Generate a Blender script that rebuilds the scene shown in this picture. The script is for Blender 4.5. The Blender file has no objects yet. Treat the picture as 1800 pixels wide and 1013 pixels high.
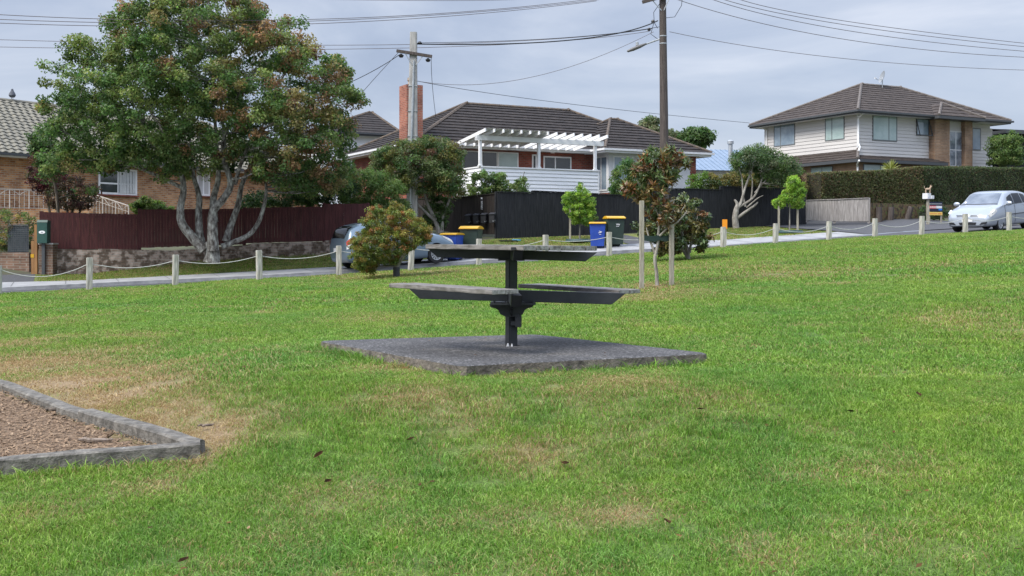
import bpy, bmesh, math, random
import numpy as np
from mathutils import Vector, Matrix
C = bpy.context.scene
COL = C.collection
R = math.radians
random.seed(7); np.random.seed(7)

# ---------------------------------------------------------------- camera, sky, sun
EYE = 1.25            # height of the lens above the lawn under it
FPX = 1900.0          # focal length in pixels of an 1800 px wide picture
HOR = 425.0           # row of the horizon
KY = FPX / 1750.0
cam = bpy.data.cameras.new('camera'); camo = bpy.data.objects.new('camera', cam); COL.objects.link(camo)
cam.sensor_width = 36; cam.lens = 36 * FPX / 1800; cam.clip_start = .05; cam.clip_end = 5000
cam.shift_y = -(506.5 - HOR) / 1800
camo.location = (0, 0, EYE); camo.rotation_euler = (R(90), 0, 0)
C.camera = camo
C.view_settings.view_transform = 'Standard'; C.view_settings.look = 'None'
C.view_settings.exposure = 1.08; C.view_settings.gamma = 1

SUN_AZ, SUN_EL = R(232), R(50)        # azimuth clockwise from +Y
w = bpy.data.worlds.new('World'); C.world = w; w.use_nodes = True
nt = w.node_tree; nt.nodes.clear()
def N(nt, t, **k):
    n = nt.nodes.new(t)
    for a, b in k.items():
        if a.startswith('i_'):
            n.inputs[int(a[2:]) if a[2:].isdigit() else a[2:].replace('_', ' ')].default_value = b
        else: setattr(n, a, b)
    return n
def ramp(nt, fac, stops, interp='LINEAR'):
    r = nt.nodes.new('ShaderNodeValToRGB'); r.color_ramp.interpolation = interp
    e = r.color_ramp.elements
    while len(e) < len(stops): e.new(.5)
    for q, (p, c) in zip(e, stops):
        q.position = p; q.color = c if len(c) == 4 else (*c, 1)
    nt.links.new(fac, r.inputs[0]); return r
out = N(nt, 'ShaderNodeOutputWorld'); bg = N(nt, 'ShaderNodeBackground'); bg.inputs[1].default_value = 0.10
sky = N(nt, 'ShaderNodeTexSky', sky_type='NISHITA', sun_disc=False, sun_elevation=SUN_EL, sun_rotation=SUN_AZ)
sky.air_density = 1.0; sky.dust_density = 1.5
tc = N(nt, 'ShaderNodeTexCoord'); mp = N(nt, 'ShaderNodeMapping'); mp.inputs['Scale'].default_value = (1, 1, 3.2)
mp.inputs['Rotation'].default_value = (0.1, .05, .4)
nt.links.new(tc.outputs['Generated'], mp.inputs[0])
n1 = N(nt, 'ShaderNodeTexNoise', i_Scale=2.6, i_Detail=8.0, i_Roughness=.55, i_Distortion=.5)
nt.links.new(mp.outputs[0], n1.inputs['Vector'])
cl = ramp(nt, n1.outputs[0], [(.36, (1.90, 2.20, 2.92)), (.47, (2.32, 2.62, 3.32)), (.56, (2.80, 3.06, 3.68)), (.65, (3.45, 3.63, 4.15))])
# ramp stops are clamped nowhere: values above 1 are fine in colour ramps
mx = N(nt, 'ShaderNodeMixRGB'); mx.inputs[0].default_value = .86
nt.links.new(sky.outputs[0], mx.inputs[1]); nt.links.new(cl.outputs[0], mx.inputs[2])
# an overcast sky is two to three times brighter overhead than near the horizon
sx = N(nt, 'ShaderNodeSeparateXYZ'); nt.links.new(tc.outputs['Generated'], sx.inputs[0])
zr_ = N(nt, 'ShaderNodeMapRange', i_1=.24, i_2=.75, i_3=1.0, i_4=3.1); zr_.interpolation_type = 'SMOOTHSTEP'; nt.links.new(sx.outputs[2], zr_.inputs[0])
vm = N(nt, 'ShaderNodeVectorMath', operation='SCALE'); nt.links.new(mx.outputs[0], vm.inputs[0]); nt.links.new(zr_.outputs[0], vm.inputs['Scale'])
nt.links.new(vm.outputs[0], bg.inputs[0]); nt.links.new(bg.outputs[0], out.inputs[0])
sun = bpy.data.lights.new('sun', 'SUN'); sun.energy = 2.0; sun.angle = R(24); sun.color = (1, .95, .87)
suno = bpy.data.objects.new('sun', sun); COL.objects.link(suno)
sd = Vector((math.sin(SUN_AZ) * math.cos(SUN_EL), math.cos(SUN_AZ) * math.cos(SUN_EL), math.sin(SUN_EL)))
suno.rotation_euler = sd.to_track_quat('Z', 'Y').to_euler(); suno.location = (-20, -20, 40)

# ---------------------------------------------------------------- measuring: picture rays to places
def P(px, py, Yn):
    """place on the ray through (px,py) at distance Yn (in units of the first survey)"""
    return Vector(((px - 900) / 1750 * Yn, Yn * KY, EYE + (HOR - py) / 1750 * Yn))

# ---------------------------------------------------------------- mesh helpers
class MB:
    def __init__(s): s.v = []; s.f = []; s.c = []
    def add(s, vs, fs):
        o = len(s.v); s.v += [tuple(p) for p in vs]; s.f += [tuple(i + o for i in f) for f in fs]; return s
    def box(s, c, d, rz=0, M=None, taper=1.0, rx=0, ry=0):
        x, y, z = d[0] / 2, d[1] / 2, d[2] / 2; t = taper
        vs = [(-x, -y, -z), (x, -y, -z), (x, y, -z), (-x, y, -z), (-x * t, -y * t, z), (x * t, -y * t, z), (x * t, y * t, z), (-x * t, y * t, z)]
        T = Matrix.Translation(c) @ Matrix.Rotation(rz, 4, 'Z') @ Matrix.Rotation(ry, 4, 'Y') @ Matrix.Rotation(rx, 4, 'X')
        if M is not None: T = M @ T
        return s.add([T @ Vector(p) for p in vs], [(0, 3, 2, 1), (4, 5, 6, 7), (0, 1, 5, 4), (1, 2, 6, 5), (2, 3, 7, 6), (3, 0, 4, 7)])
    def bb(s, x0, x1, y0, y1, z0, z1):
        return s.box(((x0 + x1) / 2, (y0 + y1) / 2, (z0 + z1) / 2), (x1 - x0, y1 - y0, z1 - z0))
    def bar(s, a, b, wd, h=None, up=(0, 0, 1)):
        a, b = Vector(a), Vector(b); h = h or wd; d = b - a; L = d.length; d.normalize(); up = Vector(up)
        if abs(d.dot(up)) > .98: up = Vector((0, 1, 0))
        x = d.cross(up).normalized(); z = x.cross(d)
        vs = [p + x * (i * wd / 2) + z * (j * h / 2) for p in (a, b) for i, j in ((-1, -1), (1, -1), (1, 1), (-1, 1))]
        return s.add(vs, [(0, 1, 2, 3), (7, 6, 5, 4), (0, 4, 5, 1), (1, 5, 6, 2), (2, 6, 7, 3), (3, 7, 4, 0)])
    def tube(s, pts, rad, n=8, caps=True):
        pts = [Vector(p) for p in pts]; o = len(s.v)
        if not hasattr(rad, '__len__'): rad = [rad] * len(pts)
        ref = Vector((0.123, .31, 1)).normalized(); px = None
        for i, p in enumerate(pts):
            d = (pts[min(i + 1, len(pts) - 1)] - pts[max(i - 1, 0)])
            if d.length < 1e-9: d = Vector((0, 0, 1))
            d.normalize()
            x = (px - d * px.dot(d)) if px is not None else d.cross(ref)
            if x.length < 1e-4: x = d.cross(Vector((1, 0, 0)))
            x.normalize(); px = x; y = d.cross(x)
            for k in range(n):
                a = 2 * math.pi * k / n
                s.v.append(tuple(p + (x * math.cos(a) + y * math.sin(a)) * rad[i]))
        m = len(pts)
        for i in range(m - 1):
            for k in range(n):
                k2 = (k + 1) % n
                s.f.append((o + i * n + k, o + i * n + k2, o + (i + 1) * n + k2, o + (i + 1) * n + k))
        if caps:
            s.f.append(tuple(o + k for k in range(n))[::-1]); s.f.append(tuple(o + (m - 1) * n + k for k in range(n)))
        return s
    def lathe(s, prof, c=(0, 0, 0), n=16, M=None):
        o = len(s.v); m = len(prof)
        for (r, z) in prof:
            for k in range(n):
                a = 2 * math.pi * k / n; p = Vector((r * math.cos(a), r * math.sin(a), z))
                if M is not None: p = M @ p
                s.v.append(tuple(Vector(c) + p))
        for i in range(m - 1):
            for k in range(n):
                k2 = (k + 1) % n
                s.f.append((o + i * n + k, o + i * n + k2, o + (i + 1) * n + k2, o + (i + 1) * n + k))
        s.f.append(tuple(o + k for k in range(n))[::-1]); s.f.append(tuple(o + (m - 1) * n + k for k in range(n)))
        return s
    def prism(s, poly, z0, z1, M=None):
        n = len(poly); vs = [Vector((x, y, z0)) for x, y in poly] + [Vector((x, y, z1)) for x, y in poly]
        if M is not None: vs = [M @ v for v in vs]
        return s.add(vs, [tuple(range(n))[::-1], tuple(range(n, 2 * n))] + [(i, (i + 1) % n, n + (i + 1) % n, n + i) for i in range(n)])
    def quad(s, a, b, c, d): return s.add([a, b, c, d], [(0, 1, 2, 3)])
    def build(s, name, mat, parent=None, smooth=False, bevel=0, loc=None):
        me = bpy.data.meshes.new(name); me.from_pydata(s.v, [], s.f)
        me.validate(); me.update()
        if mat: me.materials.append(mat)
        if bevel:
            bm = bmesh.new(); bm.from_mesh(me)
            bmesh.ops.remove_doubles(bm, verts=bm.verts, dist=1e-5)
            bmesh.ops.bevel(bm, geom=[e for e in bm.edges if len(e.link_faces) == 2 and e.calc_face_angle(0) > .5], offset=bevel, segments=2, affect='EDGES', clamp_overlap=True)
            bm.to_mesh(me); bm.free()
        if smooth:
            for p in me.polygons: p.use_smooth = True
            me.set_sharp_from_angle(angle=R(40))
        o = bpy.data.objects.new(name, me); COL.objects.link(o)
        if parent: o.parent = parent
        if loc is not None: o.location = loc
        return o
def tag(o, label=None, cat=None, group=None, kind=None):
    if label: o['label'] = label
    if cat: o['category'] = cat
    if group: o['group'] = group
    if kind: o['kind'] = kind
    return o
def thing(name, label, cat, loc=(0, 0, 0), rz=0, group=None):
    o = bpy.data.objects.new(name, None); COL.objects.link(o); o.empty_display_size = .2
    o.location = loc; o.rotation_euler = (0, 0, rz); return tag(o, label, cat, group)
KIDS = {}
def copy_tree(o, parent=None):
    c = o.copy(); COL.objects.link(c)
    if parent: c.parent = parent
    for ch in [x for x in COL.objects if x.parent == o]: copy_tree(ch, c)
    return c

# ---------------------------------------------------------------- materials
MATS = {}
def newmat(name):
    m = bpy.data.materials.new(name); m.use_nodes = True; nt = m.node_tree; nt.nodes.clear()
    o = N(nt, 'ShaderNodeOutputMaterial'); b = N(nt, 'ShaderNodeBsdfPrincipled'); nt.links.new(b.outputs[0], o.inputs[0])
    return m, nt, b, o
def M_(name, c1, c2=None, scale=4, rough=.7, metal=0, bump=0, bscale=None, stretch=(1, 1, 1), spec=.5, detail=6, c3=None, world=False, coat=0, bdist=.01, lo=.35, hi=.65):
    """two (or three) colours mottled by noise, optional bump"""
    if name in MATS: return MATS[name]
    m, nt, b, o = newmat(name); MATS[name] = m
    b.inputs['Roughness'].default_value = rough; b.inputs['Metallic'].default_value = metal
    b.inputs['Specular IOR Level'].default_value = spec; b.inputs['Coat Weight'].default_value = coat
    tc = N(nt, 'ShaderNodeTexCoord'); mp = N(nt, 'ShaderNodeMapping'); mp.inputs['Scale'].default_value = stretch
    if world:
        g = N(nt, 'ShaderNodeNewGeometry'); nt.links.new(g.outputs['Position'], mp.inputs[0])
    else: nt.links.new(tc.outputs['Object'], mp.inputs[0])
    if c2 is None: b.inputs['Base Color'].default_value = (*c1, 1)
    else:
        n = N(nt, 'ShaderNodeTexNoise', i_Scale=float(scale), i_Detail=float(detail), i_Roughness=.6); nt.links.new(mp.outputs[0], n.inputs['Vector'])
        st = [(lo, c1), (hi, c2)] + ([(min(.98, hi + .12), c3)] if c3 else [])
        r = ramp(nt, n.outputs[0], st); nt.links.new(r.outputs[0], b.inputs['Base Color'])
    if bump:
        n2 = N(nt, 'ShaderNodeTexNoise', i_Scale=float(bscale or scale * 4), i_Detail=6.0, i_Roughness=.6); nt.links.new(mp.outputs[0], n2.inputs['Vector'])
        bp = N(nt, 'ShaderNodeBump', i_Strength=float(bump), i_Distance=float(bdist)); nt.links.new(n2.outputs[0], bp.inputs['Height']); nt.links.new(bp.outputs[0], b.inputs['Normal'])
    return m
def brick(name, c1, c2, mortar, bw=.24, bh=.085, c3=None, rough=.85, ms=.012, dirt=None, ns=1.7):
    m, nt, b, o = newmat(name); MATS[name] = m; b.inputs['Roughness'].default_value = rough; b.inputs['Specular IOR Level'].default_value = .3
    tc = N(nt, 'ShaderNodeTexCoord'); sp = N(nt, 'ShaderNodeSeparateXYZ'); nt.links.new(tc.outputs['Object'], sp.inputs[0])
    ad = N(nt, 'ShaderNodeMath', operation='ADD'); nt.links.new(sp.outputs[0], ad.inputs[0]); nt.links.new(sp.outputs[1], ad.inputs[1])
    cb = N(nt, 'ShaderNodeCombineXYZ'); nt.links.new(ad.outputs[0], cb.inputs[0]); nt.links.new(sp.outputs[2], cb.inputs[1])
    t = N(nt, 'ShaderNodeTexBrick'); t.inputs['Scale'].default_value = 1; t.inputs['Brick Width'].default_value = bw; t.inputs['Row Height'].default_value = bh
    t.inputs['Mortar Size'].default_value = ms; t.inputs['Mortar'].default_value = (*mortar, 1); t.inputs['Color1'].default_value = (*c1, 1); t.inputs['Color2'].default_value = (*c2, 1)
    t.inputs['Bias'].default_value = -.1; t.offset = .5
    nt.links.new(cb.outputs[0], t.inputs['Vector'])
    n = N(nt, 'ShaderNodeTexNoise', i_Scale=float(ns), i_Detail=5.0); nt.links.new(tc.outputs['Object'], n.inputs['Vector'])
    r = ramp(nt, n.outputs[0], [(.35, (.72, .7, .68)), (.65, (1.1, 1.08, 1.02))] if dirt is None else dirt)
    mx = N(nt, 'ShaderNodeMixRGB', blend_type='MULTIPLY'); mx.inputs[0].default_value = 1
    nt.links.new(t.outputs[0], mx.inputs[1]); nt.links.new(r.outputs[0], mx.inputs[2]); nt.links.new(mx.outputs[0], b.inputs['Base Color'])
    bp = N(nt, 'ShaderNodeBump', i_Strength=.5, i_Distance=.01, invert=True); nt.links.new(t.outputs['Fac'], bp.inputs['Height']); nt.links.new(bp.outputs[0], b.inputs['Normal'])
    return m
def leafmat(name, trans=.45, rough=.5):
    """leaf colour comes from each leaf's own colour attribute"""
    m, nt, b, o = newmat(name); MATS[name] = m
    a = N(nt, 'ShaderNodeAttribute', attribute_name='leaf_colour'); nt.links.new(a.outputs['Color'], b.inputs['Base Color'])
    b.inputs['Roughness'].default_value = rough; b.inputs['Specular IOR Level'].default_value = .35
    tr = N(nt, 'ShaderNodeBsdfTranslucent'); hs = N(nt, 'ShaderNodeHueSaturation', i_Value=1.5, i_Saturation=1.1); nt.links.new(a.outputs['Color'], hs.inputs['Color']); nt.links.new(hs.outputs[0], tr.inputs[0])
    mx = N(nt, 'ShaderNodeMixShader', i_0=trans); nt.links.new(b.outputs[0], mx.inputs[1]); nt.links.new(tr.outputs[0], mx.inputs[2]); nt.links.new(mx.outputs[0], o.inputs[0])
    return m
def glass(name, c, rough=.04, spec=.8, c2=None):
    return M_(name, c, c2 or tuple(x * .8 for x in c), scale=1.2, rough=rough, spec=spec)

LEAF = leafmat('leaf')
LEAFG = leafmat('glossy_leaf', .15, .3)
m_bark = M_('pale_bark', (.06, .048, .038), (.26, .25, .22), scale=7, rough=.9, bump=1, bscale=26, stretch=(1.6, 1.6, .7), c3=(.46, .47, .41), lo=.36, hi=.54, bdist=.03)
m_barkd = M_('dark_bark', (.05, .04, .03), (.16, .13, .10), scale=9, rough=.9, bump=.8, bscale=30, stretch=(1, 1, .3))
m_barkg = M_('grey_bark', (.16, .14, .12), (.36, .34, .30), scale=12, rough=.9, bump=.6, bscale=40, stretch=(1, 1, .4))
m_stake = M_('weathered_stake', (.20, .18, .14), (.40, .37, .30), scale=8, rough=.85, bump=.4, bscale=40, stretch=(6, 6, .7))
m_post = M_('bollard_wood', (.24, .225, .19), (.54, .52, .46), scale=6, rough=.85, bump=.6, bscale=30, stretch=(5, 5, .6), c3=(.66, .65, .60))
m_top = M_('silver_timber', (.22, .20, .18), (.47, .44, .40), scale=7, rough=.85, bump=.7, bscale=30, stretch=(.5, 6, 6), c3=(.56, .53, .5))
m_topend = M_('silver_timber_mossy', (.13, .12, .10), (.42, .40, .36), scale=26, rough=.9, bump=.7, bscale=60, c3=(.40, .38, .34))
m_iron = M_('charcoal_paint', (.011, .013, .018), (.024, .027, .032), scale=6, rough=.5, bump=.15, bscale=50, lo=.3, hi=.75)
m_white = M_('white_paint', (.74, .75, .75), (.82, .82, .82), scale=2, rough=.5)
m_offwhite = M_('offwhite_paint', (.60, .61, .62), (.70, .70, .70), scale=2, rough=.6)
m_boardw = M_('white_weatherboard', (.72, .74, .76), (.82, .83, .84), scale=1.3, rough=.55, stretch=(.3, .3, 2))
m_greyboard = M_('warm_grey_weatherboard', (.52, .50, .48), (.58, .56, .535), scale=1.3, rough=.6, stretch=(.3, .3, 2))
m_roofd = M_('charcoal_roof_tile', (.017, .014, .013), (.038, .031, .028), scale=3, rough=.85, bump=.5, bscale=40, c3=(.085, .07, .055), spec=.3)
m_roofb = M_('brown_roof_tile', (.040, .032, .028), (.074, .060, .052), scale=3, rough=.8, bump=.5, bscale=40, c3=(.10, .082, .070), spec=.2)
m_ridge = M_('weathered_ridge', (.05, .042, .038), (.13, .095, .065), scale=6, rough=.85, bump=.5, bscale=40)
m_ridgeb = M_('brown_ridge', (.10, .085, .075), (.15, .13, .115), scale=6, rough=.85)
m_tile = M_('concrete_roof_tile', (.12, .115, .095), (.215, .20, .155), scale=5, rough=.9, bump=.6, bscale=30, c3=(.30, .26, .15))
m_redfence = M_('oxblood_fence', (.050, .017, .018), (.098, .031, .031), scale=5, rough=.8, bump=.5, bscale=30, stretch=(4, 4, .4), spec=.3)
m_blkfence = M_('black_fence', (.010, .011, .013), (.026, .027, .030), scale=5, rough=.75, bump=.5, bscale=30, stretch=(4, 4, .4), spec=.3)
m_blkfence2 = M_('worn_black_fence', (.014, .011, .010), (.040, .032, .028), scale=5, rough=.85, bump=.5, bscale=30, stretch=(4, 4, .4), spec=.3)
m_greyfence = M_('silvered_paling', (.17, .155, .145), (.36, .34, .32), scale=4, rough=.9, bump=.5, bscale=30, stretch=(8, 8, .5))
m_brick_o = brick('orange_brick', (.30, .125, .055), (.60, .34, .17), (.40, .33, .25), c3=None)
m_brick_r = brick('red_brick', (.22, .052, .036), (.33, .09, .06), (.20, .14, .12))
m_brick_ch = brick('chimney_brick', (.26, .075, .05), (.42, .15, .10), (.30, .22, .18), bw=.23, bh=.08)
m_brick_b = brick('tan_brick', (.27, .165, .105), (.36, .235, .155), (.27, .22, .17))
m_brick_d = brick('dirty_brick', (.15, .085, .06), (.25, .16, .12), (.24, .21, .18), dirt=[(.3, (.45, .45, .42)), (.7, (1.15, 1.1, 1.05))])
m_brick_w = brick('flaking_painted_brick', (.11, .078, .06), (.19, .145, .12), (.15, .13, .11), bw=.24, bh=.09, ns=4.5, dirt=[(.36, (.7, .62, .54)), (.47, (1.0, .98, .95)), (.53, (2.1, 2.15, 2.2)), (.70, (2.9, 3.0, 3.1))])
m_glassd = glass('dark_glass', (.045, .05, .055))
m_glassg = glass('blind_glass', (.30, .40, .38), c2=(.40, .50, .48))
m_glassb = glass('blue_glass', (.16, .22, .28), c2=(.30, .37, .42))
m_glasswt = glass('curtained_glass', (.42, .44, .45), c2=(.56, .58, .58))
m_alum = M_('aluminium_frame', (.42, .44, .45), rough=.4, metal=.3)
m_darkframe = M_('dark_joinery', (.06, .065, .07), rough=.45)
m_conc = M_('pole_concrete', (.27, .265, .25), (.42, .41, .39), scale=5, rough=.9, bump=.4, bscale=40, stretch=(2, 2, .4))
m_polewood = M_('dark_pole_wood', (.045, .036, .032), (.10, .082, .072), scale=6, rough=.9, bump=.7, bscale=30, stretch=(4, 4, .3))
m_galv = M_('galvanised_steel', (.36, .38, .39), (.48, .50, .51), scale=8, rough=.45, metal=.6)
m_wire = M_('black_cable', (.02, .02, .022), rough=.6)
m_wirer = M_('grey_cable', (.12, .10, .10), rough=.6)
m_rope = M_('white_rope', (.38, .38, .35), (.52, .52, .48), scale=30, rough=.8)
m_black = M_('black_plastic', (.012, .012, .014), (.022, .022, .025), scale=5, rough=.45)
m_tyre = M_('tyre_rubber', (.014, .014, .015), rough=.8)
m_yellow = M_('yellow_lid', (.52, .29, .010), (.60, .35, .015), scale=3, rough=.42)
m_blue = M_('blue_bin', (.012, .045, .26), (.02, .065, .33), scale=3, rough=.42)
m_gbin = M_('green_bin', (.016, .032, .024), (.026, .045, .034), scale=3, rough=.5)
m_signw = M_('sign_white', (.78, .78, .78), rough=.5)
# ================================================================ THE LIE OF THE LAND
PXS = [157, 308, 456, 596, 722, 842, 959, 1071, 1173, 1271, 1363, 1457, 1538, 1620, 1697, 1774]
PYB = [510, 502, 492, 485, 476, 467, 460, 451, 443, 436, 429, 423, 417, 414, 410, 406]
PYT = [453, 448, 440, 432, 428, 420, 413, 408, 403, 399, 393, 389, 384, 380, 376, 373]
POSTS = [(P(a, b, 21 + .6 * k), P(a, c, 21 + .6 * k)) for k, (a, b, c) in enumerate(zip(PXS, PYB, PYT))]
A0 = Vector(POSTS[0][0][:2]); ev = (Vector(POSTS[-1][0][:2]) - A0).normalized(); nv = Vector((-ev.y, ev.x))
def SV(X, Y): d = Vector((X, Y)) - A0; return d.dot(ev), d.dot(nv)
def XY(s, v): p = A0 + ev * s + nv * v; return p.x, p.y
def lin(pts):
    xs = [a for a, b in pts]; ys = [b for a, b in pts]
    def f(x):
        x = np.asarray(x, float); y = np.interp(x, xs, ys)
        y = np.where(x < xs[0], ys[0] + (x - xs[0]) * np.clip((ys[1] - ys[0]) / (xs[1] - xs[0]), -.06, .06), y)
        y = np.where(x > xs[-1], ys[-1] + (x - xs[-1]) * np.clip((ys[-1] - ys[-2]) / (xs[-1] - xs[-2]), -.04, .04), y)
        return y
    return f
def row(lst):
    q = []
    for px, py, Yn in lst:
        p = P(px, py, Yn); s, v = SV(p.x, p.y); q.append((s, v, p.z))
    q.sort(); return lin([(a, b) for a, b, c in q]), lin([(a, c) for a, b, c in q])
zp = lin([(SV(b.x, b.y)[0], b.z) for b, t in POSTS][::1])
vp = lin([(SV(b.x, b.y)[0], SV(b.x, b.y)[1]) for b, t in POSTS])
vk, zk = row([(0, 506, 29.2), (157, 498.5, 30), (456, 484.5, 31.7), (600, 476, 32.5), (842, 458, 34), (1071, 441.5, 35.5), (1271, 431.5, 37), (1457, 418, 38.5), (1585, 408.5, 39.6), (1800, 396, 42)])
vb, zb = row([(0, 497, 31), (157, 493, 32), (456, 477, 33.6), (600, 469, 34.4), (842, 449, 35.8), (1071, 431, 37.3), (1271, 422, 39), (1457, 409, 40.5), (1585, 401, 41.5), (1800, 394, 44)])
vf, zf = row([(0, 484, 32.8), (100, 482, 33.4), (157, 481, 34), (375, 453, 35), (600, 443, 36), (875, 420, 38.4), (1120, 411, 41.2), (1226, 403, 43), (1418, 396, 46), (1580, 389, 45.6), (1800, 385, 49)])
PADZ = EYE - .79
def padz(X, Y): return PADZ - .010 * (Y - 8.19)
def HS(s, v):
    """ground height at road coordinates (arrays ok)"""
    s = np.asarray(s, float); v = np.asarray(v, float)
    a = zp(s); v0 = vp(s) + .45
    near = a - .30 * np.clip((-(v + 15.8)) / 7.5, 0, 1.3) ** 1.0
    near = near + .018 * np.sin(s * 1.1 + v * .5) * np.clip(-v / 4, 0, 1) + .012 * np.sin(v * 1.9 - s * .7) * np.clip(-v / 4, 0, 1)
    X_ = A0.x + ev.x * s + nv.x * v; Y_ = A0.y + ev.y * s + nv.y * v
    rr = np.hypot(X_ + .03, Y_ - 8.1); wt = np.clip(1 - (rr - 1.5) / 1.6, 0, 1); wt = wt * wt * (3 - 2 * wt)
    near = near * (1 - wt) + (padz(X_, Y_) - .078 + .02 * np.clip(rr - .8, 0, 1) * np.clip(Y_ - 8.1, 0, 1)) * wt
    k, zk_, b, zb_, f, zf_ = vk(s), zk(s), vb(s), zb(s), vf(s), zf(s)
    z = near
    r0 = zk_ - .13 + .10 * np.clip((s - 24) / 6, 0, 1)
    t = np.clip((v - v0) / .35, 0, 1); z = np.where(v > v0, near * (1 - t) + r0 * t, z)
    t = np.clip((v - v0 - .35) / np.maximum(k - v0 - .35, .1), 0, 1); z = np.where(v > v0 + .35, r0 + .03 * t, z)
    z = np.where(v > k, zk_ + (zb_ - zk_) * np.clip((v - k) / np.maximum(b - k, .1), 0, 1), z)
    z = np.where(v > b, zb_ + (zf_ - zb_) * np.clip((v - b) / np.maximum(f - b, .1), 0, 1), z)
    z = np.where(v > f, zf_ + np.clip(v - f, 0, 10) * .11 + np.clip(v - f - 10, 0, 40) * .02, z)
    return z
def H(X, Y): s, v = SV(X, Y); return float(HS(s, v))
def G(px, py, y0=2.5, y1=70):
    """where the ray through a pixel meets the ground"""
    lo = y0
    Y = y0
    while Y < y1:
        X = (px - 900) / FPX * Y; z = EYE + (HOR - py) / FPX * Y
        if z <= H(X, Y): break
        Y += .1
    a, b = Y - .1, Y
    for _ in range(20):
        m = (a + b) / 2; X = (px - 900) / FPX * m
        if EYE + (HOR - py) / FPX * m <= H(X, m): b = m
        else: a = m
    X = (px - 900) / FPX * b; return Vector((X, b, H(X, b)))
def on(px, Yn, dz=0):
    """on the ground below/above the ray column px at survey distance Yn"""
    X = (px - 900) / 1750 * Yn; Y = Yn * KY; return Vector((X, Y, H(X, Y) + dz))

def sheet(name, ss, vrows, mat, dz=0, cols=None, kind='structure'):
    """ss: array of s; vrows(s)-> list of v ; makes a draped sheet"""
    vs = np.array([vrows(s) for s in ss]); n, m = vs.shape
    S = np.repeat(np.asarray(ss)[:, None], m, 1); Z = HS(S, vs) + dz
    X = A0.x + ev.x * S + nv.x * vs; Y = A0.y + ev.y * S + nv.y * vs
    V = np.stack([X, Y, Z], -1).reshape(-1, 3)
    I = np.arange(n * m).reshape(n, m)
    F = np.stack([I[:-1, :-1], I[1:, :-1], I[1:, 1:], I[:-1, 1:]], -1).reshape(-1, 4)
    me = bpy.data.meshes.new(name); me.from_pydata(V.tolist(), [], F.tolist()); me.update(); me.materials.append(mat)
    for p in me.polygons: p.use_smooth = True
    o = bpy.data.objects.new(name, me); COL.objects.link(o); tag(o, kind=kind)
    return o, V

# ---- where the grass is dry: a place property, used by the soil and by the blades alike
_rg = np.random.RandomState(3)
def vnoise(x, y, seed=0):
    rs = np.random.RandomState(seed); T = rs.rand(64, 64)
    xi = np.floor(x).astype(int); yi = np.floor(y).astype(int); fx = x - xi; fy = y - yi
    fx = fx * fx * (3 - 2 * fx); fy = fy * fy * (3 - 2 * fy)
    g = lambda i, j: T[i % 64, j % 64]
    return (g(xi, yi) * (1 - fx) + g(xi + 1, yi) * fx) * (1 - fy) + (g(xi, yi + 1) * (1 - fx) + g(xi + 1, yi + 1) * fx) * fy
def fbm(x, y, seed=0, o=4):
    s = 0; a = .5; t = 0
    for k in range(o): s = s + a * vnoise(x * 2 ** k + 17 * k, y * 2 ** k + 9 * k, seed + k); t += a; a *= .55
    return s / t
DRY = [(20, 605, .6, .22, .6), (40, 645, .9, .32, 1.0), (150, 622, .7, .14, .6), (110, 672, .8, .32, 1.0), (200, 700, .7, .3, 1.0), (260, 735, .55, .22, 1.0), (330, 765, .40, .16, 1.0), (400, 745, .35, .10, .7),
       (370, 790, .14, .10, 1.0), (30, 572, .7, .16, .45), (230, 590, .5, .10, .45), (690, 650, .35, .10, .6), (740, 690, .35, .10, .65), (850, 712, .22, .06, .6), (780, 720, .2, .06, .5), (1010, 690, .3, .10, .55), (1090, 672, .35, .12, .7),
       (930, 800, .25, .08, .6), (1085, 905, .25, .07, .7), (830, 740, .22, .07, .4), (760, 480, 2.2, .5, .4), (1000, 475, 2.0, .5, .45), (1140, 520, 1.0, .3, .5), (1250, 470, 1.5, .6, .3), (1400, 480, 1.4, .4, .35), (1560, 820, .3, .1, .35),
       (1240, 700, .4, .1, .35), (600, 870, .3, .1, .4), (250, 860, .2, .06, .45), (1700, 560, .6, .2, .35), (660, 560, .5, .2, .35), (1155, 505, .45, .3, .8), (900, 900, .2, .06, .3), (1330, 960, .15, .06, .45), (80, 900, .2, .07, .4)]
DRYW = [(G(a, b), rx, ry * 3.2, s) for a, b, rx, ry, s in DRY]
def dryness(X, Y):
    X = np.asarray(X, float); Y = np.asarray(Y, float)
    d = np.zeros_like(X)
    wob = fbm(X * 1.7, Y * 1.7, 11)
    for c, rx, ry, st in DRYW:
        q = ((X - c.x) / rx) ** 2 + ((Y - c.y) / ry) ** 2
        d = np.maximum(d, st * np.exp(-q * (.55 + .9 * wob)))
    d = d + np.clip((fbm(X * .9, Y * .9, 5) - .62) * 1.8, 0, .28) + np.clip((fbm(X * 3.1, Y * 3.1, 8) - .60) * 1.6, 0, .25)
    d = d * (.55 + .9 * fbm(X * 5, Y * 5, 21))
    s_ = np.clip((Y - 14) / 12, 0, 1) * .14
    return np.clip(d * .92 + s_ * .7 + .035 * np.sin((X * .55 + Y * .84) * 5.2) * np.clip((Y - 8) / 8, 0, 1) + .05 * (.4 + 1.2 * fbm(X * 2.7, Y * 2.7, 77)), 0, 1)

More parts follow.
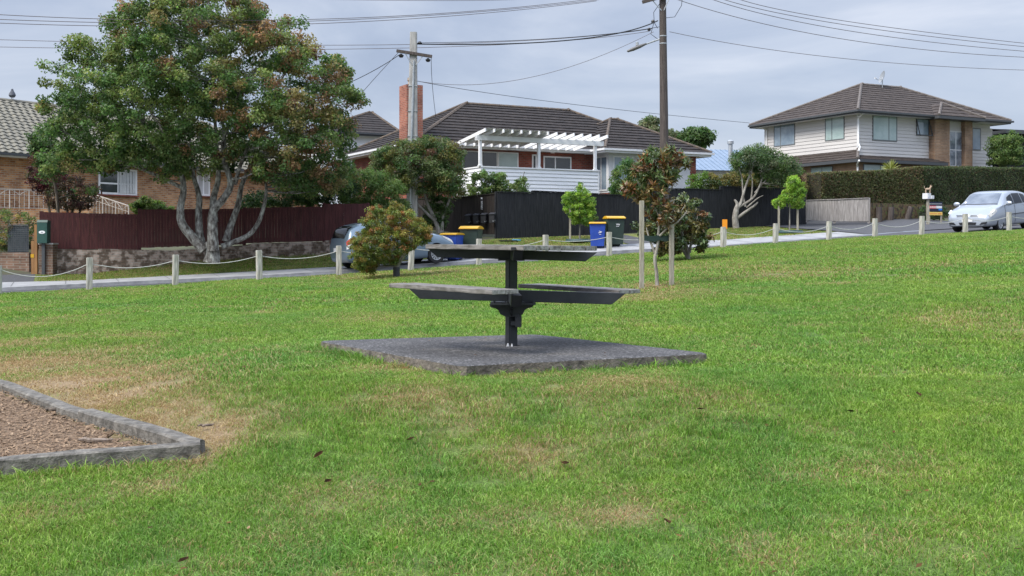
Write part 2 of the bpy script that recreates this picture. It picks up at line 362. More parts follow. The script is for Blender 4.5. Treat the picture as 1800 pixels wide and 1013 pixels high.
def lawn_mat(name, blades=False):
    m, nt, b, o = newmat(name); MATS[name] = m
    g = N(nt, 'ShaderNodeNewGeometry')
    at = N(nt, 'ShaderNodeAttribute', attribute_name='dry')
    if blades: at.attribute_type = 'INSTANCER'
    big = N(nt, 'ShaderNodeTexNoise', i_Scale=.55, i_Detail=5.0, i_Roughness=.6); nt.links.new(g.outputs['Position'], big.inputs['Vector'])
    fin = N(nt, 'ShaderNodeTexNoise', i_Scale=3.2, i_Detail=4.0, i_Roughness=.6); nt.links.new(g.outputs['Position'], fin.inputs['Vector'])
    if blades:
        rnd = N(nt, 'ShaderNodeAttribute', attribute_name='tone'); rv = rnd.outputs['Fac']
        gr = ramp(nt, rv, [(0, (.045, .095, .012)), (.35, (.125, .255, .026)), (.7, (.205, .385, .050)), (1, (.37, .54, .15))])
        st = ramp(nt, rv, [(0, (.24, .15, .065)), (.6, (.45, .32, .15)), (1, (.62, .50, .28))])
    else:
        vv = N(nt, 'ShaderNodeTexNoise', i_Scale=90.0, i_Detail=3.0, i_Roughness=.8); nt.links.new(g.outputs['Position'], vv.inputs['Vector']); rv = vv.outputs[0]
        gr = ramp(nt, rv, [(.3, (.035, .070, .012)), (.5, (.090, .165, .026)), (.7, (.17, .27, .055))])
        st = ramp(nt, rv, [(.3, (.15, .10, .055)), (.5, (.28, .20, .115)), (.7, (.42, .32, .19))])
    hue = ramp(nt, big.outputs[0], [(.35, (.80, .92, .95)), (.65, (1.18, 1.05, .95))])
    hu2 = ramp(nt, fin.outputs[0], [(.35, (.80, .88, .9)), (.65, (1.15, 1.10, 1.05))])
    m1 = N(nt, 'ShaderNodeMixRGB', blend_type='MULTIPLY', i_0=1.0); nt.links.new(gr.outputs[0], m1.inputs[1]); nt.links.new(hue.outputs[0], m1.inputs[2])
    m2 = N(nt, 'ShaderNodeMixRGB', blend_type='MULTIPLY', i_0=1.0); nt.links.new(m1.outputs[0], m2.inputs[1]); nt.links.new(hu2.outputs[0], m2.inputs[2])
    m3 = N(nt, 'ShaderNodeMixRGB'); nt.links.new(m2.outputs[0], m3.inputs[1]); nt.links.new(st.outputs[0], m3.inputs[2])
    if blades:
        # a blade is straw when its own random number is below the local dryness
        ra = N(nt, 'ShaderNodeAttribute', attribute_name='chance')
        dv = N(nt, 'ShaderNodeMath', operation='SUBTRACT'); nt.links.new(at.outputs['Fac'], dv.inputs[0]); nt.links.new(ra.outputs['Fac'], dv.inputs[1])
        mr = N(nt, 'ShaderNodeMapRange', i_1=-.12, i_2=.12); nt.links.new(dv.outputs[0], mr.inputs[0]); nt.links.new(mr.outputs[0], m3.inputs[0])
    else: nt.links.new(at.outputs['Fac'], m3.inputs[0])
    nt.links.new(m3.outputs[0], b.inputs['Base Color'])
    b.inputs['Roughness'].default_value = .6 if blades else .95; b.inputs['Specular IOR Level'].default_value = .25
    if blades:
        tr = N(nt, 'ShaderNodeBsdfTranslucent'); nt.links.new(m3.outputs[0], tr.inputs[0])
        mx = N(nt, 'ShaderNodeMixShader', i_0=.40); nt.links.new(b.outputs[0], mx.inputs[1]); nt.links.new(tr.outputs[0], mx.inputs[2]); nt.links.new(mx.outputs[0], o.inputs[0])
    else:
        n2 = N(nt, 'ShaderNodeTexNoise', i_Scale=40.0, i_Detail=5.0, i_Roughness=.7); nt.links.new(g.outputs['Position'], n2.inputs['Vector'])
        bp = N(nt, 'ShaderNodeBump', i_Strength=.9, i_Distance=.03); nt.links.new(n2.outputs[0], bp.inputs['Height']); nt.links.new(bp.outputs[0], b.inputs['Normal'])
    return m
m_lawn = lawn_mat('turf'); m_blade = lawn_mat('grass_blade', True)
def add_dry(o, V, extra=0):
    a = o.data.attributes.new('dry', 'FLOAT', 'POINT'); a.data.foreach_set('value', np.clip(dryness(V[:, 0], V[:, 1]) + extra, 0, 1).astype(np.float32))

ss = np.concatenate([np.arange(-60, -6, 1.0), np.arange(-6, 24, .2), np.arange(24, 80, 1.0)])
vl = lambda s: [float(vp(s)) + q for q in np.concatenate([np.arange(-60, -24, 2.0), np.arange(-24, -10, .2), np.arange(-10, .4, .4), [.45, .62, .80]])]
lawn, LV = sheet('lawn', ss, vl, m_lawn); add_dry(lawn, LV)
m_asph = M_('asphalt', (.052, .053, .057), (.072, .073, .078), scale=9, rough=.9, bump=.5, bscale=120, world=True)
m_foot = M_('footpath_concrete', (.23, .235, .24), (.33, .33, .33), scale=1.6, rough=.9, bump=.2, bscale=60, world=True)
m_kerb = M_('kerb_concrete', (.22, .22, .22), (.36, .36, .355), scale=3, rough=.9, bump=.3, bscale=50, world=True)
s2 = np.concatenate([np.arange(-70, -10, 2.0), np.arange(-10, 45, .5), np.arange(45, 140, 3.0)])
road, _ = sheet('road', s2, lambda s: [float(vp(s)) + .78, float(vp(s)) + 2, float(vp(s) + vk(s)) / 2, float(vk(s)) - .02], m_asph, dz=.006)
# kerb: a real stone edge
kb = MB()
s3 = np.concatenate([np.arange(-60, -6, 1.5), np.arange(-6, 31, .5)])
def strip_mesh(mb, ss, va, vb_, za, zb_):
    """closed strip of four rails"""
    o = len(mb.v)
    for s in ss:
        for vv, zz in ((va(s), za(s) - .22), (va(s), za(s)), (vb_(s), zb_(s)), (vb_(s), zb_(s) - .22)):
            x, y = XY(s, float(vv)); mb.v.append((x, y, float(zz)))
    for i in range(len(ss) - 1):
        for k in range(3): mb.f.append((o + i * 4 + k, o + i * 4 + k + 1, o + (i + 1) * 4 + k + 1, o + (i + 1) * 4 + k))
def drop(s): return .0 if s < 28.2 else min(.11, (s - 28.2) * .08)
strip_mesh(kb, s3, lambda s: vk(s), lambda s: vk(s) + .16, lambda s: zk(s) + .004 - drop(s), lambda s: zk(s) + .012 - drop(s))
tag(kb.build('kerb', m_kerb), kind='structure')
path, _ = sheet('footpath', s3, lambda s: [float(vk(s)) + .16, float(vk(s) + vb(s)) / 2, float(vb(s))], m_foot, dz=.009)
# footpath joints (dark cut lines)
jt = MB()
for s in np.arange(-8, 30, 1.5):
    a = XY(s, float(vk(s)) + .17); b = XY(s, float(vb(s)) - .01)
    za, zb2 = float(HS(s, vk(s) + .17)), float(HS(s, vb(s) - .01))
    e = Vector((ev.x, ev.y, 0)) * .012; p = Vector((*a, za + .0125)); q = Vector((*b, zb2 + .0125)); jt.quad(p - e, p + e, q + e, q - e)
tag(jt.build('footpath_joints', M_('dark_joint', (.12, .12, .12), rough=.95)), kind='structure')
s4 = np.concatenate([np.arange(-80, -10, 3.0), np.arange(-10, 45, .4), np.arange(45, 150, 4.0)])
verge, VV = sheet('verge', s4, lambda s: [float(vb(s) + (vf(s) - vb(s)) * q) for q in (0, .2, .4, .6, .8, 1.0)], m_lawn, dz=.0); add_dry(verge, VV, .18)
yard, YV = sheet('yard_ground', s4, lambda s: [float(vf(s)) + q for q in (0, .5, 1, 2, 4, 7, 10, 20, 50)], M_('yard_soil', (.05, .045, .03), (.08, .09, .04), scale=1, rough=.95, world=True), dz=0)
far, FV = sheet('far_ground', np.arange(-900, 1300, 50.0), lambda s: [float(vf(np.clip(s, -80, 150))) + q for q in (48, 120, 300, 900, 2000)], M_('far_grass', (.05, .07, .03), (.08, .10, .05), scale=.05, rough=.95, world=True), dz=-.02)
# the driveways: laid over the verge
def patch(name, px0, px1, mat, dz=.012, back=0.0, front=0.0):
    s0 = SV(*on(px0, 38)[:2])[0]; s1 = SV(*on(px1, 38)[:2])[0]
    return sheet(name, np.linspace(s0, s1, 14), lambda s: [float(vb(s) + front + (vf(s) + back - vb(s) - front) * q) for q in (0, .33, .66, 1)], mat, dz=dz)[0]
patch('driveway', -80, 70, m_asph)
patch('driveway', 1095, 1165, m_asph)
sd0 = 29.6
d3, _ = sheet('driveway', np.linspace(28.6, 37.0, 40), lambda s: [float(vk(s)) - .0 + (float(vf(s)) + 1.5 - float(vk(s))) * q for q in np.linspace(0, 1, 24)], m_asph, dz=.035)

# ---- grass blades: instanced tufts
def tuft(name, n, rad, hmin, hmax, wd, seed):
    rs = np.random.RandomState(seed); V = []; F = []; T = []; Ch = []
    for i in range(n):
        a = rs.rand() * 6.283; r = rad * math.sqrt(rs.rand()); x, y = r * math.cos(a), r * math.sin(a)
        h = hmin + (hmax - hmin) * rs.rand() ** 1.4; la = rs.rand() * 6.283; ln = h * (.3 + 1.5 * rs.rand()); fa = rs.rand() * 3.1416; w2 = wd * (.6 + .8 * rs.rand()) / 2
        dx, dy = w2 * math.cos(fa), w2 * math.sin(fa); lx, ly = ln * math.cos(la), ln * math.sin(la); o = len(V)
        V += [(x - dx, y - dy, -.008), (x + dx, y + dy, -.008), (x + lx * .35 + dx * .8, y + ly * .35 + dy * .8, h * .62), (x + lx * .35 - dx * .8, y + ly * .35 - dy * .8, h * .62), (x + lx, y + ly, h * (1 - .25 * rs.rand()))]
        F += [(o, o + 1, o + 2, o + 3), (o + 3, o + 2, o + 4)]; t = rs.rand(); c = rs.rand(); T += [t * .8, t * .8, t, t, min(1, t + .1)]; Ch += [c] * 5
    me = bpy.data.meshes.new(name); me.from_pydata(V, [], F); me.update(); me.materials.append(m_blade)
    me.attributes.new('tone', 'FLOAT', 'POINT').data.foreach_set('value', np.array(T, np.float32)); me.attributes.new('chance', 'FLOAT', 'POINT').data.foreach_set('value', np.array(Ch, np.float32))
    return bpy.data.objects.new(name, me)
def grass_group(coll):
    ng = bpy.data.node_groups.new('grow_' + coll.name, 'GeometryNodeTree')
    ng.interface.new_socket('Geometry', in_out='INPUT', socket_type='NodeSocketGeometry'); ng.interface.new_socket('Geometry', in_out='OUTPUT', socket_type='NodeSocketGeometry')
    gi = ng.nodes.new('NodeGroupInput'); go = ng.nodes.new('NodeGroupOutput')
    ci = ng.nodes.new('GeometryNodeCollectionInfo'); ci.inputs['Collection'].default_value = coll; ci.inputs['Separate Children'].default_value = True; ci.inputs['Reset Children'].default_value = True
    ip = ng.nodes.new('GeometryNodeInstanceOnPoints'); ip.inputs['Pick Instance'].default_value = True
    def na(n, t):
        q = ng.nodes.new('GeometryNodeInputNamedAttribute'); q.data_type = t; q.inputs[0].default_value = n; return q
    ix = na('vi', 'INT'); rt = na('rot', 'FLOAT_VECTOR'); sc = na('scl', 'FLOAT_VECTOR')
    L = ng.links.new; L(gi.outputs[0], ip.inputs['Points']); L(ci.outputs[0], ip.inputs['Instance']); L(ix.outputs[0], ip.inputs['Instance Index']); L(rt.outputs[0], ip.inputs['Rotation']); L(sc.outputs[0], ip.inputs['Scale']); L(ip.outputs[0], go.inputs[0])
    return ng
def grow(name, X, Y, variants, scl, label=None, extra=0, seed=1):
    rs = np.random.RandomState(seed); n = len(X); s, v = (X - A0.x) * ev.x + (Y - A0.y) * ev.y, (X - A0.x) * nv.x + (Y - A0.y) * nv.y
    Z = HS(s, v); me = bpy.data.meshes.new(name); me.vertices.add(n); me.vertices.foreach_set('co', np.stack([X, Y, Z], -1).astype(np.float32).ravel())
    me.attributes.new('vi', 'INT', 'POINT').data.foreach_set('value', rs.randint(0, len(variants), n).astype(np.int32))
    me.attributes.new('dry', 'FLOAT', 'POINT').data.foreach_set('value', np.clip(dryness(X, Y) + extra, 0, 1).astype(np.float32))
    rot = np.zeros((n, 3), np.float32); rot[:, 2] = rs.rand(n) * 6.283; me.attributes.new('rot', 'FLOAT_VECTOR', 'POINT').data.foreach_set('vector', rot.ravel())
    sc = np.ones((n, 3), np.float32); k = scl * (.8 + .4 * fbm(X * 2.2, Y * 2.2, 31)) * (.8 + .4 * rs.rand(n)); lush = .70 + .5 * fbm(X * 1.6, Y * 1.6, 44)
    d = np.clip(dryness(X, Y), 0, 1); sc[:, 0] = sc[:, 1] = k; sc[:, 2] = k * lush * (1 - .45 * d); me.attributes.new('scl', 'FLOAT_VECTOR', 'POINT').data.foreach_set('vector', sc.ravel())
    coll = bpy.data.collections.new(name + '_tufts')
    for q in variants: coll.objects.link(q)
    o = bpy.data.objects.new(name, me); COL.objects.link(o); md = o.modifiers.new('grow', 'NODES'); md.node_group = grass_group(coll)
    me.materials.append(m_blade)
    return tag(o, label, kind='stuff', cat='grass')
def in_poly(X, Y, poly):
    ins = np.zeros(X.shape, bool); n = len(poly)
    for i in range(n):
        x1, y1 = poly[i][:2]; x2, y2 = poly[(i + 1) % n][:2]
        c = ((y1 > Y) != (y2 > Y)) & (X < (x2 - x1) * (Y - y1) / (y2 - y1 + 1e-12) + x1); ins ^= c
    return ins
# ================================================================ FOREGROUND: slab, table, play area, bollards
def on_pad(px, py):
    a = (HOR - py) / FPX; Y = (PADZ + .010 * 8.19 - EYE) / (a + .010); return Vector(((px - 900) / FPX * Y, Y, padz(0, Y)))
PC = [on_pad(807, 643), on_pad(1251, 621), on_pad(940, 587.5), on_pad(559, 599)]
def rim(corners, step=.05, jit=.012, seed=4, rnd=.06):
    rs = random.Random(seed); pts = []
    for i in range(4):
        a, b = corners[i], corners[(i + 1) % 4]; n = int((b - a).length / step)
        for k in range(n):
            t = k / n; p = a.lerp(b, t); c = (corners[0] + corners[2]) / 2; e = min(t, 1 - t) * (b - a).length
            inn = max(0, rnd - e) * .5 + rs.uniform(-jit, jit) * .6
            p = p + (c - p).normalized() * inn; pts.append(p)
    return pts
pr = rim(PC)
mb = MB(); n = len(pr); cen = (PC[0] + PC[2]) / 2; rs = random.Random(9)
rings = [(1.0, -.16, .010), (1.0, -.045, .008), (.998, -.006, .004), (.985, 0, .0), (.9, 0, 0), (.5, 0, 0)]
for sc, dz, jt_ in rings:
    for p in pr:
        q = cen.lerp(p, sc); q = q + Vector((rs.uniform(-1, 1), rs.uniform(-1, 1), rs.uniform(-.4, .4))) * jt_; mb.v.append((q.x, q.y, padz(q.x, q.y) + dz))
for r in range(len(rings) - 1):
    for k in range(n): mb.f.append((r * n + k, r * n + (k + 1) % n, (r + 1) * n + (k + 1) % n, (r + 1) * n + k))
mb.v.append((cen.x, cen.y, padz(cen.x, cen.y))); L0 = (len(rings) - 1) * n
for k in range(n): mb.f.append((L0 + k, L0 + (k + 1) % n, len(mb.v) - 1))
pad_ = mb.build('concrete_slab', None, smooth=True)
mm, nt, b, o = newmat('aggregate_slab')
g = N(nt, 'ShaderNodeNewGeometry'); vz = N(nt, 'ShaderNodeTexVoronoi', i_Scale=75.0); nt.links.new(g.outputs['Position'], vz.inputs['Vector'])
nz = N(nt, 'ShaderNodeTexNoise', i_Scale=2.2, i_Detail=5.0); nt.links.new(g.outputs['Position'], nz.inputs['Vector'])
r1 = ramp(nt, vz.outputs['Color'], [(0, (.023, .022, .022)), (.6, (.062, .060, .059)), (1, (.20, .195, .19))]); r2 = ramp(nt, nz.outputs[0], [(.35, (.78, .78, .8)), (.6, (1.1, 1.1, 1.1)), (.72, (1.3, 1.22, 1.1))])
mx = N(nt, 'ShaderNodeMixRGB', blend_type='MULTIPLY', i_0=1.0); nt.links.new(r1.outputs[0], mx.inputs[1]); nt.links.new(r2.outputs[0], mx.inputs[2]); nt.links.new(mx.outputs[0], b.inputs['Base Color'])
bp = N(nt, 'ShaderNodeBump', i_Strength=.7, i_Distance=.006); nt.links.new(vz.outputs['Distance'], bp.inputs['Height']); nt.links.new(bp.outputs[0], b.inputs['Normal']); b.inputs['Roughness'].default_value = .85
pad_.data.materials.append(mm)
pad_.data.materials.append(M_('slab_edge', (.07, .06, .05), (.22, .19, .155), scale=14, rough=.95, bump=1, bscale=45, c3=(.33, .30, .26), bdist=.02, world=True))
for p in pad_.data.polygons:
    if p.index < 2 * n: p.material_index = 1
tag(pad_, 'low dark grey concrete slab with rough edges in the grass under the picnic table', 'slab')

# picnic table ---------------------------------------------------
tb = Vector((-.005, 8.19, padz(0, 8.19)))
T = thing('picnic_table', 'weathered timber picnic table with charcoal steel pedestal and two benches', 'table', tb)
th = R(50); rv_ = Vector((math.cos(th), math.sin(th), 0)); lv_ = Vector((-math.sin(th), math.cos(th), 0))
def plank(cx, l0, l1, wd, ztop, thk, name, rs, tilt=0):
    c = rv_ * cx + lv_ * (l0 + l1) / 2; m = MB(); L = l1 - l0; k = 10
    # long board, slightly worn outline
    for i in range(k + 1):
        t = -L / 2 + L * i / k
        for sx, sz in ((-1, 0), (-1, -1), (1, -1), (1, 0)):
            q = c + lv_ * t + rv_ * (sx * wd / 2 + rs.uniform(-.0015, .0015)); zz = ztop + (sz * thk if sz else 0) + rs.uniform(-.0012, .0012) + tilt * (c.x + lv_.x * t)
            m.v.append((q.x, q.y, zz))
    for i in range(k):
        for a in range(4): m.f.append((i * 4 + a, i * 4 + (a + 1) % 4, (i + 1) * 4 + (a + 1) % 4, (i + 1) * 4 + a))
    m.f.append((3, 2, 1, 0)); m.f.append((k * 4, k * 4 + 1, k * 4 + 2, k * 4 + 3))
    o = m.build(name, m_top, T, bevel=.003); o.data.materials.append(m_topend)
    for p in o.data.polygons:
        if abs(p.normal.dot(lv_)) > .8: p.material_index = 1
    return o
# wood grain along the boards: rotate the texture with the planks
gm, nt, b, o = newmat('silver_board')
tc = N(nt, 'ShaderNodeTexCoord'); mp = N(nt, 'ShaderNodeMapping'); mp.inputs['Rotation'].default_value = (0, 0, -th); nt.links.new(tc.outputs['Object'], mp.inputs[0])
mp2 = N(nt, 'ShaderNodeMapping'); mp2.inputs['Scale'].default_value = (14, 1.2, 14); nt.links.new(mp.outputs[0], mp2.inputs[0])
n1 = N(nt, 'ShaderNodeTexNoise', i_Scale=5.0, i_Detail=8.0, i_Roughness=.7); nt.links.new(mp2.outputs[0], n1.inputs['Vector'])
n2 = N(nt, 'ShaderNodeTexNoise', i_Scale=13.0, i_Detail=5.0); nt.links.new(mp.outputs[0], n2.inputs['Vector'])
r1 = ramp(nt, n1.outputs[0], [(.30, (.065, .056, .048)), (.48, (.165, .153, .142)), (.7, (.30, .28, .26))]); r2 = ramp(nt, n2.outputs[0], [(.34, (.62, .62, .58)), (.52, (1, 1, 1))])
mx = N(nt, 'ShaderNodeMixRGB', blend_type='MULTIPLY', i_0=1.0); nt.links.new(r1.outputs[0], mx.inputs[1]); nt.links.new(r2.outputs[0], mx.inputs[2]); nt.links.new(mx.outputs[0], b.inputs['Base Color'])
bp = N(nt, 'ShaderNodeBump', i_Strength=.6, i_Distance=.006); nt.links.new(n1.outputs[0], bp.inputs['Height']); nt.links.new(bp.outputs[0], b.inputs['Normal']); b.inputs['Roughness'].default_value = .85
m_top = gm
rs = random.Random(3)
ZT = .763
for i in range(6):
    x = -.45 + .0745 + i * .151; e = rs.uniform(-.008, .008)
    plank(x, -.48 + e, .48 + e, .139, ZT, .034, 'tabletop_board', rs, tilt=-.012)
for sgn, off in ((-1, 0), (1, -.12)):
    for j in range(2):
        x = sgn * ((.585 if sgn < 0 else .605) + j * .147); e = rs.uniform(-.006, .006)
        plank(x, -.5 + off + e, .5 + off + e, .14, .462 if sgn < 0 else .446, .031, 'seat_board', rs, tilt=-.028)
def beam(x0, x1, ztop, h, w_, cut, ang=0):
    m = MB(); M = Matrix.Rotation(R(1.5), 4, 'Y') @ Matrix.Rotation(ang, 4, 'Z') @ Matrix.Rotation(R(90), 4, 'X')
    m.prism([(x0, ztop), (x0 + cut, ztop - h), (x1 - cut, ztop - h), (x1, ztop)], -w_ / 2, w_ / 2, M); return m
m = beam(-.80, .85, .424, .086, .075, .10, R(-3)); m.build('seat_beam', m_iron, T, bevel=.003)
m = beam(-.80, -.04, .4235, .085, .070, .10, R(92)); 
for q in (beam(.04, .80, .4235, .085, .070, .10, R(92)),): m.add(q.v, q.f)
m.build('seat_beam', m_iron, T, bevel=.003)
m = beam(-.66, .63, .726, .070, .07, .085, R(-2)); m.build('tabletop_beam', m_iron, T, bevel=.003)
m = beam(-.62, -.037, .7255, .069, .066, .085, R(93))
for q in (beam(.037, .62, .7255, .069, .066, .085, R(93)),): m.add(q.v, q.f)
m.build('tabletop_beam', m_iron, T, bevel=.003)
m = MB(); m.box((0, 0, .322), (.072, .072, .655), rz=R(28)); m.build('post', m_iron, T, bevel=.006)
m = MB()
m.box((.012, 0, .325), (.34, .30, .012)); m.build('flange_plate', m_iron, T); m = MB(); m.box((0, 0, .652), (.20, .20, .010))
ogee = [(.17, .318), (.155, .296), (.12, .288), (.10, .275), (.085, .245), (.06, .232), (.045, .225), (-.045, .225), (-.06, .232), (-.085, .245), (-.10, .275), (-.12, .288), (-.155, .296), (-.17, .318)]
m.build('flange_plate', m_iron, T, bevel=.001)
for a in (2, 92):
    m = MB(); m.prism(ogee, -.006, .006, Matrix.Translation((0, -.0, 0)) @ Matrix.Rotation(R(a), 4, 'Z') @ Matrix.Translation((0, -.055 if a < 50 else 0, 0)) @ Matrix.Rotation(R(90), 4, 'X')); m.build('bracket_plate', m_iron, T, bevel=.001)
for x in (-.13, -.03, .08, .165):
    for y in (-.14, .14): m = MB(); m.lathe([(0, .318), (.011, .318), (.011, .344), (.006, .348), (0, .348)], (x, y, 0), 8); m.build('bolt', m_iron, T, smooth=True)
m = MB(); m.box((.052, -.050, .195), (.05, .045, .095)); m.box((.025, -.045, .175), (.06, .03, .035)); m.build('junction_box', m_iron, T, bevel=.003)
for q in (((-.026, -.045, .012), (.020, .010, .024)), ((.004, -.049, .010), (.014, .010, .022))): m = MB(); m.box(*q, rz=R(28), taper=.4); m.build('paint_drip', m_offwhite, T)
m = MB(); pc = rv_ * (-.45 - .003) + lv_ * (-.40); m.box((pc.x, pc.y, ZT - .022), (.004, .042, .020), rz=th); m.build('plaque', m_black, T)

# play area ------------------------------------------------------
def on_lawn(px, py): return G(px, py)
KC = G(352, 806); K_far0 = G(0, 681); kf = KC + (K_far0 - KC) * 1.9; K_l = G(-40, 840); kl = KC + (K_l - KC) * 2.6
def timber(a, b, w_, h, nseg, seed, side):
    """row of sleepers from a to b; 'side' the inward direction"""
    m = MB(); rs = random.Random(seed); d = (b - a); L = d.length; dn = Vector((d.x, d.y, 0)).normalized(); nn = Vector((-dn.y, dn.x, 0)) * side
    o = 0; k = int(L / .12)
    for i in range(k + 1):
        p = a.lerp(b, i / k); z = H(p.x, p.y) + h + rs.uniform(-.002, .002); w1 = rs.uniform(-.002, .002)
        for q, zz in ((p, z - .16), (p + nn * w1, z - .008), (p + nn * (.012 + w1), z), (p + nn * (w_ - .012), z + rs.uniform(-.003, .003)), (p + nn * w_, z - .01), (p + nn * w_, z - .16)): m.v.append((q.x, q.y, zz))
    for i in range(k):
        for c in range(5): m.f.append((i * 6 + c, i * 6 + c + 1, (i + 1) * 6 + c + 1, (i + 1) * 6 + c))
    m.f.append(tuple(range(6))[::-1]); m.f.append(tuple(k * 6 + i for i in range(6))); return m
m_sleeper = M_('old_sleeper', (.07, .065, .055), (.20, .185, .16), scale=16, rough=.92, bump=1.0, bscale=50, c3=(.34, .325, .29), world=True, bdist=.015)
E_ = thing('play_area_edging', 'low weathered grey timber edging around the bark play area', 'edging', KC)
Ti = Matrix.Translation(-KC)
def kid(m, name, mat, **k):
    m.v = [tuple(Ti @ Vector(v)) for v in m.v]; return m.build(name, mat, E_, **k)
kid(timber(KC, kl, .10, .080, 1, 1, -1), 'timber', m_sleeper)
inner = (kl - KC).normalized() * .008 + Vector((0, .108, 0))
K2 = KC + Vector((-.005, .11, 0)); d2 = (kf - K2); g0 = K2 + d2 * .245
kid(timber(K2, g0, .105, .066, 1, 2, 1), 'timber', m_sleeper)
kid(timber(g0 + d2.normalized() * .008, kf, .102, .052, 1, 3, 1), 'timber', m_sleeper)
br = G(228, 812); dk = (kl - KC).normalized(); m = MB()
m.box((br.x, br.y - .004, br.z + .045), (.062, .010, .062), rz=math.atan2(dk.y, dk.x)); m.lathe([(0, 0), (.010, 0), (.010, .006), (0, .007)], (br.x, br.y - .014, br.z + .045), 8, Matrix.Rotation(R(90), 4, 'X')); kid(m, 'bracket', m_galv)
PLAY = [KC + Vector((-.06, .06, 0)), kf + Vector((-.06, 0, 0)), kf + (kl - KC), kl + Vector((0, .05, 0))]
# bark surface
m = MB(); xs = np.arange(-9, .2, .1); ys = np.arange(2.5, 16, .1)
XX, YY = np.meshgrid(xs, ys); ins = in_poly(XX, YY, PLAY); idx = {}
S_, V_ = (XX - A0.x) * ev.x + (YY - A0.y) * ev.y, (XX - A0.x) * nv.x + (YY - A0.y) * nv.y
ZZ = HS(S_, V_) + .012 + .02 * (fbm(XX * 3, YY * 3, 2) - .5)
hid = lambda i, j: idx.setdefault((i, j), len(idx))
fs = []
for i in range(XX.shape[0] - 1):
    for j in range(XX.shape[1] - 1):
        if ins[i, j] and ins[i + 1, j] and ins[i, j + 1] and ins[i + 1, j + 1]: fs.append((hid(i, j), hid(i, j + 1), hid(i + 1, j + 1), hid(i + 1, j)))
m.v = [None] * len(idx)
for (i, j), q in idx.items(): m.v[q] = (XX[i, j], YY[i, j], ZZ[i, j])
m.f = fs
bark = m.build('bark_mulch', M_('bark_mulch', (.15, .095, .055), (.28, .19, .115), scale=26, rough=.95, bump=1, bscale=70, c3=(.40, .31, .21), world=True, bdist=.03, detail=9), smooth=True); tag(bark, kind='structure')
# loose chips and dead stalks
def chips(name, n, mat, seed, inside=True, lmin=.01, lmax=.05, label=None):
    rs = np.random.RandomState(seed); m = MB(); c = 0
    while c < n:
        x, y = rs.uniform(-7.5, .1), rs.uniform(3.0, 11)
        if abs(x) > .62 * y + 1.5: continue
        if bool(in_poly(np.array([x]), np.array([y]), PLAY)[0]) != inside: continue
        z = H(x, y) + (.018 if inside else .012); a = rs.rand() * 6.28; L = rs.uniform(lmin, lmax); w_ = L * rs.uniform(.12, .5) * .5; t = rs.uniform(-.4, .4)
        d = Vector((math.cos(a), math.sin(a), t)) * L / 2; e = Vector((-math.sin(a), math.cos(a), rs.uniform(-.3, .3))) * w_; p = Vector((x, y, z + abs(t) * L * .4)); m.quad(p - d - e, p + d - e, p + d + e, p - d + e); c += 1
    o = m.build(name, mat); tag(o, kind='stuff', cat='bark chips', label=label); return o
chips('bark_chips', 52000, M_('bark_chip', (.15, .095, .055), (.30, .205, .125), scale=30, rough=.95, c3=(.46, .37, .27), world=True, lo=.4, hi=.62), 5, True, .006, .026, label='loose bark chips scattered inside the play area edging')

def stick(px, py, L, name, label, ang, mat, r=.012):
    p = G(px, py); p.z += .03; m = MB(); d = Vector((math.cos(ang), math.sin(ang), .02)); pts = [d * (L * (t - .5)) + Vector((0, .012 * math.sin(t * 9), .004 * math.sin(t * 14))) for t in np.linspace(0, 1, 7)]
    m.tube(pts, [r * .6, r, r * 1.1, r * .9, r, r * .8, r * .4], 6); o = m.build(name, mat, loc=p); return tag(o, label, 'stick')
stick(168, 783, .20, 'bark_stick', 'pale peeling piece of bark lying inside the play area', R(-8), M_('pale_chip', (.08, .06, .045), (.26, .21, .17), scale=30, rough=.9), .012)
stick(93, 728, .09, 'bark_stick', 'short dark stick lying further back in the play area', R(5), m_barkd, .012)
stick(362, 757, .09, 'bark_stick', 'short pale stick on dry grass beside the edging corner', R(30), M_('stick_brown', (.09, .065, .045), (.24, .19, .15), scale=30, rough=.9), .008)

# bollards -------------------------------------------------------
BL = ['pale square timber bollard in front of the oxblood fence, leftmost in the row', 'pale timber bollard in front of the big multi-stemmed tree, left of its trunk', 'pale timber bollard right of the big tree trunk, before the brick plinth', 'pale timber bollard at the tail of the small blue-grey car', 'leaning timber bollard just right of the clipped maple trunk', 'timber bollard behind the left end of the picnic tabletop',
      'timber bollard behind the picnic table near the black fence corner', 'timber bollard beside the blue bin with yellow lid', 'timber bollard hidden behind the staked bronze-leaved tree', 'timber bollard with the small orange marker post behind it', 'timber bollard between the orange marker and the staked pale green tree', 'timber bollard in front of the low silvered paling fence', 'timber bollard at the footpath end by the driveway', 'timber bollard in front of the letterbox with the animal figure', 'timber bollard in front of the silver car bumper', 'timber bollard at the silver car front door, rightmost in the row']
rs = random.Random(5); TOPS = []
for k, (b, t) in enumerate(POSTS):
    wd = .118 if k < 3 else .115; h = t.z - b.z
    zb0 = H(b.x, b.y); m = MB(); lean = {4: .05, 3: -.012, 9: .01}.get(k, rs.uniform(-.02, .02))
    m.bb(-wd / 2, wd / 2, -wd / 2, wd / 2, -.15, h + (b.z - zb0))
    o = m.build('timber_bollard', m_post, bevel=.008, loc=(b.x, b.y, zb0)); o.rotation_euler = (rs.uniform(-.015, .015), lean, math.atan2(ev.y, ev.x) + rs.uniform(-.15, .15))
    tag(o, BL[k], 'bollard', 'timber bollards along the road edge'); TOPS.append(Vector((b.x, b.y, zb0)) + Vector((math.sin(lean) * h * .85, 0, (h + b.z - zb0) - .12)))
m = MB()
pre = TOPS[0] + (TOPS[0] - TOPS[1]); pre.z = TOPS[0].z - .1; post_ = TOPS[-1] + (TOPS[-1] - TOPS[-2]); A = [pre] + TOPS + [post_]
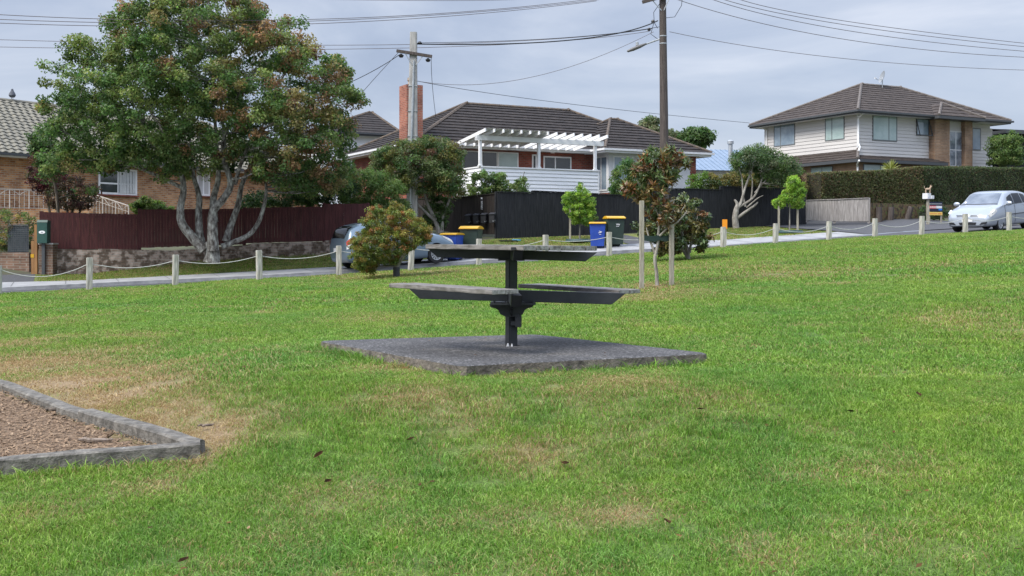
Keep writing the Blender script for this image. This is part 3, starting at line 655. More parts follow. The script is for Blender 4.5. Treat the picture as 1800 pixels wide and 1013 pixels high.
for i in range(len(A) - 1):
    a, b = A[i], A[i + 1]; sag = [.22, .13, .12, .12, .10, .10, .12, .08, .12, .13, .14, .15, .15, .16, .12, .12, .1][i] if i < 17 else .12
    m.tube([a.lerp(b, t) - Vector((0, 0, sag * 4 * t * (1 - t))) for t in np.linspace(0, 1, 13)], .008, 6)
tag(m.build('boundary_rope', m_rope, smooth=True), 'white rope sagging from bollard to bollard along the road edge', 'rope')
pst = MB(); pst.bb(-.058, .058, -.058, .058, -.1, .60)
for q, lb in ((pre, 'timber bollard beyond the left edge of the row'), (post_, 'timber bollard beyond the right end of the row')):
    o = pst.build('timber_bollard', m_post, bevel=.008, loc=(q.x, q.y, H(q.x, q.y))); tag(o, lb, 'bollard', 'timber bollards along the road edge')

# turf -----------------------------------------------------------
def scatter(y0, y1, dens, seed, wedge=.56):
    rs = np.random.RandomState(seed); n = int(dens * wedge * (y1 * y1 - y0 * y0) + 2 * dens * (y1 - y0) * 2.0)
    Y = np.sqrt(rs.rand(n) * (y1 * y1 - y0 * y0) + y0 * y0); X = (rs.rand(n) * 2 - 1) * (Y * wedge + 2.0)
    s, v = (X - A0.x) * ev.x + (Y - A0.y) * ev.y, (X - A0.x) * nv.x + (Y - A0.y) * nv.y
    ok = (v < vp(s) + .6); pin = [cen.lerp(p, .97) for p in PC]; ok &= ~in_poly(X, Y, pin)
    pp = [KC + Vector((.03, -.03, 0)), kf + Vector((.08, 0, 0)), kf + (kl - KC), kl + Vector((0, -.03, 0))]; ok &= ~in_poly(X, Y, pp)
    d = dryness(X, Y); ok &= rs.rand(n) > np.clip(d - .6, 0, 1) * .8
    return X[ok], Y[ok]
tn = [tuft('near_tuft', 60, .085, .010, .031, .0030, i) for i in range(6)]
tm = [tuft('mid_tuft', 60, .13, .014, .036, .0050, 20 + i) for i in range(5)]
tf = [tuft('far_tuft', 60, .24, .016, .042, .0100, 40 + i) for i in range(5)]
GL = {}
X, Y = scatter(2.9, 7.2, 430, 1); grow('grass', X, Y, tn, 1.0, 'short mown green grass with straw patches in the foreground lawn', seed=1)
X, Y = scatter(7.2, 14.5, 150, 2); grow('grass', X, Y, tm, 1.0, 'mown grass around and behind the picnic table slab', seed=2)
X, Y = scatter(14.5, 33.5, 44, 3); grow('grass', X, Y, tf, 1.0, 'mown grass of the far lawn up to the bollards', seed=3)
# longer fringe round the slab and along the timber
rs = np.random.RandomState(8); fx = []; fy = []
for p in pr:
    for k in range(2):
        if rs.rand() < (.30 if p[1] < 7.9 else .8): q = cen.lerp(Vector(p), 1.02 + .05 * rs.rand()); fx.append(q.x + rs.uniform(-.03, .03)); fy.append(q.y + rs.uniform(-.02, .02))
for t in np.arange(0, 1, .03):
    q = KC.lerp(kl, t); fx.append(q.x + .03); fy.append(q.y - .07 - .05 * rs.rand())
tl = [tuft('long_tuft', 34, .05, .03, .075, .0042, 60 + i) for i in range(4)]
grow('grass', np.array(fx), np.array(fy), tl, 1.0, 'longer untrimmed grass fringing the slab and edging', seed=4)
rs = np.random.RandomState(12); s = rs.uniform(-6, 30, 5200); q = rs.rand(5200); v = vb(s) + .05 + (vf(s) - vb(s) - .1) * q; X = A0.x + ev.x * s + nv.x * v; Y = A0.y + ev.y * s + nv.y * v
px_ = 900 + X / Y * FPX; ok = (px_ > 75) & ~((px_ > 1090) & (px_ < 1168)) & (s < 28.3)
grow('grass', X[ok], Y[ok], tf, 1.1, 'patchy dry grass on the verge between footpath and fences', extra=.18, seed=5)

# tiny litter: bits of leaf, twig and seed all over the mown grass
rs = np.random.RandomState(6); m = MB()
for k in range(900):
    y = 3.2 + 20 * rs.rand() ** 1.6; x = (rs.rand() * 2 - 1) * y * .55; s_, v_ = SV(x, y)
    if v_ > float(vp(s_)) or bool(in_poly(np.array([x]), np.array([y]), PLAY)[0]): continue
    onp = bool(in_poly(np.array([x]), np.array([y]), PC)[0]); z = (padz(x, y) + .004) if onp else H(x, y) + .020 + .012 * rs.rand()
    if onp and rs.rand() < .5: continue
    L = rs.uniform(.006, .020); a = rs.rand() * 6.28; d = Vector((math.cos(a), math.sin(a), rs.uniform(-.3, .3))) * L; e = Vector((-math.sin(a), math.cos(a), rs.uniform(-.4, .4))) * L * rs.uniform(.2, .6); p = Vector((x, y, z)); m.add([p - d, p + e, p + d, p - e], [(0, 1, 2), (0, 2, 3)])
tag(m.build('leaf_litter', M_('litter', (.03, .018, .010), (.17, .09, .035), scale=3, rough=.95, spec=.1, world=True, c3=(.40, .32, .2))), 'tiny scraps of dead leaf scattered over the lawn', 'leaf litter', kind='stuff')
# fallen leaves
m_dl = M_('dead_leaf', (.012, .007, .003), (.075, .036, .014), scale=20, rough=.9, spec=.1)
LV_ = [(560, 811, 'small dark fallen leaf on the lawn right of the timber corner'), (1173, 931, 'dark curled fallen leaf low in the right-hand foreground grass'), (322, 1000, 'fallen leaf at the bottom edge of the lawn left of centre'), (1232, 729, 'brown fallen leaf on the lawn below the slab right corner'), (1615, 703, 'reddish fallen leaf on the open lawn at right'), (1515, 593, 'reddish fallen leaf on the far right lawn'),
       (1496, 733, 'small brown fallen leaf on the right lawn'), (1104, 648, 'dark fallen leaf just below the slab front edge'), (575, 858, 'pale brown fallen leaf on the lawn left of centre'), (993, 826, 'tiny dark fallen leaf on the lawn below the slab'), (722, 783, 'small dark fallen leaf directly below the slab near corner'), (960, 541, 'thin dark fallen leaf on the grass behind the table post')]
rs = random.Random(2); base = None
for px, py, lb in LV_:
    p = G(px, py)
    if base is None:
        m = MB(); L = .034; w_ = .015
        m.add([(-L, 0, .0), (-L * .3, w_, .012), (0, 0, .002), (-L * .3, -w_, .010), (L * .5, w_ * .9, .014), (L * .5, -w_ * .9, .012), (L, 0, .018)], [(0, 2, 1), (0, 3, 2), (2, 4, 1), (2, 3, 5), (2, 6, 4), (2, 5, 6)])
        base = o = m.build('fallen_leaf', m_dl)
    else: o = base.copy(); COL.objects.link(o)
    k = rs.uniform(.45, .8) * (1 + .03 * p.y); o.location = (p.x, p.y, p.z + .028); o.rotation_euler = (rs.uniform(-.4, .4), rs.uniform(-.4, .4), rs.uniform(0, 6)); o.scale = (k, k, k); tag(o, lb, 'leaf', 'fallen leaves on the lawn')
# ================================================================ HOUSES
class Frame:
    def __init__(s, px, Yn, alpha):
        p = P(px, HOR, Yn); s.c = Vector((p.x, p.y, 0)); s.a = alpha; s.e = Vector((math.cos(alpha), math.sin(alpha))); s.n = Vector((-math.sin(alpha), math.cos(alpha)))
    def u(s, px, v=0):       # local x where the picture column px meets the plane y = v
        k = (px - 900) / FPX; b = Vector((s.c.x, s.c.y)) + s.n * v; return (k * b.y - b.x) / (s.e.x - k * s.e.y)
    def v(s, px, u=0):
        k = (px - 900) / FPX; b = Vector((s.c.x, s.c.y)) + s.e * u; return (k * b.y - b.x) / (s.n.x - k * s.n.y)
    def z(s, py, u, v):
        y = s.c.y + s.e.y * u + s.n.y * v; return EYE + (HOR - py) / FPX * y
    def w(s, u, v, z=0): q = Vector((s.c.x, s.c.y)) + s.e * u + s.n * v; return Vector((q.x, q.y, z))

def slope(mb, eL, eR, rR, rL, n, step=.03, thick=None, wave=0):
    """roof plane laid as n stepped courses from the eave up"""
    eL, eR, rR, rL = map(Vector, (eL, eR, rR, rL)); nn = (eR - eL).cross(rL - eL if (rL - eL).length > .01 else rR - eL).normalized()
    if nn.z < 0: nn = -nn
    for i in range(n):
        t0, t1 = i / n, (i + 1) / n + (.12 / n if i < n - 1 else 0)
        a, b = eL.lerp(rL, t0), eR.lerp(rR, t0); c, d = eR.lerp(rR, min(t1, 1)), eL.lerp(rL, min(t1, 1))
        al, bl = a + nn * step, b + nn * step
        if wave:
            k = max(1, int((b - a).length / .08)); o = len(mb.v)
            for j in range(k + 1):
                f = j / k; h = (0, wave, wave * .9, 0)[(j + (2 if i % 2 else 0)) % 4]; p, q = al.lerp(bl, f), d.lerp(c, f)
                mb.v += [tuple(a.lerp(b, f)), tuple(p + nn * h), tuple(q + nn * (.004 + h))]
            for j in range(k): mb.f += [(o + 3 * j, o + 3 * j + 3, o + 3 * j + 4, o + 3 * j + 1), (o + 3 * j + 1, o + 3 * j + 4, o + 3 * j + 5, o + 3 * j + 2)]
            continue
        mb.add([al, bl, c + nn * .004, d + nn * .004, a, b], [(0, 1, 2, 3), (4, 5, 1, 0)])
def ridge_cap(mb, a, b, r=.11):
    a, b = Vector(a), Vector(b); n = max(2, int((b - a).length / .38))
    for i in range(n):
        p, q = a.lerp(b, i / n), a.lerp(b, (i + 1) / n + .02); mb.tube([p, q], [r, r * .9], 6)
def boards(mb, a, b, z0, z1, out, h=.15, lip=.028):
    """lapped weatherboards on the wall from a to b (2-D points), facing 'out'"""
    a, b, out = Vector(a), Vector(b), Vector(out); n = max(1, round((z1 - z0) / h)); h = (z1 - z0) / n
    for i in range(n):
        zb_, zt = z0 + i * h, z0 + (i + 1) * h
        p = [(a + out * lip), (b + out * lip), (b + out * .002), (a + out * .002)]
        mb.add([(*p[0], zb_), (*p[1], zb_), (*p[2], zt), (*p[3], zt), (*(a + out * .002), zb_), (*(b + out * .002), zb_)], [(0, 1, 2, 3), (4, 5, 1, 0)])
def window(par, a, b, z0, z1, out, gm_, fm, mull=(), trans=(), fw=.05, proud=.03, sill=None, name='window', curtain=None):
    """window on the wall segment a..b (2-D local); frame > pane"""
    a, b, out = Vector(a), Vector(b), Vector(out).normalized(); d = (b - a); L = d.length; d.normalize(); m = MB()
    rz = math.atan2(d.y, d.x); c = lambda t, z, o_: (*(a + d * t + out * o_), z)
    dep = proud * 2
    m.box(c(L / 2, z0 + fw / 2, 0), (L, dep, fw), rz=rz); m.box(c(L / 2, z1 - fw / 2, 0), (L, dep, fw), rz=rz)
    m.box(c(fw / 2, (z0 + z1) / 2, 0), (fw, dep, z1 - z0 - 2 * fw), rz=rz); m.box(c(L - fw / 2, (z0 + z1) / 2, 0), (fw, dep, z1 - z0 - 2 * fw), rz=rz)
    for t in mull: m.box(c(L * t, (z0 + z1) / 2, -.001), (fw * .9, dep, z1 - z0 - 2 * fw), rz=rz)
    for t in trans: m.box(c(L / 2, z0 + (z1 - z0) * t, -.003), (L - 2 * fw, dep, fw * .8), rz=rz)
    f = m.build(name, fm, par); g = MB(); g.box(c(L / 2, (z0 + z1) / 2, proud - .012), (L - 1.2 * fw, .012, z1 - z0 - 1.2 * fw), rz=rz); g.build('pane', gm_, f)
    if sill: q = MB(); q.box(c(L / 2, z0 - .04, .03), (L + .12, .14, .06), rz=rz); q.build('sill', sill, f)
    return f
def hip_roof(par, x0, x1, y0, y1, ze, zr, mat, rmat, n=10, ov=.6, step=.03, ridge=None, fascia=m_white, fh=.18, soffit=m_offwhite, gut=m_offwhite, wave=0):
    X0, X1, Y0, Y1 = x0 - ov, x1 + ov, y0 - ov, y1 + ov; w_ = (Y1 - Y0) / 2; ym = (Y0 + Y1) / 2
    rx0, rx1 = ridge if ridge else (X0 + w_, X1 - w_)
    A, B, D, E = (X0, Y0, ze), (X1, Y0, ze), (X1, Y1, ze), (X0, Y1, ze); r0, r1 = (rx0, ym, zr), (rx1, ym, zr)
    m = MB(); slope(m, A, B, r1, r0, n, step, wave=wave); slope(m, D, E, r0, r1, n, step); slope(m, E, A, r0, r0, n, step); slope(m, B, D, r1, r1, n, step)
    ro = m.build('roof', mat, par); m = MB(); ridge_cap(m, r0, r1)
    for a, b in ((A, r0), (B, r1), (D, r1), (E, r0)): ridge_cap(m, Vector(a) + Vector((0, 0, .04)), Vector(b) + Vector((0, 0, .02)), .09)
    m.build('ridge', rmat, ro, smooth=True)
    m = MB(); t = .03
    m.bb(X0 + .02, X1 - .02, Y0, Y0 + t, ze - fh, ze); m.bb(X0 + .02, X1 - .02, Y1 - t, Y1, ze - fh, ze); m.bb(X0, X0 + t, Y0 + t, Y1 - t, ze - fh, ze - .002); m.bb(X1 - t, X1, Y0 + t, Y1 - t, ze - fh, ze - .002)
    m.build('fascia', fascia, ro)
    m = MB(); g = .11
    for a, b in (((X0 - g, Y0 - g / 2), (X1 + g, Y0 - g / 2)), ((X0 - g / 2, Y0), (X0 - g / 2, Y1)), ((X1 + g / 2, Y0), (X1 + g / 2, Y1))): m.bar((*a, ze - .03), (*b, ze - .03), .10, .10)
    m.build('gutter', gut, ro)
    m = MB(); m.bb(X0 + t, X1 - t, Y0 + t, Y1 - t, ze - fh + .02, ze - fh + .04); m.build('soffit', soffit, ro)
    return ro

# ---------------- middle house: red brick bungalow, dark tiled hip roof
F = Frame(738, 46, R(28)); MH = thing('brick_bungalow', 'red brick bungalow with dark tiled hip roof and white pergola deck in the centre background', 'house', F.c, F.a)
ze = F.z(252, 0, 0); uR = 15.2; dep = 9.2
w_ = (dep + 1.2) / 2; r0u = F.u(818, dep / 2); r1u = F.u(1000, dep / 2); zr = F.z(183, r0u, dep / 2)
hip_roof(MH, 0, uR - .6, 0, dep, ze, zr, m_roofd, m_ridge, n=14, ridge=(r0u, r1u), step=.05)
FL = F.z(330, 3, 0)
m = MB(); m.bb(0, 10.4, 0, .2, FL - 1.5, ze - .15); m.bb(0, .2, .2, dep, FL - 1.5, ze - .155); m.bb(.2, uR - .6, dep - .2, dep, FL - 1.5, ze - .155); m.bb(uR - .8, uR - .6, .2, dep - .2, FL - 1.5, ze - .155)
m.build('wall', m_brick_r, MH)
# windows behind the deck
zt = ze - .24; z_b = zt - 1.35
for a, b, mu, gm_ in ((812, 845.5, (), m_glassd), (846, 874.5, (), m_glassd), (875, 911, (.03,), m_glassg)):
    window(MH, (F.u(a), 0), (F.u(b), 0), z_b, zt, (0, -1), gm_, m_white, mull=mu, fw=.06, sill=None)
for a, b in ((935, 943),): window(MH, (F.u(a), 0), (F.u(b), 0), zt - 2.0, zt - .05, (0, -1), m_glassd, m_white, fw=.07, name='door')
window(MH, (F.u(955), 0), (F.u(1004), 0), zt - 2.0, zt - .10, (0, -1), m_glassd, m_white, mull=(.42,), fw=.07, name='sliding_door')
m = MB(); lx = F.u(976, -.6); m.lathe([(0, 0), (.10, 0), (.12, .05), (.08, .10), (0, .12)], (lx, -.35, zt + .02), 10); m.build('porch_light', m_white, MH, smooth=True)
# right wing
vw = -1.3; uw0 = F.u(1070, vw) ; uw1 = F.u(1222, vw); zw = ze - .02
apx = F.u(1103, 2.2); zapx = F.z(217, apx, 2.2)
ro = hip_roof(MH, uw0, uw1, vw, 5.8, zw, zapx + .15, m_roofd, m_ridge, n=11, ridge=((uw0 + uw1) / 2 - .25, (uw0 + uw1) / 2 + .25), step=.05)
m = MB(); m.bb(uw0, uw1, vw, vw + .2, FL - .15, zw - .15); m.bb(uw0, uw0 + .2, vw + .2, 0, FL - .15, zw - .15); m.build('wall', m_offwhite, MH)
m = MB(); m.bb(uw0 + .0, uw1 - .1, vw + .03, 5.6, FL - 1.8, FL - .15); m.bb(uw1 - .32, uw1 + .03, vw - .03, vw + .5, FL - 1.8, zw - .16); m.build('wall', m_brick_r, MH)
window(MH, (uw0, -.08), (uw0, vw + .10), FL - .05, zw - .28, (-1, 0), m_glassb, m_white, mull=(.5,), fw=.07)
window(MH, (uw0 + .25, vw), (uw0 + 1.5, vw), FL + .1, zw - .28, (0, -1), m_glassb, m_white, mull=(.5,), fw=.07)
window(MH, (uw0 + 2.2, vw), (uw1 - 1.2, vw), FL + .5, zw - .28, (0, -1), m_glassg, m_white, mull=(.33, .66), fw=.06)
# chimney
cv = F.v(721, -.35); m = MB(); chz0, chz1 = F.z(256, 0, cv), F.z(152, -.3, cv); m.bb(-.75, .05, cv - .55, cv + .35, chz0 - .9, chz1)
ch = m.build('chimney', m_brick_ch, MH); m = MB(); m.lathe([(.15, 0), (.17, .04), (.13, .10), (.12, .22), (.16, .25), (.15, .38), (.12, .38)], (-.35, cv - .05, chz1), 10); m.build('chimney_pot', M_('clay_pot', (.30, .25, .2), rough=.9), ch, smooth=True)
m = MB(); m.bb(-.82, .12, cv - .62, cv + .42, chz0 - .96, chz0 - .75); m.build('flashing', m_offwhite, ch)
# deck with weatherboard balustrade
dv = -3.0; du0 = F.u(846, dv); du1 = F.u(1052, dv); rz0 = F.z(292, du0, dv); dz0 = rz0 - 2.6
m = MB(); boards(m, (du0, dv), (du1, dv), dz0, rz0 - .06, (0, -1), h=.17, lip=.032); boards(m, (du0, 0), (du0, dv), dz0, rz0 - .06, (-1, 0), h=.17, lip=.032); boards(m, (du1, dv), (du1, 0), dz0, rz0 - .06, (1, 0), h=.17, lip=.032)
m.build('deck_cladding', m_boardw, MH)
m = MB(); m.bb(du0 - .05, du1 + .05, dv - .06, dv + .1, rz0 - .06, rz0); m.bb(du0 - .05, du0 + .1, dv + .1, -.05, rz0 - .06, rz0 - .001); m.bb(du1 - .1, du1 + .05, dv + .1, -.05, rz0 - .06, rz0 - .001)
m.bb(du0 - .035, du0 + .04, dv - .035, dv + .04, dz0, rz0 - .062); m.bb(du1 - .04, du1 + .035, dv - .035, dv + .04, dz0, rz0 - .062); m.build('handrail', m_white, MH)
m = MB(); m.bb(du0 + .02, du1 - .02, dv + .02, -.02, rz0 - 1.1, rz0 - 1.02); m.build('deck_floor', M_('deck_timber', (.25, .2, .15), (.35, .28, .2), scale=3, stretch=(1, 8, 1)), MH)
pz = F.z(240, du0, dv) ; PG = []
for px in (844, 947, 1046):
    u_ = F.u(px, dv + .03); m = MB(); m.bb(u_ - .06, u_ + .06, dv - .03, dv + .09, rz0 + .001, pz); m.bb(u_ - .09, u_ + .09, dv - .055, dv + .115, rz0 + .0015, rz0 + .05); m.build('pergola_post', m_white, MH)
m = MB(); m.bb(du0 - .25, du1 + .25, dv - .08, dv - .035, pz - .17, pz + .05); m.bb(du0 - .25, du1 + .25, dv + .10, dv + .14, pz - .171, pz + .049); m.build('pergola_beam', m_white, MH)
nr = 15; zb2 = ze - .16
for i in range(nr):
    u_ = du0 - .15 + (du1 - du0 + .2) * i / (nr - 1); m = MB(); m.bar((u_, dv - .72, pz + .22), (u_, -.45, zb2 + .10), .05, .15); m.build('pergola_rafter', m_white, MH)
u1 = F.u(968, dv - .6); m = MB(); za, zb3 = pz + .22 + .09, zb2 + .19
for k in range(26):
    a = du0 - .05 + (u1 - du0) * k / 26; b_ = a + (u1 - du0) / 26; h0 = .018 * (k % 2)
    m.quad((a, dv - .62, za + h0), (b_, dv - .62, za + .018 - h0), (b_, -.9, zb3 + .018 - h0), (a, -.9, zb3 + h0))
m.build('pergola_roofing', M_('clear_corrugated', (.66, .68, .66), (.74, .74, .72), scale=2, rough=.4), MH)
for t in (.12, .45, .75): u_ = du0 + (du1 - du0) * t; m = MB(); m.bb(u_, u_ + .6, -.30, -.14, zt + .08, zt + .14); m.build('outdoor_heater', m_darkframe, MH)

# ---------------- right house: two-storey, grey boards, brown tiles
F2 = Frame(1508, 54, R(27)); RH = thing('two_storey_house', 'two-storey pale grey weatherboard house with brown tiled roof above the clipped hedge', 'house', F2.c, F2.a)
Lv = F2.v(1344); z2e = F2.z(197, 0, 0); z2b = F2.z(272, 0, 0) ; Lu = F2.u(1641); ub0, ub1, ub2, ub3 = F2.u(1641, -.35), F2.u(1667, -.35), F2.u(1694, -.35), F2.u(1707, -.35); ue = F2.u(1744, .35)
m = MB(); boards(m, (0, Lv), (0, 0), z2b - .3, z2e - .1, (-1, 0), h=.19); boards(m, (0, 0), (ub0, 0), z2b - .8, z2e - .1, (0, -1), h=.19); boards(m, (ub1, -.15), (ub2, -.15), z2b - 2.8, z2e - .1, (0, -1), h=.19); boards(m, (ub3, .35), (ue, .35), z2b - 2.8, z2e - .35, (0, -1), h=.19)
m.bb(.02, ue - .1, .42, Lv - .02, z2b - 3, z2e - .12); m.bb(.02, ub0, .02, .42, z2b - 3, z2e - .12); m.bb(ub1 - .02, ub2 + .02, -.12, .4, z2b - 3, z2e - .12)
m.build('weatherboard_wall', m_greyboard, RH)
m = MB(); m.bb(-.03, .05, -.03, .05, z2b - .8, z2e - .1); m.build('corner_board', m_offwhite, RH)
m = MB(); m.bb(ub0 + .0, ub1, -.45, .35, z2b - 3.4, z2e - .12); m.build('brick_pier', m_brick_b, RH); m = MB(); m.bb(ub2, ub3, -.45, .45, z2b - 3.4, z2e - .12); m.build('brick_pier', m_brick_b, RH)
w2 = (Lv + 1.4) / 2; r0 = F2.u(1514, Lv / 2); r1 = F2.u(1583, Lv / 2); z2r = F2.z(149, r0, Lv / 2)
hip_roof(RH, 0, ue - .25, 0, Lv, z2e, z2r, m_roofb, m_ridgeb, n=12, ov=.65, ridge=(r0, r1), step=.035, fascia=m_darkframe, fh=.16, soffit=m_offwhite, gut=m_darkframe)
# the projecting roof over the brick piers
m = MB(); xa, xb, y0 = ub0 - .35, ub3 + .35, -1.05; zq = z2e - .02; rr_ = (xb - xa) / 2; top = zq + rr_ * .50; xm = (xa + xb) / 2
slope(m, (xa, y0, zq), (xb, y0, zq), (xm, y0 + rr_ * .8, top), (xm, y0 + rr_ * .8, top), 4, .035); slope(m, (xa, 3.0, zq), (xa, y0, zq), (xm, y0 + rr_ * .8, top), (xm, 3.0, top), 4, .035); slope(m, (xb, y0, zq), (xb, 3.0, zq), (xm, 3.0, top), (xm, y0 + rr_ * .8, top), 4, .035)
pr_ = m.build('porch_roof', m_roofb, RH); m = MB(); m.bb(xa, xb, y0, y0 + .03, zq - .16, zq); m.bb(xa, xa + .03, y0 + .03, -.6, zq - .16, zq); m.bb(xb - .03, xb, y0 + .03, -.3, zq - .16, zq); m.bb(xa + .03, xb - .03, y0 + .03, -.0, zq - .15, zq - .12); m.build('fascia', m_darkframe, pr_)
m = MB(); ridge_cap(m, (xa, y0, zq + .04), (xm, y0 + rr_ * .8, top + .02), .08); ridge_cap(m, (xb, y0, zq + .04), (xm, y0 + rr_ * .8, top + .02), .08); m.build('ridge', m_ridgeb, pr_, smooth=True)
# windows of the upper storey
m_glassr = glass('painted_reflection_glass', (.03, .035, .045), c2=(.30, .34, .38))  # dark and pale mottling in the colour stands in for reflections
m_wf = M_('window_frame_grey', (.13, .14, .145), rough=.45)
def wl(px0, px1, py0, py1, mull, gm_): # left face
    v0, v1 = F2.v(px0), F2.v(px1); zt_ = F2.z(py0, 0, v0); window(RH, (0, v0), (0, v1), F2.z(py1, 0, v0), zt_, (-1, 0), gm_, m_wf, mull=mull, fw=.06, proud=.04)
wl(1361, 1398, 220, 259, (.33,), m_glassb); wl(1451, 1485, 207, 249, (.36,), m_glassg)
def wf(px0, px1, py0, py1, mull, gm_, v=0, tr=(), fm=m_wf, name='window'):
    a, b = F2.u(px0, v), F2.u(px1, v); window(RH, (a, v), (b, v), F2.z(py1, a, v), F2.z(py0, a, v), (0, -1), gm_, fm, mull=mull, trans=tr, fw=.06, proud=.05, name=name)
wf(1533, 1576, 202, 247, (.66,), m_glassg); wf(1610, 1632, 208, 238, (), m_glassb, fm=m_darkframe); wf(1667.5, 1693, 230, 293, (.45,), m_glassr, v=-.15, tr=(.47,), fm=m_offwhite); wf(1708, 1723, 225, 264, (), m_glassb, v=.35)
m = MB(); a, b = F2.u(1610, 0), F2.u(1632, 0); zt_, zb4 = F2.z(209, a, 0), F2.z(238, a, 0); m.bar((a, -.03, zt_), (a, -.30, zb4), .04); m.bar((b, -.03, zt_), (b, -.30, zb4), .04); m.bar((a, -.30, zb4), (b, -.30, zb4), .05); m.build('awning_sash', m_darkframe, RH)
# skirt roof and ground floor
zs1 = F2.z(263, 0, 0); sk = 1.35; zs0 = zs1 - .64; zs2 = zs1 - .30; m = MB()
slope(m, (-sk, Lv + .2, zs0), (-sk, -sk, zs0), (0, -.02, zs1), (0, Lv + .2, zs1), 4, .035); slope(m, (-sk, -sk, zs0), (ub0 + .1, -sk, zs0), (ub0 + .1, -.02, zs2), (-.02, -.02, zs2), 4, .03)
sr = m.build('skirt_roof', m_roofb, RH); m = MB(); ridge_cap(m, (-sk, -sk, zs0 + .04), (0, 0, zs1 + .03), .09); m.build('ridge', m_ridgeb, sr, smooth=True)
m = MB(); m.bb(-sk - .02, -sk + .02, -sk + .02, Lv + .2, zs0 - .16, zs0); m.bb(-sk - .02, ub0, -sk - .02, -sk + .02, zs0 - .16, zs0 - .001); m.bb(-sk + .02, -.9, -sk + .02, Lv, zs0 - .13, zs0 - .11); m.bb(-.9, ub0, -sk + .02, -.9, zs0 - .13, zs0 - .11); m.build('fascia', m_darkframe, sr)
gl = zs0 - 3.1; m = MB(); m.bb(-.95, ue, -.95, -.75, gl, zs0 - .12); m.bb(-.95, -.75, -.75, Lv, gl, zs0 - .12); m.bb(-.74, ue, Lv - .2, Lv, gl, zs0 - .12); m.build('brick_wall', m_brick_b, RH)
v0, v1 = F2.v(1426, -.95), F2.v(1464, -.95); window(RH, (-.95, v0), (-.95, v1), zs0 - 2.2, zs0 - .22, (-1, 0), m_glassg, m_wf, mull=(.52,), fw=.05, proud=.04)
a, b = F2.u(1517, -.95), F2.u(1566, -.95); window(RH, (a, -.95), (b, -.95), zs0 - 1.4, zs0 - .22, (0, -1), m_glassg, m_wf, mull=(.6,), fw=.05, proud=.04)
# downpipes
m = MB(); q = m_white; zz = z2e - .1
m.tube([(-.15, -.62, zz - .02), (-.15, -.45, zz - .08), (-.06, -.09, zz - .25), (-.06, -.09, zs1 + .35), (-.10, -.25, zs1 + .10), (-.5, -.55, zs1 - .15)], .05, 8); m.build('downpipe', q, RH, smooth=True)
m = MB(); m.tube([(-1.4, -1.5, zs0 - .1), (-1.15, -1.1, zs0 - .28), (-1.03, -1.02, zs0 - .4), (-1.03, -1.02, gl)], .05, 8); m.build('downpipe', q, RH, smooth=True)
m = MB(); m.tube([(-.62, Lv - .1, zz - .02), (-.3, Lv - .2, zz - .12), (-.06, Lv - .25, zz - .2), (-.06, Lv - .25, zs1)], .05, 8); m.build('downpipe', q, RH, smooth=True)
# satellite dish
SD = thing('satellite_dish', 'round grey satellite dish on a bracket at the ridge of the two-storey house', 'satellite dish', F2.w(F2.u(1551, Lv / 2 - .3), Lv / 2 - .3, z2r - .12), F2.a)
DM = Matrix.Translation((.05, 0, .62)) @ Matrix.Rotation(R(-24), 4, 'Z') @ Matrix.Rotation(R(-72), 4, 'Y') @ Matrix.Scale(.92, 4)
m = MB(); m.lathe([(0, -.02), (.15, -.01), (.30, .03), (.40, .075), (.405, .085), (.30, .045), (.15, .005), (0, -.004)], n=24, M=DM); m.build('dish', M_('dish_grey', (.26, .28, .30), rough=.6), SD, smooth=True)
m = MB(); m.tube([(0, 0, -.1), (0, 0, .45), (.05, 0, .60)], .028, 8); m.tube([(.05, 0, .5), (-.35, 0, .42), (-.52, 0, .50)], .015, 6); m.build('arm', m_galv, SD)
m = MB(); m.box((-.55, 0, .52), (.12, .07, .07)); m.build('receiver', m_offwhite, SD)

# ---------------- left house: orange brick, grey concrete tiles
F3 = Frame(-60, 38.5, R(56)); LH = thing('orange_brick_house', 'orange brick house with mossy grey concrete tile roof behind the big tree at left', 'house', F3.c, F3.a)
u2 = F3.u(560); z3e = F3.z(272, F3.u(20), 0); z3r = z3e + 2.75
hip_roof(LH, -6, u2, 0, 9, z3e, z3r, m_tile, m_tile, n=17, ov=.5, step=.045, ridge=(-2, u2 - 4), fascia=m_white, fh=.14, gut=m_darkframe, wave=.045)
m = MB(); m.bb(-6, u2, 0, .2, z3e - 4.6, z3e - .1); m.bb(u2 - .2, u2, .2, 9, z3e - 4.6, z3e - .105); m.bb(-6, -5.8, .2, 9, z3e - 4.6, z3e - .105); m.build('wall', m_brick_o, LH)
def w3(px0, px1, py0, py1, **k): a, b = F3.u(px0), F3.u(px1); return window(LH, (a, 0), (b, 0), F3.z(py1, b, 0), F3.z(py0, b, 0), (0, -1), k.pop('g', m_glassd), m_white, fw=.09, proud=.05, sill=m_brick_r, **k)
f = w3(172, 240, 299, 344, mull=(.5,), trans=(.42,))
a, b = F3.u(206), F3.u(237); m = MB(); zt3, zb5 = F3.z(303, b, 0), F3.z(341, b, 0)
for k in range(11): x0_ = a + (b - a) * k / 11; m.bb(x0_ + .01, x0_ + (b - a) / 11 - .01, -.062 - .012 * (k % 2), -.052, zb5, zt3)
m.build('curtain', m_glasswt, f)
w3(345, 368, 290, 345, g=m_glasswt, mull=(.5,), trans=()); w3(20, 60, 300, 330, g=m_glassd, mull=(.5,)) if False else None
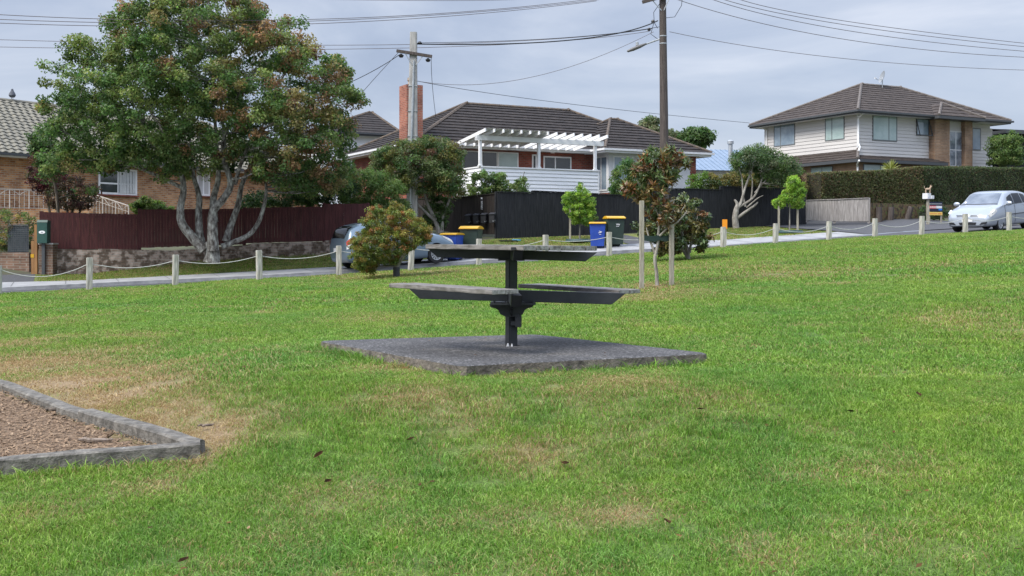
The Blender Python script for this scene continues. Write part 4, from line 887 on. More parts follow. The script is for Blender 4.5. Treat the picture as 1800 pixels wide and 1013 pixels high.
# ---------------- houses further off
F4 = Frame(566, 60, R(28)); BH = thing('background_house', 'white weatherboard house with dark hip roof behind the left end of the bungalow', 'house', F4.c, F4.a)
u4 = F4.u(692); z4e = F4.z(236, 3, 0); z4r = F4.z(197, F4.u(650, 3), 3)
hip_roof(BH, 0, u4, 0, 7, z4e, z4r, m_roofd, m_ridge, n=9, ov=.5, step=.04, fascia=m_darkframe, gut=m_darkframe, ridge=(F4.u(651, 3.5) - .15, F4.u(651, 3.5) + .15))
m = MB(); boards(m, (0, 0), (u4, 0), z4e - 5, z4e - .1, (0, -1), h=.2); m.bb(0.02, u4 - .02, .02, 7, z4e - 5, z4e - .12); m.build('wall', m_boardw, BH)
window(BH, (F4.u(630), 0), (F4.u(640), 0), z4e - 2.6, z4e - 1.2, (0, -1), m_glassd, m_white)
F5 = Frame(1195, 66, R(14)); BB = thing('background_house', 'low house with blue-grey metal roof and steel flue between the bungalow and the two-storey house', 'house', F5.c, F5.a)
u5 = F5.u(1345); z5e = F5.z(300, 2, 0); z5r = F5.z(262, 2, 4)
m_bluer = M_('blue_metal_roof', (.15, .21, .29), (.19, .25, .33), scale=2, rough=.55)
m = MB(); nx = int(u5 / .35)
for k in range(nx):
    a, b = k * u5 / nx, (k + 1) * u5 / nx
    m.quad((a + .03, -.4, z5e), (b, -.4, z5e), (b, 4, z5r), (a + .03, 4, z5r)); m.quad((a, -.4, z5e + .035), (a + .03, -.4, z5e + .035), (a + .03, 4, z5r + .035), (a, 4, z5r + .035)); m.quad((a + .03, -.4, z5e + .035), (a + .03, -.4, z5e), (a + .03, 4, z5r), (a + .03, 4, z5r + .035)); m.quad((a, -.4, z5e), (a, -.4, z5e + .035), (a, 4, z5r + .035), (a, 4, z5r))
m.quad((0, 4, z5r), (u5, 4, z5r), (u5, 8.4, z5e), (0, 8.4, z5e)); m.build('roof', m_bluer, BB)
m = MB(); m.bb(.3, u5 - .3, 0, 8, z5e - 4, z5e - .02); m.prism([(0, z5e - .02), (4, z5r - .05), (8, z5e - .02)], .3, u5 - .3, Matrix(((0, 0, 1, 0), (1, 0, 0, 0), (0, 1, 0, 0), (0, 0, 0, 1)))); m.build('wall', m_offwhite, BB)
fu = F5.u(1284, 1.2); m = MB(); zf0 = F5.z(290, fu, 1.2); m.tube([(fu, 1.2, zf0 - .4), (fu, 1.2, F5.z(254, fu, 1.2))], .15, 12); fl = m.build('flue', m_galv, BB, smooth=True)
m = MB(); m.lathe([(.15, 0), (.22, .03), (.22, .22), (.12, .30), (0, .32)], (fu, 1.2, F5.z(254, fu, 1.2)), 12); m.build('cowl', m_galv, fl, smooth=True)
F6 = Frame(1768, 60, R(20)); DH = thing('background_house', 'black clad house at the right edge behind the round green tree', 'house', F6.c, F6.a)
z6 = F6.z(232, 1, 0); m = MB(); boards(m, (0, 0), (8, 0), z6 - 6, z6, (0, -1), h=.25); boards(m, (0, 7), (0, 0), z6 - 6, z6, (-1, 0), h=.25); m.bb(.02, 8, .02, 7, z6 - 6, z6); m.build('wall', m_blkfence, DH)
m = MB(); q = .7; slope(m, (-q, -q, z6), (8 + q, -q, z6), (8 + q, 3.5, z6 + .5), (-q, 3.5, z6 + .5), 4, .03); slope(m, (8 + q, 7 + q, z6), (-q, 7 + q, z6), (-q, 3.5, z6 + .5), (8 + q, 3.5, z6 + .5), 4, .03); m.bb(-q, 8 + q, -q, -q + .04, z6 - .2, z6); m.bb(-q, -q + .04, -q + .04, 7 + q, z6 - .2, z6); m.build('roof', m_darkframe, DH)
# ================================================================ FENCES, WALLS, BINS, BOXES, POLES
def palings(name, label, runs, mat, bw=.10, rail=None, posts=True, cap=False, thick=.02, group=None, jit=.008, pmat=None, gap=.003):
    """runs: list of ((px0,Yn0,top0,bot0),(px1,Yn1,top1,bot1)); palings between; steps between runs"""
    p0 = P(runs[0][0][0], HOR, runs[0][0][1]); root = thing(name, label, 'fence', (p0.x, p0.y, H(p0.x, p0.y)), 0, group); o = root.location
    rs = random.Random(len(name) + int(runs[0][0][0]))
    for r in runs:
        (ax, ay, at, ab), (bx, by, bt, bb_) = r; A1, A2 = P(ax, at, ay), P(ax, ab, ay); B1, B2 = P(bx, bt, by), P(bx, bb_, by)
        d = Vector((B1.x - A1.x, B1.y - A1.y, 0)); L = d.length; n = max(1, int(L / bw)); rz = math.atan2(d.y, d.x); nn = Vector((-d.y, d.x, 0)).normalized(); m = MB()
        for i in range(n):
            t = (i + .5) / n; top = A1.z + (B1.z - A1.z) * t + rs.uniform(-jit, jit); bot = A2.z + (B2.z - A2.z) * t + rs.uniform(-jit, jit); c = A1.lerp(B1, t); c.z = (top + bot) / 2
            m.box(c - o + nn * rs.uniform(-.006, .006), (L / n - gap, thick, top - bot), rz=rz + rs.uniform(-.01, .01), M=None)
        m.build('palings', mat, root)
        if cap: m = MB(); m.bar(A1 - o + Vector((0, 0, .02)), B1 - o + Vector((0, 0, .02)), .09, .035); m.build('capping', pmat or mat, root)
        for f in (.12, .88) if rail is None else rail:
            m = MB(); za = A2.lerp(A1, f) - o + nn * .035; zb_ = B2.lerp(B1, f) - o + nn * .035; m.bar(za, zb_, .04, .08); m.build('rail', pmat or mat, root)
        if posts:
            for t in ((0.0, 1.0) if r is runs[-1] else (0.0,)):
                q = A1.lerp(B1, t); zt_, zb_ = q.z + .03, A2.lerp(B2, t).z - .1; m = MB(); m.box((q.x - o.x + nn.x * .075, q.y - o.y + nn.y * .075, (zt_ + zb_) / 2 - o.z), (.10, .10, zt_ - zb_), rz=rz); m.build('post', pmat or mat, root)
    return root
palings('paling_fence', 'oxblood stained paling fence stepping along behind the big tree', [((72, 33.4, 373, 437), (245, 34.2, 377, 440)), ((245, 34.2, 368.5, 436), (430, 35.0, 367, 430)), ((430, 35.0, 366, 428), (570, 35.8, 363, 424)), ((570, 35.8, 358.5, 423), (648, 36.3, 358, 422))], m_redfence, bw=.10, rail=(.1, .9))
# brick plinth under it
def wallrun(name, label, pts, mat, thick=.23, cat='wall', capmat=None):
    p0 = P(pts[0][0], HOR, pts[0][1]); root = Vector((p0.x, p0.y, 0)); m = MB()
    q = [(P(a, t, y), H(P(a, t, y).x, P(a, t, y).y) - .5) for a, y, t in pts]; V = []
    for (p, zb_) in q:
        V.append(p - root)
    o = len(m.v)
    ds = [(V[min(i + 1, len(V) - 1)] - V[max(i - 1, 0)]) for i in range(len(V))]
    for p, (pp, zb_), d in zip(V, q, ds):
        d.z = 0; d.normalize(); nn = Vector((-d.y, d.x, 0)) * thick
        m.v += [(p.x, p.y, zb_), (p.x, p.y, p.z), (p.x + nn.x, p.y + nn.y, p.z), (p.x + nn.x, p.y + nn.y, zb_)]
    for i in range(len(V) - 1):
        for k in range(3): m.f.append((o + i * 4 + k, o + i * 4 + k + 1, o + (i + 1) * 4 + k + 1, o + (i + 1) * 4 + k))
    m.f.append((o, o + 3, o + 2, o + 1)); e = o + (len(V) - 1) * 4; m.f.append((e, e + 1, e + 2, e + 3))
    ob = m.build(name, mat, loc=root); return tag(ob, label, cat)
wallrun('brick_retaining_wall', 'low flaking whitewashed brick wall under the oxblood fence', [(95, 33.3, 438), (172, 33.7, 440), (173, 33.7, 437.5), (300, 34.3, 441), (430, 34.85, 431), (446, 34.9, 428), (572, 35.65, 425), (573, 35.65, 423), (655, 36.2, 422)], m_brick_w)
wp = on(85, 33.2); m = MB(); ht = P(85, 430, 33.2).z - wp.z; m.bb(-.23, .23, -.20, .20, -.4, ht); g_ = m.build('brick_pier', m_brick_d, loc=wp); tag(g_, 'square dirty brick pier under the green letterbox', 'pier')
m = MB(); m.bb(-.25, .25, -.22, .22, ht, ht + .05); m.build('coping', m_conc, g_)
wallrun('brick_garden_wall', 'low brown brick garden wall at the far left below the mesh screen', [(-60, 34.8, 446), (5, 34.3, 444), (51, 33.6, 444)], m_brick_d)
# gate posts, screen, letterbox
gp = on(61, 33.3); m = MB(); hh = P(61, 395, 33.3).z - gp.z; m.bb(-.10, .0, -.05, .05, -.2, hh - .55); m.bb(.005, .10, -.05, .05, -.2, hh); t_ = m.build('gate_post', M_('tan_timber', (.22, .11, .04), (.34, .18, .07), scale=4, stretch=(4, 4, .4), rough=.8), loc=gp); tag(t_, 'tan stained timber gate post beside the green letterbox', 'post')
m = MB(); m.bb(-.11, .0, -.06, -.051, hh * .33, hh * .40); m.build('yellow_band', m_yellow, t_)
lp = P(77, 408, 33.0); lp.z = H(lp.x, lp.y); LB = thing('letterbox', 'dark green letterbox with a white oval badge on the brick pier at left', 'letterbox', lp)
zb_, zt_ = P(77, 428, 33).z - lp.z, P(77, 387, 33).z - lp.z; g_m = M_('letterbox_green', (.012, .05, .04), (.02, .075, .06), scale=4, rough=.5)
m = MB(); m.bb(-.17, .17, -.14, .14, zb_, zt_ - .09); m.prism([(-.14, zt_ - .088), (.14, zt_ - .088), (.14, zt_ - .03), (-.10, zt_)], -.18, .18, Matrix(((0, 0, 1, 0), (1, 0, 0, 0), (0, 1, 0, 0), (0, 0, 0, 1)))); m.build('box', g_m, LB, bevel=.01)
m = MB(); m.lathe([(0, 0), (.105, 0), (.105, .006), (0, .007)], (-.0, -.141, (zb_ + zt_) / 2 - .02), 20, Matrix.Rotation(R(90), 4, 'X') @ Matrix.Diagonal((1, .5, 1, 1))); bd = m.build('badge', m_signw, LB)
m = MB(); m.lathe([(0, 0), (.04, 0), (.04, .006), (0, .007)], (-.0, -.149, (zb_ + zt_) / 2 - .02), 12, Matrix.Rotation(R(90), 4, 'X') @ Matrix.Diagonal((1, .5, 1, 1))); m.build('emblem', m_alum, bd)
m = MB(); m.bb(-.05, .05, -.05, .05, -.1, zb_ - .002); m.build('post', m_darkframe, LB)
m = MB(); a, b = P(14, 396, 34.2), P(50, 396, 33.9)
for k in range(12): p = a.lerp(b, k / 11); m.bar((p.x, p.y, P(14, 444, 34.2).z), (p.x, p.y, a.z), .012)
for k in range(14): z_ = P(14, 444, 34.2).z + (a.z - P(14, 444, 34.2).z) * k / 13; m.bar((a.x, a.y, z_), (b.x, b.y, z_), .012)
m.bar((a.x, a.y, a.z), (b.x, b.y, a.z), .04); sc_ = m.build('mesh_screen', m_darkframe); tag(sc_, 'dark mesh plant screen above the low garden wall at far left', 'screen')
m = MB(); m.quad((a.x, a.y + .03, P(14, 444, 34.2).z), (b.x, b.y + .03, P(14, 444, 34.2).z), (b.x, b.y + .03, a.z - .03), (a.x, a.y + .03, a.z - .03)); m.build('shade_cloth', M_('shade_cloth', (.05, .065, .075), (.10, .12, .13), scale=3, rough=.9), sc_)
# white iron balustrade and stair rail of the left house
def balus(name, label, a, b, za, zb_, h, n, diag=False):
    o = Vector(a); m = MB(); q = lambda t, z: Vector(a).lerp(Vector(b), t) - o + Vector((0, 0, za + (zb_ - za) * t + z))
    m.bar(q(0, h), q(1, h), .032); m.bar(q(0, h * .72), q(1, h * .72), .014); m.bar(q(0, .05), q(1, .05), .016)
    for i in range(n + 1): t = i / n; m.bar(q(t, .02), q(t, h), .014 if i % 4 else .032)
    for i in range(n // 4):
        t0, t1 = i * 4 / n, (i * 4 + 4) / n; m.tube([q(t0 + (t1 - t0) * k / 8, h * .72 + h * .24 * abs(math.cos(k / 8 * math.pi))) for k in range(9)], .012, 5)
    return tag(m.build(name, M_('cream_iron', (.42, .38, .33), (.55, .50, .45), scale=6, rough=.6), loc=o), label, 'railing')
a, b = P(0, HOR, 37.5), P(118, HOR, 39); balus('balustrade', 'white wrought iron balustrade on the porch of the orange brick house', (a.x - 1, a.y - .3, 0), (b.x, b.y, 0), P(0, 366, 37.5).z, P(100, 370, 39).z, P(0, 331, 37.5).z - P(0, 366, 37.5).z, 20)
a, b = P(158, HOR, 39.5), P(226, HOR, 39); balus('stair_rail', 'white wrought iron stair rail sloping down under the orange brick house window', (a.x, a.y, 0), (b.x, b.y, 0), P(158, 377, 39.5).z, P(226, 400, 39).z, .85, 12)
m = MB(); a = P(-40, 368, 39); m.box((a.x + 1.5, a.y + .8, a.z - .6), (5.5, 1.6, 1.25), rz=R(10)); tag(m.build('porch_base', m_brick_o), 'orange brick porch base under the white balustrade', 'porch')

# black fences
BF = palings('paling_fence', 'tall black stained paling fence in front of the bungalow, right of the letterboxes', [((874, 38.4, 338, 421), (938, 39.2, 340, 420)), ((938, 39.2, 336.5, 420), (1050, 40.6, 342, 419)), ((1050, 40.6, 342, 419), (1150, 41.9, 347, 416)), ((1150, 41.9, 332, 414), (1203, 42.7, 333, 408)), ((1203, 42.7, 332.5, 408), (1269, 43.7, 335, 402)), ((1269, 43.7, 328.5, 401), (1345, 44.9, 331, 398)), ((1345, 44.9, 331, 398), (1417, 46, 333, 396.5))], m_blkfence, bw=.12, rail=(.15, .85), cap=True)
palings('paling_fence', 'older worn black paling fence carrying the four black letterboxes', [((680, 43.5, 352, 402), (786, 41.0, 348, 410)), ((786, 41.0, 350, 410), (872, 38.5, 341.5, 412))], m_blkfence2, bw=.13, rail=(.02, .52), cap=True)
for px, pt, pb, Yn in ((786, 345, 414, 40.8), (872, 338, 421, 38.35)): pass
# house number plate
m = MB(); a = P(847, 361, 39.15); m.box((0, 0, 0), (.10, .012, .36), rz=R(-22)); m.box((-.005, -.01, .27), (.09, .012, .10), rz=R(-22)); pl = m.build('number_plate', M_('plate_grey', (.09, .09, .09), rough=.6), loc=(a.x, a.y - .06, a.z)); tag(pl, 'small white-figured number plate on the worn black fence above the letterboxes', 'sign')
m = MB()
for k, z in enumerate((.12, .04, -.05, -.13)):
    m.box((.005, -.012, z + .025), (.05, .006, .012), rz=R(-22)); m.box((.005, -.012, z - .025), (.05, .006, .012), rz=R(-22)); m.box((.025 if k % 2 else -.015, -.013, z), (.013, .006, .05), rz=R(-22))
m.box((-.005, -.022, .27), (.05, .006, .05), rz=R(-22)); m.build('figures', m_signw, pl)
LBX = ['leftmost of the four black letterboxes on the worn fence', 'second from left of the four black letterboxes on the worn fence', 'third from left of the four black letterboxes on the worn fence', 'rightmost of the four black letterboxes, nearest the tall black fence']
proto = None
for k, px in enumerate((824, 838, 851.5, 866)):
    Yn = 39.85 - k * .42; a = P(px, 386 - k * .8, Yn); a.y -= .22
    if proto is None:
        r_ = thing('letterbox', LBX[k], 'letterbox', a, R(-22), 'black letterboxes on the worn fence'); m = MB(); m.bb(-.105, .105, -.10, .10, -.19, .13); m.build('box', m_black, r_, bevel=.006)
        m = MB(); m.prism([(-.13, .132), (.12, .132), (.12, .22), (-.14, .15)], -.12, .12, Matrix(((0, 0, 1, 0), (1, 0, 0, 0), (0, 1, 0, 0), (0, 0, 0, 1)))); m.build('lid', M_('black_lid', (.05, .052, .06), rough=.35), r_)
        m = MB(); m.lathe([(0, 0), (.03, 0), (.03, .006), (0, .007)], (.107, -.03, -.10), 10, Matrix.Rotation(R(90), 4, 'Y')); m.lathe([(0, 0), (.02, 0), (.02, .006), (0, .007)], (.07, -.102, -.12), 10, Matrix.Rotation(R(90), 4, 'X')); m.build('lock', m_galv, r_); proto = r_
    else:
        r_ = copy_tree(proto); r_.location = a; r_['label'] = LBX[k]
# grey low fence at right
palings('paling_fence', 'low silvered grey paling fence beside the driveway below the hedge', [((1418, 45.5, 353, 387), (1467, 44.8, 351.5, 389)), ((1467, 44.8, 351.5, 389), (1527, 44.2, 349, 389))], m_greyfence, bw=.12, rail=(.08, .9), cap=True)
m = MB()
for px, Yn in ((1436, 45.2), (1467, 44.7), (1500, 44.4), (1527, 44.1)): q = on(px, Yn); m.bb(q.x - .07, q.x + .07, q.y - .07, q.y + .07, q.z - .2, P(px, 351 if px in (1467, 1527) else 388, Yn).z)
# retaining wall under the hedge
tr = thing('retaining_wall', 'mossy timber retaining wall with round posts under the clipped hedge', 'wall', on(1530, 44.9)); o = tr.location
m_moss = M_('mossy_bank', (.035, .035, .018), (.14, .085, .045), scale=7, rough=.95, bump=1, bscale=30, c3=(.09, .14, .035), bdist=.03, lo=.38, hi=.52)
rb = [(1526, 45.2, 357, 390), (1575, 46.3, 358, 389), (1628, 47.2, 360, 387), (1700, 49.5, 360, 386), (1830, 53, 360, 385)]
m = MB(); top = [P(a, c, y) - o for a, y, c, d in rb]; bt = [P(a, d + 8, y) - o for a, y, c, d in rb]
for i in range(len(rb) - 1):
    m.quad(bt[i], bt[i + 1], top[i + 1], top[i]); m.quad(top[i], top[i + 1], top[i + 1] + Vector((-.3, 2, 0)), top[i] + Vector((-.3, 2, 0)))
m.build('bank', m_moss, tr)
for px, Yn, lean in ((1566, 45.9, .02), (1597, 46.4, .12), (1621, 46.8, 0), (1545, 45.4, .0)):
    a = P(px, 364, Yn) - o; b = P(px, 394, Yn) - o; m = MB(); m.tube([b + Vector((-lean, 0, 0)), a + Vector((lean, 0, 0))], [.14, .13], 10); m.build('post', m_polewood, tr, smooth=True)
# letterbox with animal figure
q = on(1631, 43.3); gq = P(1631, 345, 43.3).z - q.z; LT = thing('letterbox', 'white letterbox on a pale post with a small animal figure on top', 'letterbox', q)
m = MB(); m.bb(-.05, .05, -.05, .05, -.2, gq - .12); m.build('post', m_stake, LT)
m = MB(); m.box((-.05, 0, gq), (.22, .28, .25), rz=R(30)); m.build('box', m_offwhite, LT, bevel=.006); m = MB(); m.box((.15, .05, gq - .045), (.17, .22, .15), rz=R(30)); m.build('newspaper_holder', m_offwhite, LT, bevel=.006)
m = MB(); m.box((-.03, -.16, gq), (.07, .01, .07), rz=R(30)); m.build('knob', m_signw, LT)
m_tan = M_('tan_figure', (.40, .29, .20), rough=.7); m = MB()
m.tube([(-.10, 0, gq + .30), (-.04, 0, gq + .31), (.04, 0, gq + .31), (.10, 0, gq + .33)], [.03, .045, .045, .04], 8); m.tube([(.09, 0, gq + .33), (.13, 0, gq + .42), (.18, 0, gq + .44)], [.035, .035, .015], 8); m.tube([(.12, .02, gq + .44), (.12, .02, gq + .50)], [.015, .004], 5)
for x in (-.09, .09):
    for y in (-.025, .025): m.tube([(x, y, gq + .30), (x, y, gq + .14)], [.018, .014], 6)
m.tube([(-.10, 0, gq + .31), (-.16, 0, gq + .38), (-.14, 0, gq + .45)], [.015, .012, .008], 5)
tag(m.build('animal_figure', m_tan, loc=q, smooth=True), 'small tan four-legged animal figure standing on the white letterbox', 'figurine')
# real estate style sign
q = on(1646, 44.3); SG = thing('sign_board', 'dark blue sign board with red, white and blue blocks above a yellow strip', 'sign', q, R(12))
zc = lambda py: P(1646, py, 44.3).z - q.z
X0, X1 = -.36, .29; m = MB()
for x in (X0 + .03, X1 - .03): m.bb(x - .03, x + .03, .012, .06, -.2, zc(356))
m.build('post', m_stake, SG); m = MB(); m.bb(X0, X1, -.01, .01, zc(372), zc(355)); pn = m.build('panel', M_('sign_navy', (.008, .014, .035), rough=.5), SG)
m = MB(); m.bb(X0 + .01, X0 + .34, -.016, -.0105, zc(367), zc(362)); m.build('red_block', M_('sign_red', (.55, .06, .05), rough=.5), pn)
m = MB()
for k in range(7): x = X0 + .03 + k * .045; m.bb(x, x + .03, -.020, -.0165, zc(366.2), zc(363)) if k % 2 == 0 else m.bb(x + .005, x + .02, -.020, -.0165, zc(366), zc(362.8))
m.bb(X0 + .35, X1 - .02, -.016, -.0105, zc(366.5), zc(362.2)); m.bb(X0 + .02, X1 - .02, -.016, -.0105, zc(359), zc(358.4)); m.build('white_lettering', m_offwhite, pn)
m = MB(); m.bb(X0 + .46, X1 - .015, -.016, -.0105, zc(370), zc(367.2)); m.build('blue_block', M_('sign_blue', (.02, .16, .55), rough=.5), pn)
m = MB(); m.bb(X0, X1, -.01, .01, zc(378.5), zc(373)); ys_ = m.build('yellow_strip', M_('sign_yellow', (.72, .52, .14), rough=.5), SG)
m = MB(); m.bb(X0 + .03, X0 + .38, -.014, -.0105, zc(376.6), zc(375.2)); m.bb(X0 + .42, X1 - .04, -.014, -.0105, zc(376.8), zc(374.8)); m.build('strip_lettering', M_('sign_orange', (.60, .22, .05), rough=.5), ys_)
# orange marker post
q = on(1274, 36.2); m = MB(); h_ = P(1274, 386, 36.2).z - q.z; m.bb(-.06, .06, -.04, .04, -.2, h_ - .30); o_ = m.build('marker_post', m_post, loc=q); m = MB(); m.bb(-.08, .08, -.06, .06, h_ - .34, h_); m.build('marker_head', M_('marker_orange', (.75, .27, .01), rough=.5), o_); tag(o_, 'small marker post with bright orange head by the footpath', 'marker')

# wheelie bins
def bin_(name, label, px, Yn, H_, Wd, Dp, body, lid, rz, swell=.0, mark=None):
    q = on(px, Yn); r_ = thing(name, label, 'wheelie bin', q, rz, 'wheelie bins put out on the footpath'); m = MB()
    m.box((0, 0, .07 + (H_ - .12) / 2), (Wd * .80, Dp * .74, H_ - .12), taper=1.2); m.bb(-Wd * .485, Wd * .485, -Dp * .46, Dp * .46, H_ - .085, H_ - .045); m.bar((-Wd * .4, Dp * .52, H_ - .08), (Wd * .4, Dp * .52, H_ - .08), .035); m.bb(-Wd * .3, Wd * .3, Dp * .05, Dp * .3, .0, .09); m.build('body', body, r_, bevel=.012)
    m = MB(); n = 10; prof = [(-Dp * .54, 0), (-Dp * .53, .035)] + [(-Dp * .5 + Dp * 1.0 * t, .045 + swell * math.sin(math.pi * t) ** .7) for t in np.linspace(0, 1, n)] + [(Dp * .54, .03), (Dp * .54, 0)]
    m.prism(prof, -Wd * .52, Wd * .52, Matrix.Translation((0, 0, H_ - .043)) @ Matrix(((0, 0, 1, 0), (1, 0, 0, 0), (0, 1, 0, 0), (0, 0, 0, 1)))); m.build('lid', lid, r_, bevel=.012)
    for x in (-1, 1): m = MB(); m.lathe([(.03, -.025), (.095, -.025), (.10, 0), (.095, .025), (.03, .025)], (x * Wd * .36, Dp * .33, .10), 16, Matrix.Rotation(R(90), 4, 'Y')); m.build('wheel', m_tyre, r_, smooth=True)
    y = -Dp * .445
    if mark == 'fern':
        m = MB()
        for k in range(5): m.box((.10 + math.sin(k * 1.3 - 1.2) * .035, y, H_ * .60 + k * .016), (.09 - .014 * abs(k - 1), .008, .011))
        m.box((.10, y + .006, H_ * .54), (.07, .008, .010)); m.build('logo', m_signw, r_)
    if mark == 'script':
        m = MB()
        for k in range(3): m.bar((-.0 + k * .045, y, H_ * .79), (.03 + k * .045, y, H_ * .735), .016, .012); m.bar((.03 + k * .045, y, H_ * .735), (.055 + k * .045, y, H_ * .785), .016, .012)
        m.bb(.0, .11, y - .0, y + .009, H_ * .69, H_ * .705); m.build('logo', m_offwhite, r_)
    return r_
bin_('wheelie_bin', 'blue wheelie bin with yellow lid standing at the fence verge, left of the green one', 1050.5, 36.5, .93, .60, .62, m_blue, m_yellow, R(-6), .03, 'fern')
bin_('wheelie_bin', 'dark green wheelie bin with domed yellow lid right of the blue bin', 1079.5, 36.9, 1.06, .68, .72, m_gbin, m_yellow, R(8), .06, 'script')
bin_('wheelie_bin', 'blue wheelie bin with yellow lid partly behind the blue-grey car nose', 795, 34.3, .93, .62, .66, m_blue, m_yellow, R(-22), .03, 'fern')
bin_('wheelie_bin', 'dark green wheelie bin with domed yellow lid behind the left end of the picnic tabletop', 828.5, 34.9, 1.06, .68, .74, m_gbin, m_yellow, R(-14), .07, None)

# small things on the verge
for px, Yn, r, h, mt, lb in ((908, 38.1, .16, .06, M_('pale_blue', (.15, .42, .60), rough=.5), 'small pale blue tray lying on the verge by the black fence'), (893, 38.0, .35, .03, m_asph, 'dark flat service cover on the verge at the black fence foot')):
    m = MB(); m.lathe([(0, 0), (r, 0), (r * 1.05, h), (r * .9, h), (0, h * .6)], (0, 0, 0), 16, Matrix.Diagonal((1, .6, 1, 1))); tag(m.build('tray' if 'tray' in lb else 'service_cover', mt, loc=on(px, Yn, .02)), lb, 'tray' if 'tray' in lb else 'cover')

# power poles ----------------------------------------------------
q = on(728, 38.5); zt_ = P(727, 57, 38.5).z - q.z; PL = thing('power_pole', 'tapered grey concrete power pole with crossarm in front of the brick chimney', 'power pole', q)
def pt(px, py, Yn=38.5): return P(px, py, Yn) - q
bx = .0; m = MB(); tp = pt(727, 57)
for k, (wd, dp, z, x) in enumerate(((.46, .36, -.4, -.09), (.26, .22, zt_, tp.x))):
    m.v += [(x - wd / 2, -dp / 2, z), (x - wd / 2 + .05, -dp / 2 - .02, z), (x + wd / 2 - .05, -dp / 2 - .02, z), (x + wd / 2, -dp / 2, z), (x + wd / 2, dp / 2, z), (x - wd / 2, dp / 2, z)]
m.f += [(i, (i + 1) % 6, 6 + (i + 1) % 6, 6 + i) for i in range(6)] + [(6, 7, 8, 9, 10, 11)]; m.build('shaft', m_conc, PL, bevel=.01)
m = MB(); m.bar(pt(698, 91) + Vector((0, -.18, 0)), pt(760, 101) + Vector((0, -.18, 0)), .11, .11); m.build('crossarm', m_polewood, PL)
m = MB(); m.bar(pt(713, 95) + Vector((0, -.2, 0)), pt(725, 116) + Vector((0, -.14, 0)), .03); m.bar(pt(745, 99) + Vector((0, -.2, 0)), pt(731, 116) + Vector((0, -.14, 0)), .03); m.build('brace', m_galv, PL)
for px in (706, 753): m = MB(); m.lathe([(0, -.14), (.06, -.14), (.10, -.08), (.10, -.05), (.05, -.03), (.05, .0), (0, 0)], pt(px, 95 + (px - 706) * .16) + Vector((0, -.18, -.03)), 10); m.build('insulator', m_black, PL, smooth=True)
m = MB(); c0 = pt(738, 76); m.lathe([(0, -.05), (.07, -.05), (.09, 0), (.05, .06), (0, .07)], c0, 8); m.bar(c0, pt(731, 78), .05); m.build('clamp', m_black, PL)
m = MB(); m.tube([pt(728, 108) + Vector((0, -.16, 0)), pt(726, 180) + Vector((0, -.19, 0)), pt(722, 300) + Vector((0, -.215, 0)), (-.09, -.24, 0)], .045, 8); m.build('conduit', m_galv, PL, smooth=True)
m = MB()
for t in (.12, .30, .48, .50, .62, .74): z = zt_ * t; wd = .46 - .2 * t; dp = .36 - .14 * t; x = -.09 + (tp.x + .09) * t; m.box((x, -.005, z), (wd + .03, dp + .07, .03))
m.build('strap', m_galv, PL); PLq = q.copy()
q2 = on(1168, 39.5); P2 = thing('power_pole', 'tall dark timber power pole with street light arm behind the staked bronze tree', 'power pole', q2)
Yn2 = 39.5; p2 = lambda px, py: P(px, py, Yn2) - q2
m = MB(); m.tube([(0.0, 0, -.4), p2(1167, 200), p2(1165, 20), p2(1164.5, -60)], [.20, .17, .14, .13], 12); m.build('shaft', m_polewood, P2, smooth=True)
m = MB(); m.bar(p2(1128, 6) + Vector((0, -.2, 0)), p2(1200, -14) + Vector((0, -.2, 0)), .11, .12); m.build('crossarm', m_polewood, P2)
m = MB(); m.bar(p2(1146, 3) + Vector((0, -.2, 0)), p2(1162, 20) + Vector((0, -.12, 0)), .03); m.bar(p2(1175, 0) + Vector((0, -.2, 0)), p2(1166, 20) + Vector((0, -.12, 0)), .03)
for py in (64, 77): m.lathe([(.150, -.02), (.158, -.02), (.158, .02), (.150, .02)], p2(1165.5, py), 12)
m.build('brace', m_galv, P2)
m = MB(); m.tube([p2(1160, 69), p2(1140, 76), p2(1128, 81)], [.035, .035, .03], 8); m.build('lamp_arm', m_galv, P2, smooth=True)
m = MB(); c = p2(1119, 84); m.lathe([(0, -.42), (.08, -.38), (.13, -.15), (.12, .15), (.06, .42), (0, .44)], c, 14, Matrix.Rotation(R(68), 4, 'Y') @ Matrix.Diagonal((.6, 1, 1, 1))); m.build('lamp_head', M_('lamp_grey', (.16, .155, .15), rough=.5), P2, smooth=True)
m = MB(); m.lathe([(0, 0), (.06, 0), (.06, .12), (.03, .15), (0, .15)], p2(1120, 80), 10); m.build('photocell', m_alum, P2, smooth=True)
m = MB(); m.lathe([(0, -.06), (.07, -.05), (.08, 0), (.05, .06), (0, .06)], p2(1148, 38), 8); m.lathe([(0, -.06), (.06, -.05), (.07, 0), (.04, .06), (0, .06)], p2(1141, 52), 8); m.build('clamp', m_black, P2)
m = MB(); m.tube([p2(1150, 38), p2(1144, 60), p2(1152, 66), p2(1158, 70)], .012, 5); m.tube([p2(1160, 6), p2(1149, 22), p2(1150, 40), p2(1156, 50)], .012, 5); m.tube([p2(1168, 32), p2(1186, 30), p2(1198, 10), p2(1201, -20)], .012, 5); m.build('loose_cable', m_wire, P2)
